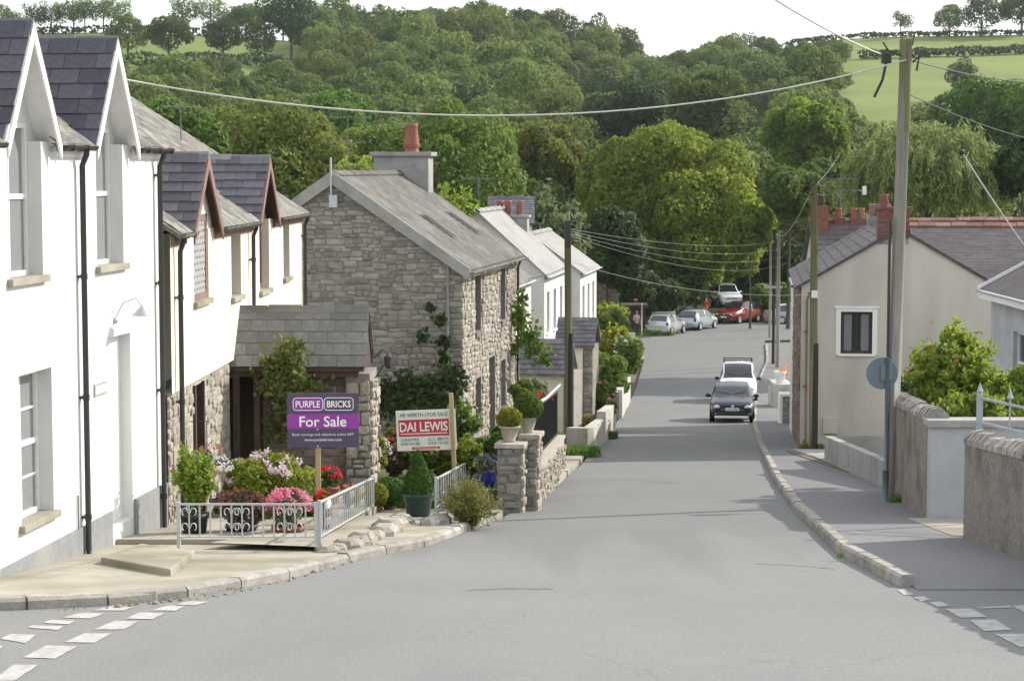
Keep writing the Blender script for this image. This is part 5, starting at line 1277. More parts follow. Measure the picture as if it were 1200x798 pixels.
def aerial(label, p, h, boom, n=7, d=(1, .2, 0), mat='lead', el=.4, second=False):
    o = thing('television_aerial', p, 0, label, 'aerial'); d = Vector(d).normalized(); s = Vector((-d.y, d.x, 0))
    MB().tube((0, 0, -.1), (0, 0, h), .013, n=6).build('mast', M[mat], o)
    b = MB(); zs = [h - .05] + ([h * .55] if second else [])
    for z in zs:
        a = Vector((0, 0, z)); b.tube(a - d * boom * .5, a + d * boom * .5, .008, n=5)
        for i in range(n): c = a + d * boom * (i / (n - 1) - .5); e = el * (1 - .3 * i / n); v = s * e * .5 + Vector((0, 0, e * .12)); b.tube(c - v, c + v, .005, n=4)
    b.build('boom', M[mat], o); return o
pS = at(408, 205, 58.0); aerial('two-tier television aerial on a thin mast behind the stone ridge', pS, at(408, 135, 58).z - pS.z, 1.3, 8, second=True)
pS = at(561, 246, 68); aerial('wide television aerial over the pale terrace roof', pS, at(561, 207, 68).z - pS.z, 1.1, 7)
pS = at(212, 158, 40); aerial('small aerial on the mossy roof behind the white house', pS, .6, .7, 5, (1, .6, 0))
pS = at(985, 256, 75); aerial('comb-shaped aerial on the roof beside the mossy pole', pS, at(985, 208, 75).z - pS.z, 1.2, 8)
pS = at(1000, 256, 75.5); aerial('aerial with flat white panel near the brick chimney', pS, at(1000, 222, 75.5).z - pS.z, 1.0, 5)
tag(MB().cbox(at(1013, 223, 75.5), .14, .08, .32).build('panel_antenna', M['sign_white'], None, bevel=.02), 'flat white panel antenna against the willow', 'antenna')
tag(MB().tube(at(1006, 223, 75.5), at(1013, 223, 75.5), .012, n=6).build('antenna_arm', M['galv']), 'thin arm holding the white panel antenna', 'bracket')

# ------------------------------------------------------------------ right-hand walls, gate and round sign
def coped_wall(name, label, a, b, ha, hb_, th, steps, wallm, cat='wall', stones=26):
    """wall from a to b (x,y) with a coping of upright stones that steps down the slope"""
    a, b = Vector((*a, 0)), Vector((*b, 0)); d = (b - a); L_ = d.length; d.normalize(); n = Vector((d.y, -d.x, 0))
    o = thing(name, (a.x, a.y, gz(a.y)), 0, label, cat); base = Vector((a.x, a.y, gz(a.y))); r_ = random.Random(6)
    for i in range(steps):
        p, q = a + d * (L_ * i / steps), a + d * (L_ * (i + 1) / steps); m = (p.y + q.y) / 2; h = ha + (hb_ - ha) * (i + .5) / steps
        zt0, zt1 = gz(p.y) + h + .06, gz(q.y) + h + .12
        if gz(q.y) > gz(p.y): zt0, zt1 = gz(p.y) + h + .10, gz(q.y) + h + .05
        mb = MB(); P0, P1 = Vector((p.x, p.y, 0)), Vector((q.x, q.y, 0))
        zb0, zb1 = gz(p.y) - .3, gz(q.y) - .3
        vs = []
        for P, zb_, zt in ((P0, zb0, zt0), (P1, zb1, zt1)):
            for s in (-1, 1):
                for z in (zb_, zt): vs.append(P + n * s * th / 2 + Vector((0, 0, z)) - base)
        mb.add(vs, [(0, 1, 3, 2), (4, 6, 7, 5), (0, 4, 5, 1), (2, 3, 7, 6), (1, 5, 7, 3), (0, 2, 6, 4)])
        wl = mb.build('wall_section', M[wallm], o)
        k = max(3, int((q - p).length / .13)); dz = (zt1 - zt0)
        for j in range(k):
            t = (j + .5) / k; c = P0.lerp(P1, t); z = zt0 + dz * t; hgt = r_.uniform(.15, .21); w_ = (q - p).length / k
            up = (d + Vector((0, 0, dz / (q - p).length))).normalized(); mbs = MB()
            pr = [(-th * .56, -.02), (-th * .56, hgt * .35), (-th * .3, hgt * .85), (0, hgt), (th * .3, hgt * .85), (th * .56, hgt * .35), (th * .56, -.02)]
            pr = [(x * r_.uniform(.94, 1.03), y * r_.uniform(.9, 1.06)) for x, y in pr]
            c0 = c - d * (w_ * .46) + Vector((0, 0, z - dz * .46 / k)) - base; lean = d * r_.uniform(-.03, .03)
            mbs.prism([c0 + n * x + Vector((0, 0, y)) + lean * (y / .15) for x, y in pr], up * (w_ * .93))
            link('coping_stone', mbs.build('coping_stone', M['coping'], data_only=True), wl)
    return o
coped_wall('garden_wall', 'near stone wall at the right edge with a rough coping of upright stones', (6.32, 27.6), (6.32, 18.0), 1.3, 1.3, .34, 3, 'stone_wall_grey')
coped_wall('garden_wall', 'stepped stone wall beside the tall pole, upright coping stones on three steps', (6.55, 31.3), (7.02, 37.4), 1.52, 1.75, .32, 3, 'stone_wall_grey')
o = thing('garden_wall', (6.4, 31.1, gz(31)), 0, 'smooth grey rendered wall with flat cap running right from the stepped wall', 'wall')
MB().box(0, 8, 0, .3, -.4, 1.5).build('wall', M['concrete_blue'], o, bevel=.015); MB().box(-.05, 8, -.06, .36, 1.5, 1.62).build('cap', M['concrete_grey'], o, bevel=.02)
o = thing('gate_railing', (6.85, 29.9, gz(29.9)), 0, 'light blue-grey metal gate with spiked bars beside the rendered wall', 'gate')
zt = 2.05
for x, y, h in ((0.02, 0, zt), (1.05, -1.3, zt - .25)): MB().box(x - .04, x + .04, y - .04, y + .04, -.3, h).build('post', M['blue_steel'], o); 
for i, (x, y) in enumerate(((0.02, 0), (.36, -.43), (.7, -.87), (1.05, -1.3), (1.4, -1.74), (1.75, -2.2))):
    h = zt - .05 * i
    MB().tube((x, y, .75), (x, y, h), .014, n=6).lathe([(.0, 0.0), (.05, .03), (.03, .08), (.0, .17)], (x, y, h), 8).build('bar', M['blue_steel'], o)
for z in (zt - .06, zt - .42): MB().beam((0, 0, z), (1.8, -2.26, z - .28), .02, .035).build('rail', M['blue_steel'], o)
sheet('gate_threshold', lambda Y: 6.05, lambda Y: 9, 27.8, 31.0, .118, M['concrete'], 2, .5)
sheet('garden_ground', lambda Y: 7.3, lambda Y: 12, 31.5, 54, .13, M['garden_soil'], 3, 1)
# low rendered wall of the forecourt
o = thing('low_wall', (0, 0, 0), 0, 'low grey forecourt wall curving from the round sign to the cream gable', 'wall'); o.location = (7.05, 39, gz(39))
pts = [G(1034, 577), G(1010, 566), G(985, 555), G(966, 545)]; pts = [Vector((p.x, p.y, gz(p.y))) for p in pts]; pts.append(Vector((pts[-1].x + .1, pts[-1].y + .5, gz(pts[-1].y + .5))))
base = Vector(o.location)
for i in range(4):
    p, q = pts[i] - base, pts[i + 1] - base; n = Vector(((q - p).y, -(q - p).x, 0)).normalized() * .2; h0, h1 = (.62, .66, .70, .72, .7)[i:i + 2]
    if i == 3: n = Vector((2.2, 0, 0)); 
    vs = [p + Vector((0, 0, -.3)), p + Vector((0, 0, h0)), p + n + Vector((0, 0, h0)), p + n + Vector((0, 0, -.3)), q + Vector((0, 0, -.3)), q + Vector((0, 0, h1)), q + n + Vector((0, 0, h1)), q + n + Vector((0, 0, -.3))]
    MB().add(vs, [(0, 1, 2, 3), (4, 7, 6, 5), (0, 4, 5, 1), (2, 6, 7, 3), (1, 5, 6, 2), (0, 3, 7, 4)]).build('wall_section', M['concrete_grey'], o)
sheet('forecourt', lambda Y: 7.5, lambda Y: 12, 39, 54.5, .16, M['concrete_grey'], 3, 1)
sg = thing('round_sign', (at(1031, 560, 34.9).x, 34.9, gz(34.9) + .1), 0, 'round traffic sign seen from its blue-grey back beside the tall pole', 'sign')
zs = at(1032, 437, 34.9).z - gz(34.9) - .1
MB().tube((.1, 0, 0), (.1, 0, zs + .28), .032, n=10).build('post', M['sign_back'], sg, True)
MB().tube((.1, 0, -.1), (.1, 0, .55), .055, n=10).build('post_base', M['sign_back'], sg, True)
mb = MB(); mb.lathe([(0.001, -.012), (.25, -.012), (.268, 0), (.276, .02), (.268, .025), (.001, .02)], (0, 0, 0), 28); 
so2 = mb.build('disc', M['sign_back'], sg, False, (.02, -.05 + .1, zs), (R(90), 0, 0))
MB().box(-.05, .16, .0, .03, -.12, .16).build('bracket', M['sign_back'], sg, loc=(.04, -.01, zs))
# kerbside bits by the cream house: white capped pier and planter
q = G(918, 499)
o = thing('gate_pier', (q.x, q.y, gz(q.y)), 0, 'short stone pier with white cap beside the far footway', 'pier')
MB().box(-.05, .62, 0, .6, -.2, 1.1).build('pier', M['mortar'], o); MB().box(-.12, .7, -.07, .67, 1.1, 1.2).build('cap', M['white_paint'], o, bevel=.01); MB().box(-.13, -.04, -.03, .6, -.2, 1.1).build('white_edge', M['white_paint'], o)
rubble(o, (-.05, 0, 0), (1, 0, 0), (0, 0, 1), .67, 1.1, lambda u, w: 0 < u < .67 and w < 1.08, (.13, .2), (.2, .34), 'stone', 60, seed=44)
q = G(916, 480, .1)
o = thing('boat_planter', (q.x, q.y + 2, gz(q.y + 2) + .1), 0, 'white tub with orange flowers behind the white capped pier', 'planter')
MB().box(-.05, .75, 0, 2.2, -.3, 1.0).build('wall', M['old_white'], o, bevel=.02); MB().lathe([(.14, .98), (.2, 1.2), (.28, 1.5), (.27, 1.52), (.2, 1.25)], (.25, .5, 0), 14).build('tub', M['paint_white'], o, True)
rr = np.random.default_rng(3); P = rr.normal(size=(60, 3)) * .13 + np.array([.4, .45, 1.5]); V, Fq, tn = leaves(P, np.tile([0, -1, .4], (60, 1)), .06, rr)
link('flowers', fastmesh('flowers', V, Fq, F['orange'], tn), o)
M['lawn'] = surf('lawn', (.045, .07, .02), (.085, .115, .03), 3, 1, .6, 30, c3=(.10, .085, .06), s3=.8, f3=.6, world=True)
# ------------------------------------------------------------------ left-hand gardens: ground, railings, walls
sheet('garden_terrace', lambda Y: -5.2, lambda Y: float(np.interp(Y, [26.6, 33.6, 36], [-2.5, -2.15, -2.0])), 26.6, 36, .17, M['concrete'], 3, .5)
sheet('garden_bed', lambda Y: -5.2, lambda Y: float(np.interp(Y, [33.8, 41], [-1.05, -.35])), 33.9, 50, .20, M['lawn'], 3, .5)
sheet('house_terrace', lambda Y: -3, lambda Y: float(np.interp(Y, [35, 42, 43.2, 60], [.0, .85, -.3, 1.0])), 34.8, 60, lambda Y: float(np.interp(Y, [34, 42, 60], [.30, .55, .6])), M['lawn'], 4, .6)
def railing(label, P0, P1, h, nbar, scroll=(), mat='galv', r=.011, foot=.08, post=.022):
    P0, P1 = Vector(P0), Vector(P1); o = thing('railing', P0, 0, label, 'railing'); d = P1 - P0; u = d.normalized()
    rail = MB().beam((0, 0, h), d + Vector((0, 0, h)), .035, .022); rail.build('top_rail', M[mat], o)
    MB().beam((0, 0, foot), d + Vector((0, 0, foot)), .028, .018).build('bottom_rail', M[mat], o)
    for t in (0, 1): MB().box(-post, post, -post, post, -.12, h + .03).build('post', M[mat], o, loc=d * t)
    bm_ = MB().tube((0, 0, foot), (0, 0, h), r, n=6).build('tmp', M[mat], data_only=True)
    for i in range(1, nbar): link('bar', bm_, o, d * (i / nbar))
    scs = []; hh = h - foot
    for s in (1, -1):
        for zc in (.27, .73):
            pts = []; sc = MB()
            for k in range(15):
                a = k / 14 * 4.4; rr_ = .09 * hh / .4 * (1 - .16 * a) * .9
                pts.append((s * (.012 + .05 - .05 * math.cos(a) * (1 - k / 22)), 0, foot + hh * (zc + .2 * math.sin(a) * (1 - k / 20))))
            sc.path(pts, .007, 5); scs.append(sc.build('scroll', M[mat], data_only=True))
    for scm in scs:
        for i in scroll: link('scroll', scm, o, d * ((i) / nbar), (0, 0, math.atan2(d.y, d.x)))
    return o
Pa, Pb, Pc = G(205, 636, .17), G(368, 640, .17), G(437, 598, .17)
for p in (Pa, Pb, Pc): p.z = gz(p.y) + .17
Pa.y = Pb.y = (Pa.y + Pb.y) / 2; Pa.z = Pb.z
Pa.x, Pb.x = (205 - 600) / FPX * Pa.y, (368 - 600) / FPX * Pb.y
railing('grey scrolled railing facing the camera in front of the pink flowers', Pa, Pb, .50, 13, (1, 5, 6, 10, 11))
railing('grey railing running down beside the footway from the corner post', Pb + Vector((.04, .02, 0)), Pc, .52, 24, (3, 4, 8, 9, 13, 14, 18, 19))
Pd, Pe = G(511, 600, .2), G(556, 566, .25); Pd.z = gz(Pd.y) + .2; Pe.z = gz(Pe.y) + .2
railing('short grey railing behind the red and white sale board', Pd, Pe, .52, 18, (3, 7, 11, 15))
bars = MB().cbox((0, 0, 0), .30, .03, .07); 
tag(bars.build('railing_plate', M['sign_white'], None, loc=Pb.lerp(Pc, .13) + Vector((.05, -.05, .46)), rot=(R(-5), 0, math.atan2(Pc.y - Pb.y, Pc.x - Pb.x))), 'pale plate fixed to the top of the side railing', 'plate')
# raised stone edging in front of the side railing
def stones_line(name, label, pts, n, smin, smax, mat, cat, seed, zlift=0.0):
    o = thing(name, pts[0], 0, label, cat); r_ = random.Random(seed); base = Vector(pts[0])
    for i in range(n):
        t = (i + r_.uniform(-.2, .2)) / n * (len(pts) - 1); k = min(len(pts) - 2, max(0, int(t))); p = Vector(pts[k]).lerp(Vector(pts[k + 1]), t - k) - base
        mb = MB(); m = 7; rings = []
        for zz, sc_ in ((-.5, .9), (-.1, 1.0), (.25, .92), (.5, .55)):
            rings.append([(math.cos(6.283 * j / m) * sc_ * r_.uniform(.8, 1.1) * .5, math.sin(6.283 * j / m) * sc_ * r_.uniform(.8, 1.1) * .5, zz + r_.uniform(-.06, .06)) for j in range(m)])
        mb.add([q for R_ in rings for q in R_], [(a * m + j, a * m + (j + 1) % m, (a + 1) * m + (j + 1) % m, (a + 1) * m + j) for a in range(3) for j in range(m)] + [tuple(3 * m + j for j in range(m))])
        s = r_.uniform(smin, smax); link('stone', mb.build('stone', M[mat], data_only=True), o, p + Vector((r_.uniform(-.05, .05), r_.uniform(-.05, .05), s * .22 + zlift)), (0, 0, r_.uniform(0, 6)), (s * 1.25, s, s * r_.uniform(.6, .85)))
    return o
e = [G(382, 655), G(420, 648), G(448, 634), G(478, 618)]; e = [Vector((p.x, p.y, gz(p.y) + .02)) for p in e]
stones_line('stone_edging', 'rough stone edging of the raised bed by the side railing', e, 22, .26, .44, 'stone_warm', 'edging', 2)
ed = MB(); ep = [Vector((p.x - .12, p.y + .05, 0)) for p in e]
for p, q in zip(ep[:-1], ep[1:]): ed.add([(p.x, p.y, gz(p.y) - .1), (p.x, p.y, gz(p.y) + .16), (p.x - 1.4, p.y + .3, gz(p.y) + .16), (q.x, q.y, gz(q.y) - .1), (q.x, q.y, gz(q.y) + .165), (q.x - 1.4, q.y + .3, gz(q.y) + .165)], [(0, 1, 4, 3), (1, 2, 5, 4)])
tag(ed.build('bed_ledge', M['concrete']), 'concrete ledge behind the rough stone edging', kind='structure')
e = [G(505, 622), G(540, 612)]; e = [Vector((p.x, p.y, gz(p.y) + .03)) for p in e]
stones_line('stone_edging', 'two flat stones beside the heather bush', e, 5, .32, .5, 'stone', 'edging', 3)
rr_ = random.Random(12); pb = [G(px, py) for px, py in ((120, 713), (180, 706), (240, 700), (300, 688), (380, 668), (470, 640), (560, 618), (600, 604))]
stones_line('loose_stones', 'scattered small stones and grit along the kerb foot of the left footway', [Vector((p.x + .03, p.y - .02, gz(p.y))) for p in pb], 60, .02, .06, 'coping', 'stones', 5)

# gate pillars and the stone wall with black railing
def stone_pillar(label, px, py, w, h, dep, seed, cap=True, px2=None):
    g = G(px, py); o = thing('gate_pillar', (g.x, g.y, gz(g.y)), R(-9), label, 'pillar')
    MB().box(0, w, 0, dep, -.3, h).build('core', M['mortar'], o)
    rubble(o, (0, 0, -.1), (1, 0, 0), (0, 0, 1), w, h + .1, lambda u, v: -.01 <= u <= w + .01 and v < h + .1, (.10, .2), (.16, .34), 'stone', 60, seed=seed, proud=.04)
    rubble(o, (w, 0, -.1), (0, 1, 0), (0, 0, 1), dep, h + .1, lambda u, v: -.01 <= u <= dep + .01 and v < h + .1, (.10, .2), (.16, .34), 'stone_warm', 60, seed=seed + 1, proud=.05)
    if cap: MB().box(-.05, w + .06, -.05, dep + .05, h, h + .08).build('cap_stone', M['coping'], o, bevel=.015)
    return o
stone_pillar('low stone pillar with rounded grey cap behind the heather', 562, 590, .34, .62, .4, 61)
gp1 = stone_pillar('broad shadowed stone pillar carrying a box ball in a stone pot', 583, 600, .40, 1.08, .42, 63)
gp2 = stone_pillar('taller stone pillar at the end of the black railing wall', 612, 598, .24, 1.22, .5, 65)
Wa, Wb = G(627, 593), G(661, 560)
o = thing('garden_wall', (Wa.x, Wa.y, gz(Wa.y)), 0, 'pale stone wall stepping down the street under the black railing', 'wall'); b_ = Vector((Wb.x - Wa.x, Wb.y - Wa.y, 0)); U_ = b_.normalized(); Lw = b_.length; N_ = Vector((U_.y, -U_.x, 0))
h0, h1 = .62, .62 ; dzw = gz(Wb.y) - gz(Wa.y) + .28
core = MB(); a = Vector((0, 0, 0)); n3 = -N_ * .3
core.add([a + Vector((0, 0, -.3)), a + Vector((0, 0, h0)), b_ + Vector((0, 0, dzw + h1)), b_ + Vector((0, 0, dzw - 1.0))] + [p + n3 for p in (a + Vector((0, 0, -.3)), a + Vector((0, 0, h0)), b_ + Vector((0, 0, dzw + h1)), b_ + Vector((0, 0, dzw - 1.0)))], [(0, 1, 2, 3), (7, 6, 5, 4), (1, 5, 6, 2), (3, 2, 6, 7), (0, 4, 5, 1)])
co = core.build('wall', M['mortar_pale'], o)
Us = Vector((U_.x, U_.y, dzw / Lw)).normalized()
rubble(o, (0, 0, -.5), U_, (0, 0, 1), Lw, 1.6, lambda u, w: 0 <= u < Lw and w < 1.06 + dzw * u / Lw and w > .3 + (dzw - .28) * u / Lw, (.10, .17), (.14, .34), 'stone_warm', 200, seed=67, proud=.05, gap=.03)
MB().beam(N_ * -.15 + Vector((0, 0, h0 + .02)), b_ + N_ * -.15 + Vector((0, 0, dzw + h1 + .02)), .36, .06).build('cap', M['mortar_pale'], o)
fr = thing('iron_railing', (Wa.x - N_.x * .15, Wa.y - N_.y * .15, gz(Wa.y) + h0 + .03), 0, 'black iron railing with pale curved handrail on the stone wall', 'railing')
bd = b_ + Vector((0, 0, dzw)); HB = .95
bm_ = MB().box(-.012, .012, -.03, .03, 0, HB).build('tmp', M['black_iron'], data_only=True)
for i in range(46): link('bar', bm_, fr, bd * ((i + .5) / 46) )
MB().beam((0, 0, .06), bd + Vector((0, 0, .06)), .03, .03).build('bottom_rail', M['black_iron'], fr); MB().beam((0, 0, HB), bd + Vector((0, 0, HB)), .04, .03).build('top_rail', M['black_iron'], fr)
MB().path([Vector((.05, 0, HB + .12)), bd * .5 + Vector((.05, 0, HB + .07)), bd + Vector((.05, 0, HB + .14))], .03, 8).build('handrail', M['galv'], fr, True)
gt = thing('iron_gate', tuple(G(609, 596)), 0, 'narrow black gate between the two stone pillars', 'gate'); gt.location.z = gz(gt.location.y)
for i in range(4): MB().box(-.0 + i * .035, .015 + i * .035, .12, .14, .03, .95).build('bar', M['black_iron'], gt)
MB().box(-.01, .14, .11, .15, .8, .84).build('rail', M['black_iron'], gt)

# low white garden walls further down
def white_wall(label, pts, h, th=.28, mat='old_white', cap=None):
    o = thing('low_garden_wall', (pts[0][0], pts[0][1], gz(pts[0][1])), 0, label, 'wall'); base = Vector(o.location)
    for i, (p, q) in enumerate(zip(pts[:-1], pts[1:])):
        p, q = Vector((p[0], p[1], gz(p[1]))) - base, Vector((q[0], q[1], gz(q[1]))) - base; n = Vector(((q - p).y, -(q - p).x, 0)).normalized() * -th
        n = n if n.x < 0 or abs(n.x) < .1 and n.y > 0 else -n
        zt = max(p.z, q.z) + h - (0.25 * abs(p.z - q.z)); up = [Vector((0, 0, -.3)), None]
        vs = [p + Vector((0, 0, -.3)), Vector((p.x, p.y, p.z + h)), Vector((p.x + n.x, p.y + n.y, p.z + h)), p + n + Vector((0, 0, -.3)), q + Vector((0, 0, -.3)), Vector((q.x, q.y, q.z + h)), Vector((q.x + n.x, q.y + n.y, q.z + h)), q + n + Vector((0, 0, -.3))]
        MB().add(vs, [(0, 1, 2, 3), (4, 7, 6, 5), (0, 4, 5, 1), (2, 6, 7, 3), (1, 5, 6, 2)]).build('wall_section', M[mat], o)
    return o
w0, w1_, w2_, w3_ = G(671, 530), G(696, 531), G(709, 518), G(722, 503)
white_wall('low white wall with shaded end beside the black-topped pole', [(w0.x, w0.y), (w1_.x, w1_.y), (w2_.x, w2_.y)], .72)
white_wall('second low white wall under the yellow flowers, continuing down the street', [(w2_.x + .02, w2_.y + .05), (w3_.x, w3_.y)], .95)
w4, w5, w6 = G(729, 490), G(733, 481), G(739, 470)
white_wall('third white wall with a mossy top below the yellow-green shrub', [(w4.x, w4.y), (w5.x, w5.y), (w6.x, w6.y)], 1.15)
stp = G(721, 492); o = thing('gate_pillar', (stp.x - .25, stp.y, gz(stp.y)), 0, 'dark stone pier between the second and third white walls', 'pillar'); MB().box(-.1, .4, 0, .5, -.2, 1.1).build('core', M['stone_wall_grey'], o, bevel=.03)
sheet('drive_pad', lambda Y: xl(Y) - 2.2, lambda Y: xl(Y) - .1, 46, 56.5, .05, M['concrete'], 2, .6)
sheet('front_gardens', lambda Y: xl(Y) - 9, lambda Y: xl(Y) - .5, 57.5, 120, .25, M['garden_soil'], 3, 1)

# ------------------------------------------------------------------ sale boards
def text(parent, s, cx, cz, wd, ht, mat, y=-.012, name='lettering', bold=.0):
    c = bpy.data.curves.new('tmp', 'FONT'); c.body = s; c.extrude = .0; c.offset = bold; c.resolution_u = 3
    t_ = bpy.data.objects.new('tmp', c); me = bpy.data.meshes.new_from_object(t_); bpy.data.objects.remove(t_); bpy.data.curves.remove(c)
    a = np.empty(len(me.vertices) * 3, np.float32); me.vertices.foreach_get('co', a); a = a.reshape(-1, 3)
    lo, hi = a.min(0), a.max(0); s_ = (hi - lo); s_[s_ == 0] = 1
    b = np.zeros_like(a); b[:, 0] = (a[:, 0] - lo[0]) / s_[0] * wd + cx - wd / 2; b[:, 2] = (a[:, 1] - lo[1]) / s_[1] * ht + cz - ht / 2; b[:, 1] = y
    me.vertices.foreach_set('co', b.ravel()); me.update(); me.materials.clear(); me.materials.append(M[mat]); me.name = name
    return link(name, me, parent)
def rounded_outline(parent, x0, x1, z0, z1, r, wd, mat, y, name='outline', fill=None):
    pts = []
    for cx, cz, a0 in ((x1 - r, z1 - r, 0), (x0 + r, z1 - r, 90), (x0 + r, z0 + r, 180), (x1 - r, z0 + r, 270)):
        for k in range(6): a = R(a0 + 18 * k); pts.append((cx + r * math.cos(a), cz + r * math.sin(a), cx + (r - wd) * math.cos(a), cz + (r - wd) * math.sin(a)))
    mb = MB(); n = len(pts)
    mb.add([(p[0], y, p[1]) for p in pts] + [(p[2], y, p[3]) for p in pts], [(i, (i + 1) % n, n + (i + 1) % n, n + i) for i in range(n)])
    o = mb.build(name, M[mat], parent)
    if fill: MB().poly([(p[2], y + .002, p[3]) for p in pts]).build('logo_fill', M[fill], parent)
    return o
YS = 28.6; c = at(373, 590, YS)
s1 = thing('sale_board', (c.x, YS, gz(YS) + .1), R(3), 'purple sale board on a timber post above the pink flowers', 'sign')
zc = at(379, 492, YS).z - gz(YS) - .1; pw, ph = 1.0, .765; px0 = .075
MB().box(-.035, .035, .0, .07, -.2, zc + .2).build('post', M['timber_post'], s1, bevel=.005)
bd_ = MB().box(px0 - pw / 2, px0 + pw / 2, -.022, -.004, zc - ph / 2, zc + ph / 2).build('board', M['sign_purple'], s1)
MB().box(px0 - pw / 2 - .002, px0 + pw / 2 + .002, -.026, -.0225, zc - .185 + .07, zc + .095).build('band', M['sign_magenta'], s1)
rounded_outline(s1, px0 - .42, px0 + .005, zc + .14, zc + .325, .05, .010, 'letter_white', -.025, fill='sign_magenta'); rounded_outline(s1, px0 + .015, px0 + .43, zc + .14, zc + .325, .05, .010, 'letter_white', -.025, fill='sign_purple')
text(s1, 'PURPLE', px0 - .21, zc + .232, .34, .095, 'letter_white', -.031, bold=.02); text(s1, 'BRICKS', px0 + .225, zc + .232, .335, .095, 'letter_white', -.031, bold=.02)
text(s1, 'For Sale', px0, zc - .012, .66, .15, 'letter_white', -.031, bold=.015)
text(s1, 'Book viewings and valuations online 24/7', px0, zc - .20, .86, .045, 'letter_white', -.031); text(s1, 'www.purplebricks.com', px0, zc - .275, .52, .045, 'letter_white', -.031, bold=.012)
for z in (zc - .125, zc - .36): MB().lathe([(.001, .006), (.014, .005), (.014, 0)], (0, 0, 0), 8).build('bolt', M['galv'], s1, loc=(0, -.03, z), rot=(R(90), 0, 0))
YS = 34.6; c = at(535, 566, YS)
s2 = thing('sale_board', (c.x, YS, gz(YS) + .15), R(-4), 'white sale board with a red name band on a leaning timber post', 'sign'); s2.rotation_euler = (0, R(-2.5), R(-4))
zc = at(500, 502, YS).z - gz(YS) - .15; pw, ph = 1.02, .69; px0 = -.46
MB().box(-.04, .03, -.10, -.04, -.2, zc + .62).build('post', M['timber_post'], s2, bevel=.005)
MB().box(px0 - pw / 2, px0 + pw / 2, -.03, -.012, zc - ph / 2, zc + ph / 2).build('board', M['sign_white'], s2)
MB().box(px0 - .47, px0 + .39, -.034, -.0305, zc - .10, zc + .185).build('band', M['sign_red'], s2)
text(s2, 'AR WERTH | FOR SALE', px0 - .035, zc + .255, .82, .085, 'letter_green', -.036, bold=.012); text(s2, 'DAI LEWIS', px0 - .04, zc + .062, .82, .165, 'letter_white', -.038, bold=.02)
MB().box(px0 - .44, px0 + .36, -.038, -.0345, zc - .062, zc - .048).build('rule', M['letter_white'], s2)
text(s2, 'LLANDYSUL', px0 - .28, zc - .155, .31, .05, 'letter_green', -.036, bold=.012); text(s2, '01559 363 000', px0 - .28, zc - .225, .33, .05, 'letter_green', -.036, bold=.01)
text(s2, 'N. C. EMLYN', px0 + .2, zc - .155, .34, .05, 'letter_green', -.036, bold=.012); text(s2, '01239 710 000', px0 + .2, zc - .225, .34, .05, 'letter_green', -.036, bold=.01)
MB().box(px0 - .26, px0 + .22, -.034, -.0305, zc - .325, zc - .285).build('strap_line', M['sign_red'], s2)
text(s2, 'www.dailewis.co.uk', px0 - .02, zc - .305, .4, .025, 'letter_white', -.036)

# ------------------------------------------------------------------ garden plants
def heads(seed, Rr, zc, n, mat, hs, up=.2, per=9, ps=.5, ymax=.7):
    rr = np.random.default_rng(seed); P = []; N = []
    while len(P) < n:
        d = rr.normal(size=3); d /= np.linalg.norm(d)
        if d[2] < up or d[1] > ymax: continue
        P.append(d * np.array(Rr) * 1.02); N.append(d)
    P, N = np.array(P), np.array(N); P[:, 2] += zc
    Q = np.repeat(P, per, 0) + rr.normal(size=(n * per, 3)) * hs * .45; Nn = np.repeat(N, per, 0)
    V, Fq, tn = leaves(Q, Nn, hs * ps * .8, rr, .9, .9); return fastmesh('flowers', V, Fq, F[mat], tn)
def pot_mesh(kind, h, r):
    pr = {'tub': [(.72, 0), (.76, .02), (.98, .86), (1.06, .87), (1.06, 1), (.95, 1), (.9, .9), (.001, .9)], 'urn': [(.5, 0), (.62, .04), (.55, .1), (.8, .55), (.95, .85), (1.08, .88), (1.08, 1), (.9, 1), (.85, .92), (.001, .92)],
          'ball': [(.5, 0), (.62, .04), (.95, .4), (1.0, .65), (.82, .9), (.88, 1), (.76, 1), (.7, .92), (.001, .92)], 'bowl': [(.3, 0), (.6, .1), (.9, .5), (1.04, .9), (1.06, 1), (.95, 1), (.9, .9), (.001, .9)]}[kind]
    return MB().lathe([(a * r, b * h) for a, b in pr], (0, 0, 0), 20)
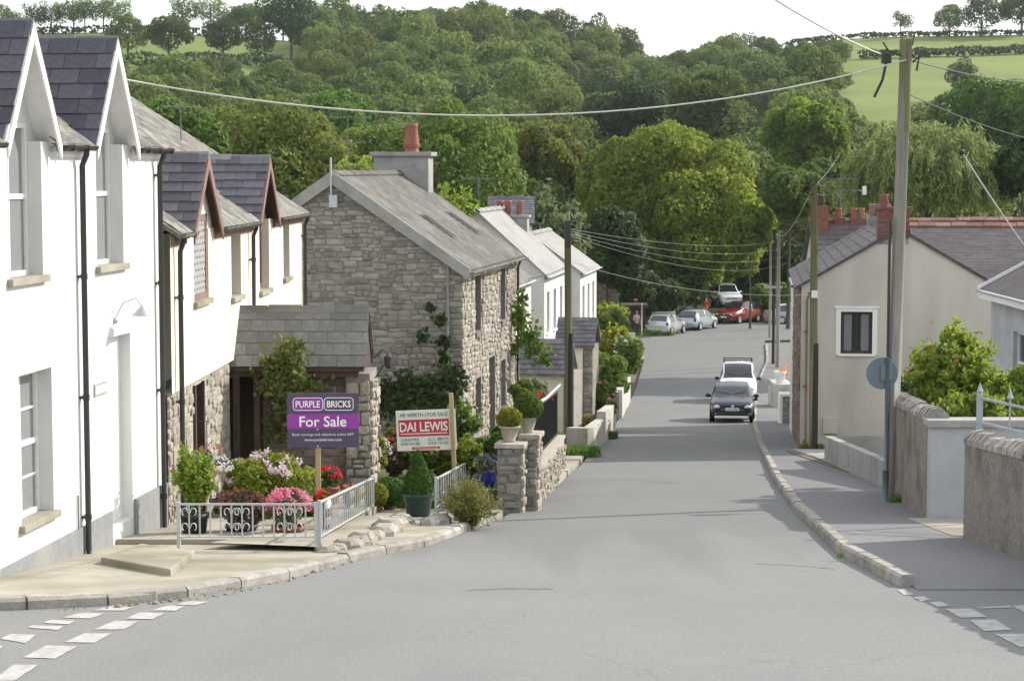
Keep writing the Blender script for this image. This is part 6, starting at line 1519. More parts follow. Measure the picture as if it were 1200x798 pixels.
def plant(name, label, px, py, wpx, hpx, mat, n, size, seed, Y=None, lift=.17, pot=None, flowers=(), nb=14, br=.4, spread=.8, aspect=.6, droop=0, cat='plant', inner=.12, zmin=-.6, potm='terracotta', poth=.35, potr=.2, stem=False, depth=.85, group=None, style=None):
    """px,py: foot of plant or pot; wpx,hpx: foliage size in pixels"""
    if Y is None: g = G(px, py, lift); p = Vector((g.x, g.y, gz(g.y) + lift))
    else: p = at(px, py, Y)
    o = thing(name, p, 0, label, cat, group); k = p.y / FPX; rx, rz = wpx / 2 * k, hpx / 2 * k; zc = rz * .95 + (poth * .9 if pot else 0) + (stem or 0)
    if style == 'ball' or style == 'cone': link('foliage', clipped('foliage', seed, rx * .96, rz * .98, int(n * 1.5), size, F[mat], zc, style == 'cone'), o)
    elif style == 'spray': link('foliage', sprays('foliage', seed, rx, rz, max(14, n // 40), int(n * 1.3), size, F[mat], (poth * .9 if pot else 0), .12, aspect, depth), o)
    else: link('foliage', crown('foliage', seed, (rx * .9, rx * .9 * depth, rz * .9), nb, br, int(n * 1.3), size, F[mat], zmin, aspect, spread, droop, zc, inner), o)
    if pot:
        po = pot_mesh(pot, poth, potr).build('pot', M[potm], o, True); link('soil', MB().lathe([(.001, poth * .91), (potr * .88, poth * .91)], (0, 0, 0), 14).build('soil', M['soil'], data_only=True), po)
    for i, (fm, nh, hs, per) in enumerate(flowers): tag(link('flowers', heads(seed * 3 + i, (rx, rx * depth, rz), zc, nh, fm, hs, .05 if per < 20 else .2, per), o), kind='stuff')
    if stem is not False or not pot: MB().tube((0, 0, -.05), (0, 0, zc), .018, .01, 6).build('stem', M['bark'], o)
    return o
plant('hydrangea', 'hydrangea with lilac mophead flowers in the middle of the railed garden', 313, 600, 112, 72, 'lime', 2600, .055, 71, Y=31.3, flowers=(('lilac', 17, .066, 22),), nb=20)
plant('fuchsia', 'tall wispy green shrub in a black pot at the white house corner', 228, 636, 54, 100, 'lime', 2400, .034, 72, Y=27.6, pot='tub', potm='pot_black', poth=.42, potr=.19, flowers=(('pink', 4, .03, 7),), style='spray')
plant('begonia', 'mound of bright pink flowers behind the scrolled railing', 338, 642, 55, 46, 'grey_leaf', 900, .04, 73, Y=27.7, flowers=(('pink', 70, .05, 10),), pot='tub', potm='terracotta', poth=.32, potr=.22)
plant('sedum', 'rust brown flower heads in a dark pot left of the pink mound', 283, 642, 62, 44, 'bronze', 1100, .04, 74, Y=28.0, flowers=(('rust', 50, .045, 10),), pot='tub', potm='pot_black', poth=.34, potr=.22)
plant('geranium', 'red geranium at the foot of the purple board post', 379, 618, 22, 26, 'box', 300, .035, 75, Y=28.2, flowers=(('red', 14, .045, 14),), pot='tub', poth=.25, potr=.13)
plant('geranium', 'red flower by the porch pillar, above the side railing', 386, 590, 28, 26, 'box', 350, .04, 76, Y=31.5, flowers=(('red', 12, .05, 14),), pot='tub', poth=.28, potr=.15)
plant('heather_bush', 'russet feathery bush behind the purple board post', 360, 606, 60, 40, 'russet', 1400, .045, 77, Y=30.5, aspect=.25, style='spray')
plant('grey_shrub', 'small silver leaved plant between the pink and the red flowers', 352, 604, 32, 30, 'grey_leaf', 400, .04, 78, Y=29.2, flowers=(('whitep', 14, .035, 8),))
plant('petunia', 'white and pale pink flowers low in the railed bed beside the pink mound', 305, 642, 30, 24, 'mid', 500, .035, 171, Y=29.2, flowers=(('whitep', 22, .035, 9),))
plant('lobelia', 'blue trailing flowers at the back of the railed garden', 262, 606, 34, 30, 'mid', 600, .035, 172, Y=30.6, flowers=(('blue', 20, .035, 9),))
plant('dahlia', 'peach coloured flowers right of the hydrangea', 347, 575, 28, 34, 'mid', 500, .04, 173, Y=32.4, flowers=(('orange', 12, .05, 12),), style='spray')
plant('fern', 'light green fern under the hydrangea', 300, 632, 40, 26, 'lime', 700, .045, 174, Y=29.9, style='spray')
plant('geranium', 'scarlet flowers between the sedum and the pink mound', 312, 628, 20, 30, 'box', 300, .035, 175, Y=30.2, flowers=(('red', 10, .045, 12),))
plant('marigold', 'yellow-green clump with orange flowers inside the side railing', 410, 596, 30, 30, 'lime', 600, .04, 176, Y=32.6, flowers=(('orange', 14, .035, 9),))
plant('box_ball', 'third clipped box ball, behind the larger one by the green tub', 470, 590, 28, 28, 'box', 1200, .032, 177, Y=35.2, style='ball')
plant('box_ball', 'small clipped box ball in a stone pot right of the green tub', 512, 596, 20, 20, 'yellow_green', 800, .028, 178, Y=35.8, pot='urn', poth=.16, potr=.1, style='ball', potm='pot_grey')
hb_ = thing('hanging_basket', tuple(at(243, 555, 30.2)), 0, 'round wicker basket of blue and white flowers hanging by the stone wall', 'hanging basket')
MB().lathe([(.02, -.17), (.12, -.14), (.2, -.03), (.215, .03), (.19, .03), (.001, .02)], (0, 0, .1), 16).build('basket', M['timber_post'], hb_, True)
for fm, dx, dz, n_, sd_ in (('blue', -.1, .22, 20, 1), ('whitep', .2, .12, 34, 2), ('rust', .02, .34, 14, 3)):
    link('flowers', heads(sd_ + 400, (.17, .16, .14), dz, n_, fm, .04, -.3, 9), hb_, (dx, 0, 0))['kind'] = 'stuff'
link('foliage', crown('foliage', 411, (.24, .2, .14), 8, .4, 350, .04, F['grey_leaf'], zc=.2), hb_)
MB().path([(-.3, .3, .75), (0, 0, .8), (0, 0, .35)], .008, 5).build('hook', M['black_iron'], hb_)
# climbers
def climber(label, P, n, size, mat, seed, name='climber'):
    """P: list of (px,py,Y,rpx) blobs on a wall"""
    rr = np.random.default_rng(seed); pts = []; tot = sum(b[3] ** 2 for b in P)
    for px, py, Y, rp in P:
        m = max(8, int(n * rp ** 2 / tot)); c_ = np.array(at(px, py, Y)); k = rp / FPX * Y; d = rr.normal(size=(m, 3)) * np.array([.5, .16, .5]) * k; pts.append(c_ + d)
    P_ = np.vstack(pts); c0 = P_.mean(0); V, Fq, tn = leaves(P_ - c0, np.tile([.2, -1, .3], (len(P_), 1)), size, rr, .7, .8)
    o = tag(link(name, fastmesh(name, V, Fq, F[mat], tn), None, c0), label, 'climber'); return o
climber('yellowish climber scrambling over the porch roof and front', [(335, 415, 34.1, 20), (340, 435, 34.2, 26), (325, 450, 34.2, 22), (355, 455, 34.3, 20), (340, 480, 34.3, 22), (318, 425, 34.2, 12), (348, 405, 34.2, 10), (330, 500, 34.4, 20)], 1300, .055, 'heather', 81)
climber('dark ivy against the foot of the stone gable', [(455, 465, 49.2, 18), (480, 455, 49.2, 20), (505, 460, 49.2, 20), (525, 455, 49.2, 18), (530, 440, 49.3, 14), (470, 475, 49.1, 18), (500, 480, 49, 22), (530, 478, 49, 18), (521, 400, 49.6, 9), (518, 375, 49.7, 7), (520, 420, 49.6, 9), (497, 395, 49.7, 7), (505, 360, 49.7, 5)], 3000, .075, 'dark', 82)
climber('bare branched small tree in leaf against the white terrace wall', [(608, 370, 57.5, 14), (618, 395, 57.5, 16), (628, 410, 57.6, 14), (612, 350, 57.5, 9), (640, 420, 57.8, 9), (600, 410, 57.4, 10)], 420, .09, 'mid', 83, 'wall_tree')
# topiary and pots
plant('topiary', 'cone of clipped box in a dark green tub beside the white board', 490, 606, 40, 56, 'box', 2600, .035, 91, lift=.06, pot='tub', potm='pot_green', poth=.40, potr=.235, style='cone')
plant('box_ball', 'larger clipped box ball left of the green tub', 457, 604, 38, 34, 'box', 1500, .032, 92, Y=33.6, pot='urn', poth=.2, potr=.12, style='ball')
plant('box_ball', 'smaller clipped box ball in a terracotta pot at the end of the side railing', 441, 604, 28, 30, 'yellow_green', 1100, .03, 93, Y=33.0, pot='urn', poth=.16, potr=.11, style='ball')
plant('heather_bush', 'big shaggy heather bush at the foot of the board post', 550, 618, 78, 66, 'heather', 3800, .05, 94, lift=.02, aspect=.18, style='spray')
zt1, zt2 = gp1.location.z + 1.16, gp2.location.z + 1.30
for gp_, z_, lab, wp, hp, sd_, pr_, mt in ((gp1, zt1, 'clipped box ball in a stone pot on the broad pillar', 28, 24, 95, .17, 'yellow_green'), (gp2, zt2, 'larger clipped box ball in a stone pot on the taller pillar', 33, 32, 96, .15, 'box')):
    k = gp_.location.y / FPX; o = thing('box_ball', (gp_.location.x + (.2 if gp_ is gp1 else .1), gp_.location.y + .22, z_), 0, lab, 'plant')
    pot_mesh('urn', .27, pr_).build('pot', M['pot_grey'], o, True); link('foliage', clipped('foliage', sd_, wp / 2 * k, hp / 2 * k, 2400, .032, F[mt], .25 + hp / 2 * k * .85), o)
plant('lavender', 'purple flowers in a cobalt blue glazed pot by the pillar', 570, 572, 30, 22, 'grey_leaf', 500, .04, 97, Y=35.2, pot='ball', potm='pot_blue', poth=.32, potr=.17, flowers=(('blue', 16, .04, 8),))
plant('silver_shrub', 'pale grey-green flowering plant left of the blue pot', 553, 560, 38, 26, 'grey_leaf', 700, .045, 98, Y=37, flowers=(('whitep', 26, .035, 8),))
plant('geranium', 'row of scarlet geraniums in a dark trough above the black railing', 634, 497, 26, 18, 'box', 260, .05, 99, Y=42, pot='tub', potm='pot_black', poth=.35, potr=.2, flowers=(('red', 30, .055, 14),))
for i, (px, py, wp, hp, mt, fl, lab) in enumerate([
        (437, 552, 34, 34, 'lime', (('whitep', 16, .05, 8),), 'yellow-green shrub just right of the porch pillar'), (462, 556, 36, 30, 'bronze', (('rust', 24, .04, 8),), 'bronze leaved shrub below the white board'),
        (512, 562, 44, 26, 'grey_leaf', (('orange', 40, .05, 10), ('red', 4, .07, 14)), 'orange and peach flowers behind the short railing'), (505, 545, 40, 26, 'russet', (('orange', 14, .05, 8),), 'orange tinted shrub under the right end of the white board'),
        (525, 560, 24, 22, 'lime', (), 'lime green tuft at the near end of the short railing'), (540, 520, 40, 46, 'mid', (('whitep', 10, .03, 6),), 'loose green plant against the sunlit stone wall'),
        (430, 545, 24, 30, 'mid', (), 'green plant hidden behind the porch pillar'), (483, 548, 30, 26, 'box', (), 'dark green shrub behind the clipped cone'), (470, 540, 34, 30, 'mid', (('red', 8, .05, 10),), 'leafy plant with red flowers above the bronze shrub'), (545, 548, 30, 34, 'lime', (), 'lime green plant between the board post and the blue pot'), (578, 545, 30, 34, 'mid', (), 'green plant behind the broad stone pillar'), (590, 535, 30, 40, 'box', (), 'dark shrub against the stone house front'), (495, 575, 30, 22, 'grey_leaf', (('pink', 16, .04, 8),), 'pink flowering plant right of the clipped cone'), (425, 575, 22, 22, 'box', (('orange', 8, .04, 8),), 'low plant with orange flowers at the pillar foot')]):
    plant('garden_shrub', lab, px, py, wp * 1.25, hp * 1.3, mt, 1300, .05, 110 + i, Y=36 + (i % 3) * .8, flowers=fl, cat='shrub', nb=10, style='spray' if i % 2 else None)
for i, (px, py, wp, hp, Y, mt, n, sz, fl, lab) in enumerate([
        (722, 432, 46, 44, 92, 'yellow_green', 2200, .13, (), 'bright yellow-green shrub over the third white wall'), (712, 470, 40, 44, 84, 'mid', 1500, .11, (), 'green shrub between the second and third white walls'),
        (703, 500, 34, 44, 70, 'mid', 1300, .09, (('pink', 10, .08, 8),), 'upright dark green bush on the second white wall'), (690, 512, 34, 22, 64, 'heather', 900, .08, (('orange', 20, .06, 8),), 'yellowish flowers trailing over the second white wall'),
        (708, 408, 54, 38, 105, 'mid', 2200, .14, (), 'rounded dark green shrub behind the yellow-green one'), (735, 455, 30, 50, 88, 'mid', 1200, .11, (('whitep', 10, .09, 8),), 'green bush hanging over the end of the third white wall'),
        (714, 388, 38, 30, 118, 'lime', 1500, .15, (), 'feathery green shrub at the far end of the front gardens'), (668, 520, 26, 14, 60, 'grey_leaf', 400, .07, (), 'low planting on top of the shaded wall end'),
        (612, 490, 30, 50, 50, 'mid', 1100, .09, (), 'green shrub by the stone house corner'), (626, 480, 30, 36, 52, 'grey_leaf', 800, .08, (), 'greyish shrub in front of the cream porch')]):
    plant('garden_shrub', lab, px, py, wp * (1.3 if px > 680 else 1.1), hp * (1.3 if px > 680 else 1.1), mt, int(n * 1.4), sz, 130 + i, Y=Y, flowers=fl, cat='shrub', nb=14, zmin=-.4, style='spray' if i in (0, 3, 6, 7, 9) else None)
def tuft(label, px, py, wpx, seed, n=260, h=.16, name='grass', Y=None, mat=None):
    rr = np.random.default_rng(seed); g = G(px, py, .05); k = wpx / FPX * g.y; P = np.stack([rr.uniform(-.5, .5, n) * k, rr.uniform(-.5, .5, n) * min(k * 1.2, 2.5), np.zeros(n)], 1)
    P[:, 2] += h * .4 + np.array([gz(g.y + y) - gz(g.y) for y in P[:, 1]]); V, Fq, tn = leaves(P, np.tile([0, -1, .1], (n, 1)), h, rr, .12, .6, None, -1.5)
    return tag(link(name, fastmesh(name, V, Fq, mat or M['grass'], tn), None, (g.x, g.y, gz(g.y) + .05)), label, 'grass', kind='stuff')
tuft('grass strip at the foot of the black-topped pole', 680, 532, 44, 201, 700); tuft('grass at the foot of the mossy pole', 952, 529, 26, 202, 300); tuft('weeds at the corner of the doorstep', 170, 637, 22, 203, 90, .07)
tuft('weeds along the foot of the white walls', 716, 512, 14, 204, 160); tuft('dry weeds in the kerb gap', 985, 652, 8, 205, 30, .05); tuft('ivy sprouts at the foot of the tall pole', 1052, 592, 14, 206, 160, .15)
for px, py, wd_, sd_ in ((85, 713, 30, 221), (150, 708, 24, 222), (236, 697, 34, 223), (275, 690, 20, 224), (460, 641, 26, 225), (60, 672, 30, 226), (110, 655, 16, 227), (560, 618, 30, 228)): tuft('sparse dry weeds and moss in the joint of the left footway', px, py, wd_, sd_, 40, .022, mat=F['heather'])
tuft('grass verge under the silver cars', 760, 391, 60, 207, 500, .3)
# shrubs behind the right-hand wall
plant('buddleia', 'large leafy shrub with brown seed heads overtopping the stepped wall', 1118, 505, 120, 140, 'lime', 6500, .075, 151, Y=38.5, flowers=(('rust', 6, .05, 8),), cat='shrub', style='spray')
plant('shrub', 'dense green shrub behind the rendered wall at the right edge', 1185, 515, 90, 95, 'lime', 3000, .085, 152, Y=36.5, nb=24, br=.3, cat='shrub', inner=.25)
plant('shrub', 'darker shrub between the tall pole and the stepped coping', 1078, 500, 48, 80, 'mid', 2000, .07, 153, Y=39.5, nb=16, br=.3, flowers=(('rust', 6, .05, 8),), cat='shrub')
plant('shrub', 'low yellow-green growth along the top of the stepped wall', 1140, 500, 90, 48, 'lime', 1800, .06, 154, Y=33.8, cat='shrub', style='spray')
climber('ivy and moss hanging down the wall end beside the tall pole', [(1056, 470, 36.3, 10), (1056, 495, 36.3, 8), (1057, 520, 36.3, 8), (1057, 550, 36.3, 8), (1060, 455, 36.3, 9), (1057, 575, 36.3, 7)], 420, .045, 'dark', 84)
# ------------------------------------------------------------------ vehicles
def plate_text(s): return s
def car(name, label, cat, x, y, head, L_, Wd, prof, belt, ws, rw, side, paint, wheel_r=.31, bars=False, front=True, plate='plate_white', reg=None, zb=.2, van=False, jeep=False, dz=0.0):
    sl = (gz(y + 1) - gz(y - 1)) / 2
    o = thing(name, (x, y, gz(y) + .01 + dz), head, label, cat, None, rx=0)
    d = Vector((math.sin(-head), math.cos(head), 0)); o.rotation_euler = (math.atan(sl * d.y), math.atan(-sl * math.sin(-head)) * -1 * 0, head)
    S_ = np.unique(np.concatenate([np.linspace(0, L_, 56), [0.02, L_ - .02], list(ws), list(rw)])); ps, pz = zip(*prof)
    zt = sum(np.interp(S_ + k, ps, pz) for k in (-.09, -.045, 0, .045, .09)) / 5
    wp = Wd / 2 * np.interp(S_, [0, .06, .2, .55, L_ - .5, L_ - .12, L_ - .02, L_], [.76, .86, .94, 1, 1, .96, .91, .85])
    rings = []
    for s, z, w_ in zip(S_, zt, wp):
        b = min(belt, z - .05); c = min(1, max(0, (z - belt - .05) / .3)); tw = w_ * (.9 * (1 - c) + (.80 if van else .76) * c)
        b0 = zb + .10 * (1 if s < .25 or s > L_ - .25 else 0) * .6
        half = [(w_ * .86, b0), (w_ * .97, b0 + .12), (w_, (b0 + b) / 2 + .03), (w_ * .97, b), (tw, z - (.03 if c > .5 else .035)), (tw * .90, z), (0, z + .02)]
        rings.append([(a, s, h) for a, h in half] + [(-a, s, h) for a, h in reversed(half[:-1])])
    n = 13; body = MB(); win = {'windscreen': MB(), 'rear_window': MB(), 'side_window': MB()}
    pil = [side[0] + (side[1] - side[0]) * f for f in ((.5,) if not van else (.4,))]
    for i in range(len(S_) - 1):
        m = (S_[i] + S_[i + 1]) / 2
        for j in range(n - 1):
            q = [rings[i][j], rings[i][j + 1], rings[i + 1][j + 1], rings[i + 1][j]]; t_ = body
            if j in (5, 6) and ws[0] < m < ws[1]: t_ = win['windscreen']
            elif j in (5, 6) and rw[0] < m < rw[1]: t_ = win['rear_window']
            elif j in (3, 8) and side[0] < m < side[1] and not any(abs(m - p) < .06 for p in pil): t_ = win['side_window']
            t_.add(q, [(0, 1, 2, 3)])
    body.poly(rings[0]); body.poly(rings[-1]); body.quad(*[rings[k][j] for k, j in ((0, 0), (0, 12), (-1, 12), (-1, 0))])
    me = body.build('body', M[paint], data_only=True); b = bmesh.new(); b.from_mesh(me); bmesh.ops.remove_doubles(b, verts=b.verts, dist=1e-4); bmesh.ops.recalc_face_normals(b, faces=b.faces)
    for f_ in b.faces: f_.smooth = len(f_.verts) == 4
    b.to_mesh(me); b.free(); bo = link('body', me, o)
    for k, mb in win.items():
        if mb.v: mb.build(k, M['car_glass'], o)
    for s in (.17 * L_ + .12, L_ - .19 * L_):
        for sx in (-1, 1):
            w_ = Wd / 2
            MB().lathe([(.001, 0), (wheel_r + .06, 0), (wheel_r + .065, .02), (wheel_r + .06, .03)], (0, 0, 0), 20).build('wheel_arch', M['trim'], o, loc=(sx * (w_ - .022), s, wheel_r), rot=(0, sx * R(90), 0))
            wh = MB().lathe([(.001, -.16), (wheel_r * .9, -.16), (wheel_r, -.12), (wheel_r, .0), (wheel_r * .93, .03), (wheel_r * .64, .02), (.001, .015)], (0, 0, 0), 22).build('wheel', M['rubber'], o, True, (sx * (w_ + .0), s, wheel_r - .01), (0, sx * R(90), 0))
            rm = MB().lathe([(.001, .024), (wheel_r * .14, .03), (wheel_r * .2, .022), (wheel_r * .56, .024), (wheel_r * .64, .034), (wheel_r * .68, .02)], (0, 0, 0), 20)
            link('rim', rm.build('rim', M['alloy'], data_only=True), wh)
    zf = float(np.interp(.1, S_, zt)); zr_ = float(np.interp(L_ - .08, S_, zt)); w_ = Wd / 2
    for sx in (-1, 1):
        MB().ball((sx * w_ * .66, .075, zf - .11), .17, 8, (1.0, .55, .46)).build('headlight', M['headlamp'], o, True)
        MB().ball((sx * w_ * .84, L_ - .09, (belt + .42) / 2 + (.22 if van or jeep else .12)), .13, 8, (.75, .6, 1.3)).build('tail_light', M['taillamp'], o, True)
        mi = MB().ball((sx * (w_ + .1), ws[0] + .35, belt + .07), .11, 8, (1, .6, .72)); mi.beam((sx * (w_ - .06), ws[0] + .34, belt + .02), (sx * (w_ + .06), ws[0] + .36, belt + .05), .05, .04); mi.build('wing_mirror', M['trim' if van or jeep is False and paint == 'paint_white' else paint], o, True)
        MB().ball((sx * w_ * .72, .04, .36), .055, 6, (1, .5, 1)).build('fog_light', M['headlamp'], o, True)
    MB().box(-w_ * .62, w_ * .62, -.015, .1, .30, .43).build('lower_intake', M['trim'], o, bevel=.02)
    MB().box(-w_ * .5, w_ * .5, -.012, .1, zf - .19, zf - .10).build('grille', M['trim'], o, bevel=.015)
    MB().lathe([(.001, .02), (.05, .018), (.06, .0)], (0, 0, 0), 14).build('badge', M['alloy'], o, loc=(0, -.006, zf - .10), rot=(R(90), 0, 0))
    MB().box(-w_ * .55, w_ * .55, -.008, .02, zf - .215, zf - .20).build('chrome_bar', M['alloy'], o)
    pl = MB().box(-.26, .26, -.03, -.012, .45, .565).build('number_plate', M['plate_white'], o); 
    MB().box(-.26, .26, L_ + .002, L_ + .02, .52, .635).build('number_plate', M['plate_yellow'], o)
    MB().box(-w_ * .8, w_ * .8, L_ - .1, L_ + .03, .34, .48).build('rear_bumper', M['trim' if van else paint], o, bevel=.03)
    if reg: text(pl, reg, 0, .507, .44, .075, 'letter_dark', -.0315, bold=.01)
    for k in (-.32, .28): MB().beam((k * .2, ws[0] + .06, float(np.interp(ws[0] + .06, S_, zt)) + .03), (k * 1.8, ws[0] + .2, float(np.interp(ws[0] + .2, S_, zt)) + .035), .015, .012).build('wiper', M['trim'], o)
    if bars:
        for s in (1.9, 2.9):
            zz = float(np.interp(s, S_, zt)); rb = MB().beam((-w_ * .78, s, zz + .13), (w_ * .78, s, zz + .13), .05, .04)
            for sx in (-1, 1): rb.beam((sx * w_ * .74, s, zz - .02), (sx * w_ * .74, s, zz + .13), .05, .04, (0, 1, 0))
            rb.build('roof_bar', M['trim'], o)
    return o
HATCH = [(0, .60), (.04, .68), (.25, .78), (.95, .95), (1.5, 1.33), (1.95, 1.46), (2.7, 1.48), (3.4, 1.40), (3.75, 1.12), (3.92, .98), (3.98, .70), (4.0, .55)]
VANP = [(0, .62), (.05, .78), (.3, .92), (.95, 1.06), (1.45, 1.58), (1.8, 1.78), (2.6, 1.84), (4.1, 1.82), (4.28, 1.7), (4.36, .9), (4.38, .6)]
JEEP = [(0, .70), (.05, .92), (.3, 1.02), (1.25, 1.12), (1.75, 1.60), (2.1, 1.76), (3.0, 1.80), (4.3, 1.76), (4.5, 1.5), (4.62, .9), (4.65, .7)]
SUV = [(0, .66), (.05, .80), (.3, .92), (1.15, 1.05), (1.8, 1.50), (2.3, 1.62), (3.2, 1.60), (3.95, 1.44), (4.25, 1.10), (4.33, .8), (4.35, .6)]
HD = -math.atan(.10)
q = G(858, 495); car('parked_car', 'dark navy hatchback parked facing the camera by the right kerb', 'car', q.x, q.y, HD, 4.0, 1.66, HATCH, .92, (1.0, 1.82), (3.42, 3.86), (1.25, 3.45), 'paint_navy', reg='YT61 VHN')
q = G(857, 469); car('parked_van', 'small white van with roof bars parked behind the navy hatchback', 'van', q.x + .05, q.y - 2.4, HD, 4.38, 1.72, VANP, 1.02, (1.0, 1.72), (4.2, 4.34), (1.2, 2.3), 'paint_white', bars=True, van=True, reg='CK09 FWD')
q = G(780, 393); h = math.pi - R(25)
def place_rear(px, py, ang, *a, **k):
    """rear bumper centre at pixel px,py; the car points away, swung ang degrees to the right"""
    q = G(px, py); L_ = a[3]; hd = math.pi - R(ang)
    d = Vector((math.sin(R(ang)), math.cos(R(ang)), 0)); return car(a[0], a[1], a[2], q.x + d.x * L_, q.y + d.y * L_, hd, *a[3:], **k)
place_rear(770, 393, 24, 'parked_car', 'silver three-door hatchback, nearest of the cars parked on the left bend', 'car', 4.0, 1.68, HATCH, .92, (1.0, 1.82), (3.42, 3.86), (1.25, 3.45), 'paint_silver')
place_rear(803, 387, 30, 'parked_car', 'second silver hatchback, nose towards the red car', 'car', 4.1, 1.72, HATCH, .95, (1.0, 1.82), (3.42, 3.9), (1.25, 3.45), 'paint_silver_blue')
q = G(848, 379); car('parked_car', 'dark red hatchback on the bend with sunlit side', 'car', q.x, q.y, R(-38), 4.35, 1.8, SUV, 1.0, (1.2, 2.1), (3.95, 4.3), (1.55, 3.9), 'paint_red')
q = G(852, 365); car('parked_jeep', 'white off-road car with roof rails behind the red hatchback', 'car', 17.25, 160.2, R(6), 4.65, 1.85, JEEP, 1.12, (1.3, 2.0), (4.35, 4.6), (1.5, 4.2), 'paint_white', wheel_r=.38, jeep=True, bars=True, zb=.35, dz=-10.74 - gz(160.2))
q = G(912, 374); car('parked_car', 'pale grey car half hidden by the far poles', 'car', q.x + 2.3, q.y - 3.2, R(112), 4.0, 1.7, HATCH, .92, (1.0, 1.82), (3.42, 3.86), (1.25, 3.45), 'paint_grey')
p_ = at(818, 342, 163); car('parked_car', 'white car roof showing through the bushes left of the blue box', 'car', p_.x, 161, R(20), 4.35, 1.8, SUV, 1.0, (1.2, 2.1), (3.95, 4.3), (1.55, 3.9), 'paint_white')
p_ = G(748, 408); 
def bin_(name, label, x, y, lift, mat, w_=.56, h=1.0):
    o = thing(name, (x, y, gz(y) + lift), R(5), label, 'bin'); MB().add([(-w_ * .4, -w_ * .4, .05), (w_ * .4, -w_ * .4, .05), (w_ * .4, w_ * .4, .05), (-w_ * .4, w_ * .4, .05), (-w_ * .5, -w_ * .5, h), (w_ * .5, -w_ * .5, h), (w_ * .5, w_ * .55, h), (-w_ * .5, w_ * .55, h)], [(3, 2, 1, 0), (4, 5, 6, 7), (0, 1, 5, 4), (1, 2, 6, 5), (2, 3, 7, 6), (3, 0, 4, 7)]).build('bin_body', M[mat], o, bevel=.02)
    MB().box(-w_ * .54, w_ * .54, -w_ * .56, w_ * .6, h, h + .07).build('lid', M[mat], o, bevel=.02); return o
bin_('rubbish_bin', 'white bin at the far end of the left garden walls', p_.x - .6, p_.y, .05, 'paint_white', .7, .9)

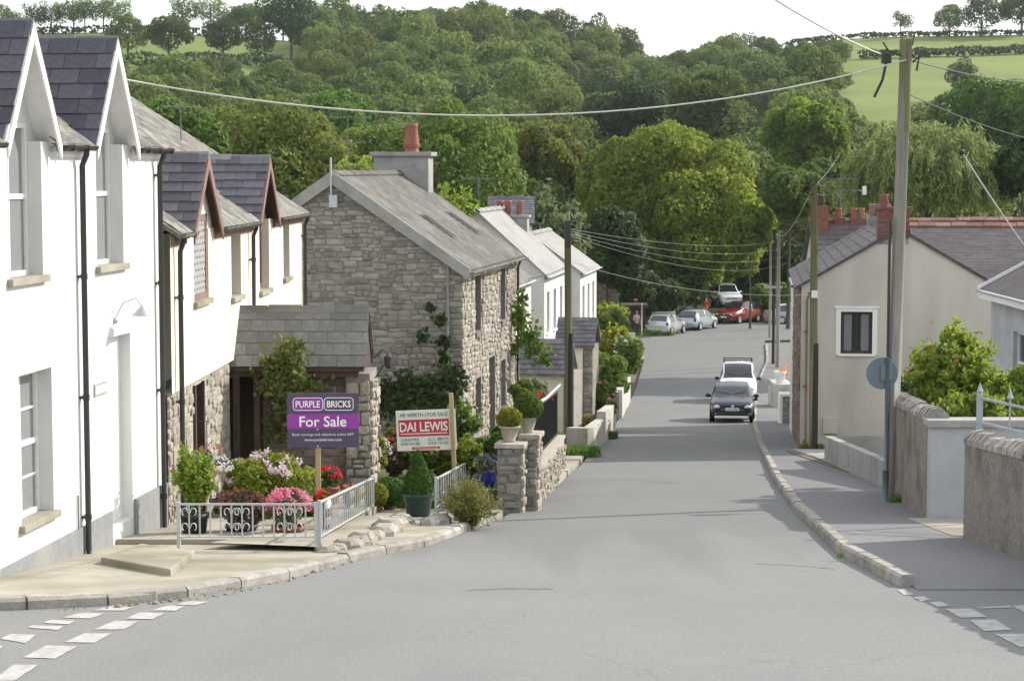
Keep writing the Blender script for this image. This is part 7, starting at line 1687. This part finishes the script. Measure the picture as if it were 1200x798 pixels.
# ------------------------------------------------------------------ people
def skin_obj(name, vs, es, rs, mat, parent, root=0, sub=1):
    me = bpy.data.meshes.new(name); me.from_pydata(vs, es, []); me.materials.append(M[mat]); o = link(name, me, parent)
    m = o.modifiers.new('skin', 'SKIN'); m.use_smooth_shade = True
    for i, s in enumerate(me.skin_vertices[0].data): s.radius = (rs[i], rs[i]) if not isinstance(rs[i], tuple) else rs[i]; s.use_root = (i == root)
    s = o.modifiers.new('sub', 'SUBSURF'); s.levels = s.render_levels = sub; return o
def person(label, x, y, lift, head, top, legs, pose, hair_len=.1):
    o = thing('person', (x, y, gz(y) + lift), head, label, 'person')
    v = [(0, 0, .93), (0, .01, 1.1), (0, .0, 1.32), (0, .0, 1.44), (0, -.01, 1.52), (0, -.02, 1.60), (0, -.01, 1.69), (0, -.115, 1.595)]; r_ = [(.15, .11), (.13, .10), (.16, .11), (.06, .06), (.05, .055), (.075, .09), (.07, .085), .016]; e = [(0, 1), (1, 2), (2, 3), (3, 4), (4, 5), (5, 6), (5, 7)]
    cl = {'v': [], 'e': [], 'r': []}
    for sx, arm, leg in ((-1, pose[0], pose[2]), (1, pose[1], pose[3])):
        k = len(v); v += [(sx * .17, 0, 1.38), (sx * .2 + arm[0][0], arm[0][1], arm[0][2]), (sx * .2 + arm[1][0], arm[1][1], arm[1][2]), (sx * .2 + arm[2][0], arm[2][1], arm[2][2])]; r_ += [.055, .043, .03, (.036, .016)]; e += [(2, k), (k, k + 1), (k + 1, k + 2), (k + 2, k + 3)]
        hd = (Vector(v[k + 3]) - Vector(v[k + 2])).normalized(); sdv = hd.cross(Vector((0, 1, .2))).normalized()
        for f_ in range(5):
            b = Vector(v[k + 3]); off = sdv * (.028 * (f_ - 2) / 2) if f_ else sdv * -.035 - hd * .03; ln = (.05, .066, .074, .07, .055)[f_]
            a = b + off + hd * .015; c_ = a + hd * ln * .55 + Vector((0, -.008, 0)); d_ = c_ + hd * ln * .45 + Vector((0, -.022, 0)); m = len(v); v += [tuple(a), tuple(c_), tuple(d_)]; r_ += [.0095, .009, .0075]; e += [(k + 3, m), (m, m + 1), (m + 1, m + 2)]
        k = len(v); v += [(sx * .09, 0, .86), (sx * .1 + leg[0][0], leg[0][1], .48), (sx * .1 + leg[1][0], leg[1][1], .09), (sx * .11 + leg[1][0], leg[1][1] - .15, .03)]; r_ += [.09, .06, .042, .03]; e += [(0, k), (k, k + 1), (k + 1, k + 2), (k + 2, k + 3)]
    skin_obj('body', v, e, r_, 'skin', o)
    tv = [v[0], v[1], v[2], (0, 0, 1.42)]; te = [(0, 1), (1, 2), (2, 3)]; tr = [(.17, .13), (.155, .12), (.185, .13), .075]
    for sx, arm in ((-1, pose[0]), (1, pose[1])):
        k = len(tv); tv += [(sx * .175, 0, 1.38), (sx * .2 + arm[0][0], arm[0][1], arm[0][2]), tuple(Vector((sx * .2 + arm[0][0], arm[0][1], arm[0][2])).lerp(Vector((sx * .2 + arm[1][0], arm[1][1], arm[1][2])), .6))]; te += [(2, k), (k, k + 1), (k + 1, k + 2)]; tr += [.07, .058, .046]
    skin_obj('top', tv, te, tr, top, o)
    lv = [(0, 0, .95)]; le = []; lr = [(.17, .13)]
    for sx, leg in ((-1, pose[2]), (1, pose[3])):
        k = len(lv); lv += [(sx * .09, 0, .85), (sx * .1 + leg[0][0], leg[0][1], .48), (sx * .1 + leg[1][0], leg[1][1], .11)]; le += [(0, k), (k, k + 1), (k + 1, k + 2)]; lr += [.105, .078, .062]
    skin_obj('trousers', lv, le, lr, legs, o)
    skin_obj('hair', [(0, .02, 1.74), (0, .06, 1.66), (0, .075, 1.60 - hair_len)], [(0, 1), (1, 2)], [(.09, .08), (.085, .07), (.06, .03)], 'hair', o, 1)
    for sx in (-1, 1):
        MB().ball((sx * .03, -.098, 1.625), .012, 6).build('eye', M['letter_dark'], o, True); MB().ball((sx * .085, 0, 1.61), .025, 6, (.5, .8, 1.2)).build('ear', M['skin'], o, True); MB().box(sx * .11 - .045 + (0), sx * .11 + .045, -.18, .07, -.0, .07).build('shoe', M['trim'], o, bevel=.02)
    MB().box(-.025, .025, -.105, -.095, 1.545, 1.555).build('mouth', M['cloth_red'], o)
    return o
down = ((.04, .02, 1.12), (.05, -.05, .88), (.05, -.07, .80)); bent = ((.05, .0, 1.12), (-.04, -.2, 1.08), (-.08, -.26, 1.12)); bentr = ((-.05, .0, 1.12), (.04, -.2, 1.08), (.08, -.26, 1.12))
downr = ((-.04, .02, 1.12), (-.05, -.05, .88), (-.05, -.07, .80)); st = ((0, -.01), (0, .01)); st2 = ((0, -.08), (0, .05))
q = G(746, 393); person('standing person in a pale pink top and dark trousers beside the bushes', q.x, q.y, .03, R(20), 'cloth_pink', 'cloth_navy', (bentr, down, st, st2), .14)
q = G(829, 376); person('person in red standing by the bushes left of the white jeep', q.x - .1, q.y, .1, R(-30), 'cloth_red', 'cloth_navy', (downr, bent, st2, st), .06)
# post and white and orange flecks by the bend
q = G(752, 393); o = thing('signpost', (q.x, q.y, gz(q.y)), 0, 'thin white post on the verge beside the standing person', 'post'); MB().tube((0, 0, -.2), (0, 0, 2.2), .05, .045, 10).build('shaft', M['white_paint'], o, True); MB().lathe([(.05, 2.2), (.06, 2.23), (.001, 2.28)], (0, 0, 0), 10).build('cap', M['white_paint'], o)
o = thing('coloured_flecks', tuple(at(743, 345, 146)), 0, 'white and orange blossom among the trees behind the person', 'flowers')  # loose white and orange flecks scattered in small clusters
for i, (px, py, n_, fm, sz) in enumerate(((745, 306, 24, 'whitep', .7), (735, 317, 5, 'rust', .4), (749, 318, 10, 'whitep', .5), (738, 333, 6, 'rust', .5), (750, 327, 9, 'whitep', .5), (730, 343, 10, 'whitep', .5), (746, 352, 4, 'orange', .4), (742, 338, 20, 'whitep', .5))):
    rr = np.random.default_rng(500 + i); P = rr.normal(size=(n_, 3)) * np.array([.28, .2, .4]) * sz; V, Fq, tn = leaves(P, np.tile([.3, -1, .2], (n_, 1)), .11, rr, .8); link('flecks', fastmesh('flecks', V, Fq, F[fm], tn), o, at(px, py, 146) - at(743, 345, 146))
o = thing('shelter', (7.6, 147, gz(147)), 0, 'dark low shelter in the shade behind the standing person', 'shelter'); MB().box(-.2, 2.0, 0, 2, -.2, 1.75).build('wall', M['brown_wood'], o); MB().box(-.4, 2.2, -.25, 2.3, 1.75, 1.95).build('roof', M['brown_wood'], o)

# ------------------------------------------------------------------ air
HAZE = 0.00008
if HAZE:
    hz = MB().box(-900, 900, -45, 2200, -60, 95).build('haze', M['trim'])
    mh = bpy.data.materials.new('haze'); mh.use_nodes = True; t = mh.node_tree; t.nodes.clear(); pv = t.nodes.new('ShaderNodeVolumePrincipled'); mo = t.nodes.new('ShaderNodeOutputMaterial')
    pv.inputs['Color'].default_value = (.86, .92, 1, 1); pv.inputs['Density'].default_value = HAZE; pv.inputs['Anisotropy'].default_value = .3
    t.links.new(pv.outputs[0], mo.inputs['Volume']); hz.data.materials.clear(); hz.data.materials.append(mh); tag(hz, 'thin summer haze over the valley', kind='stuff')
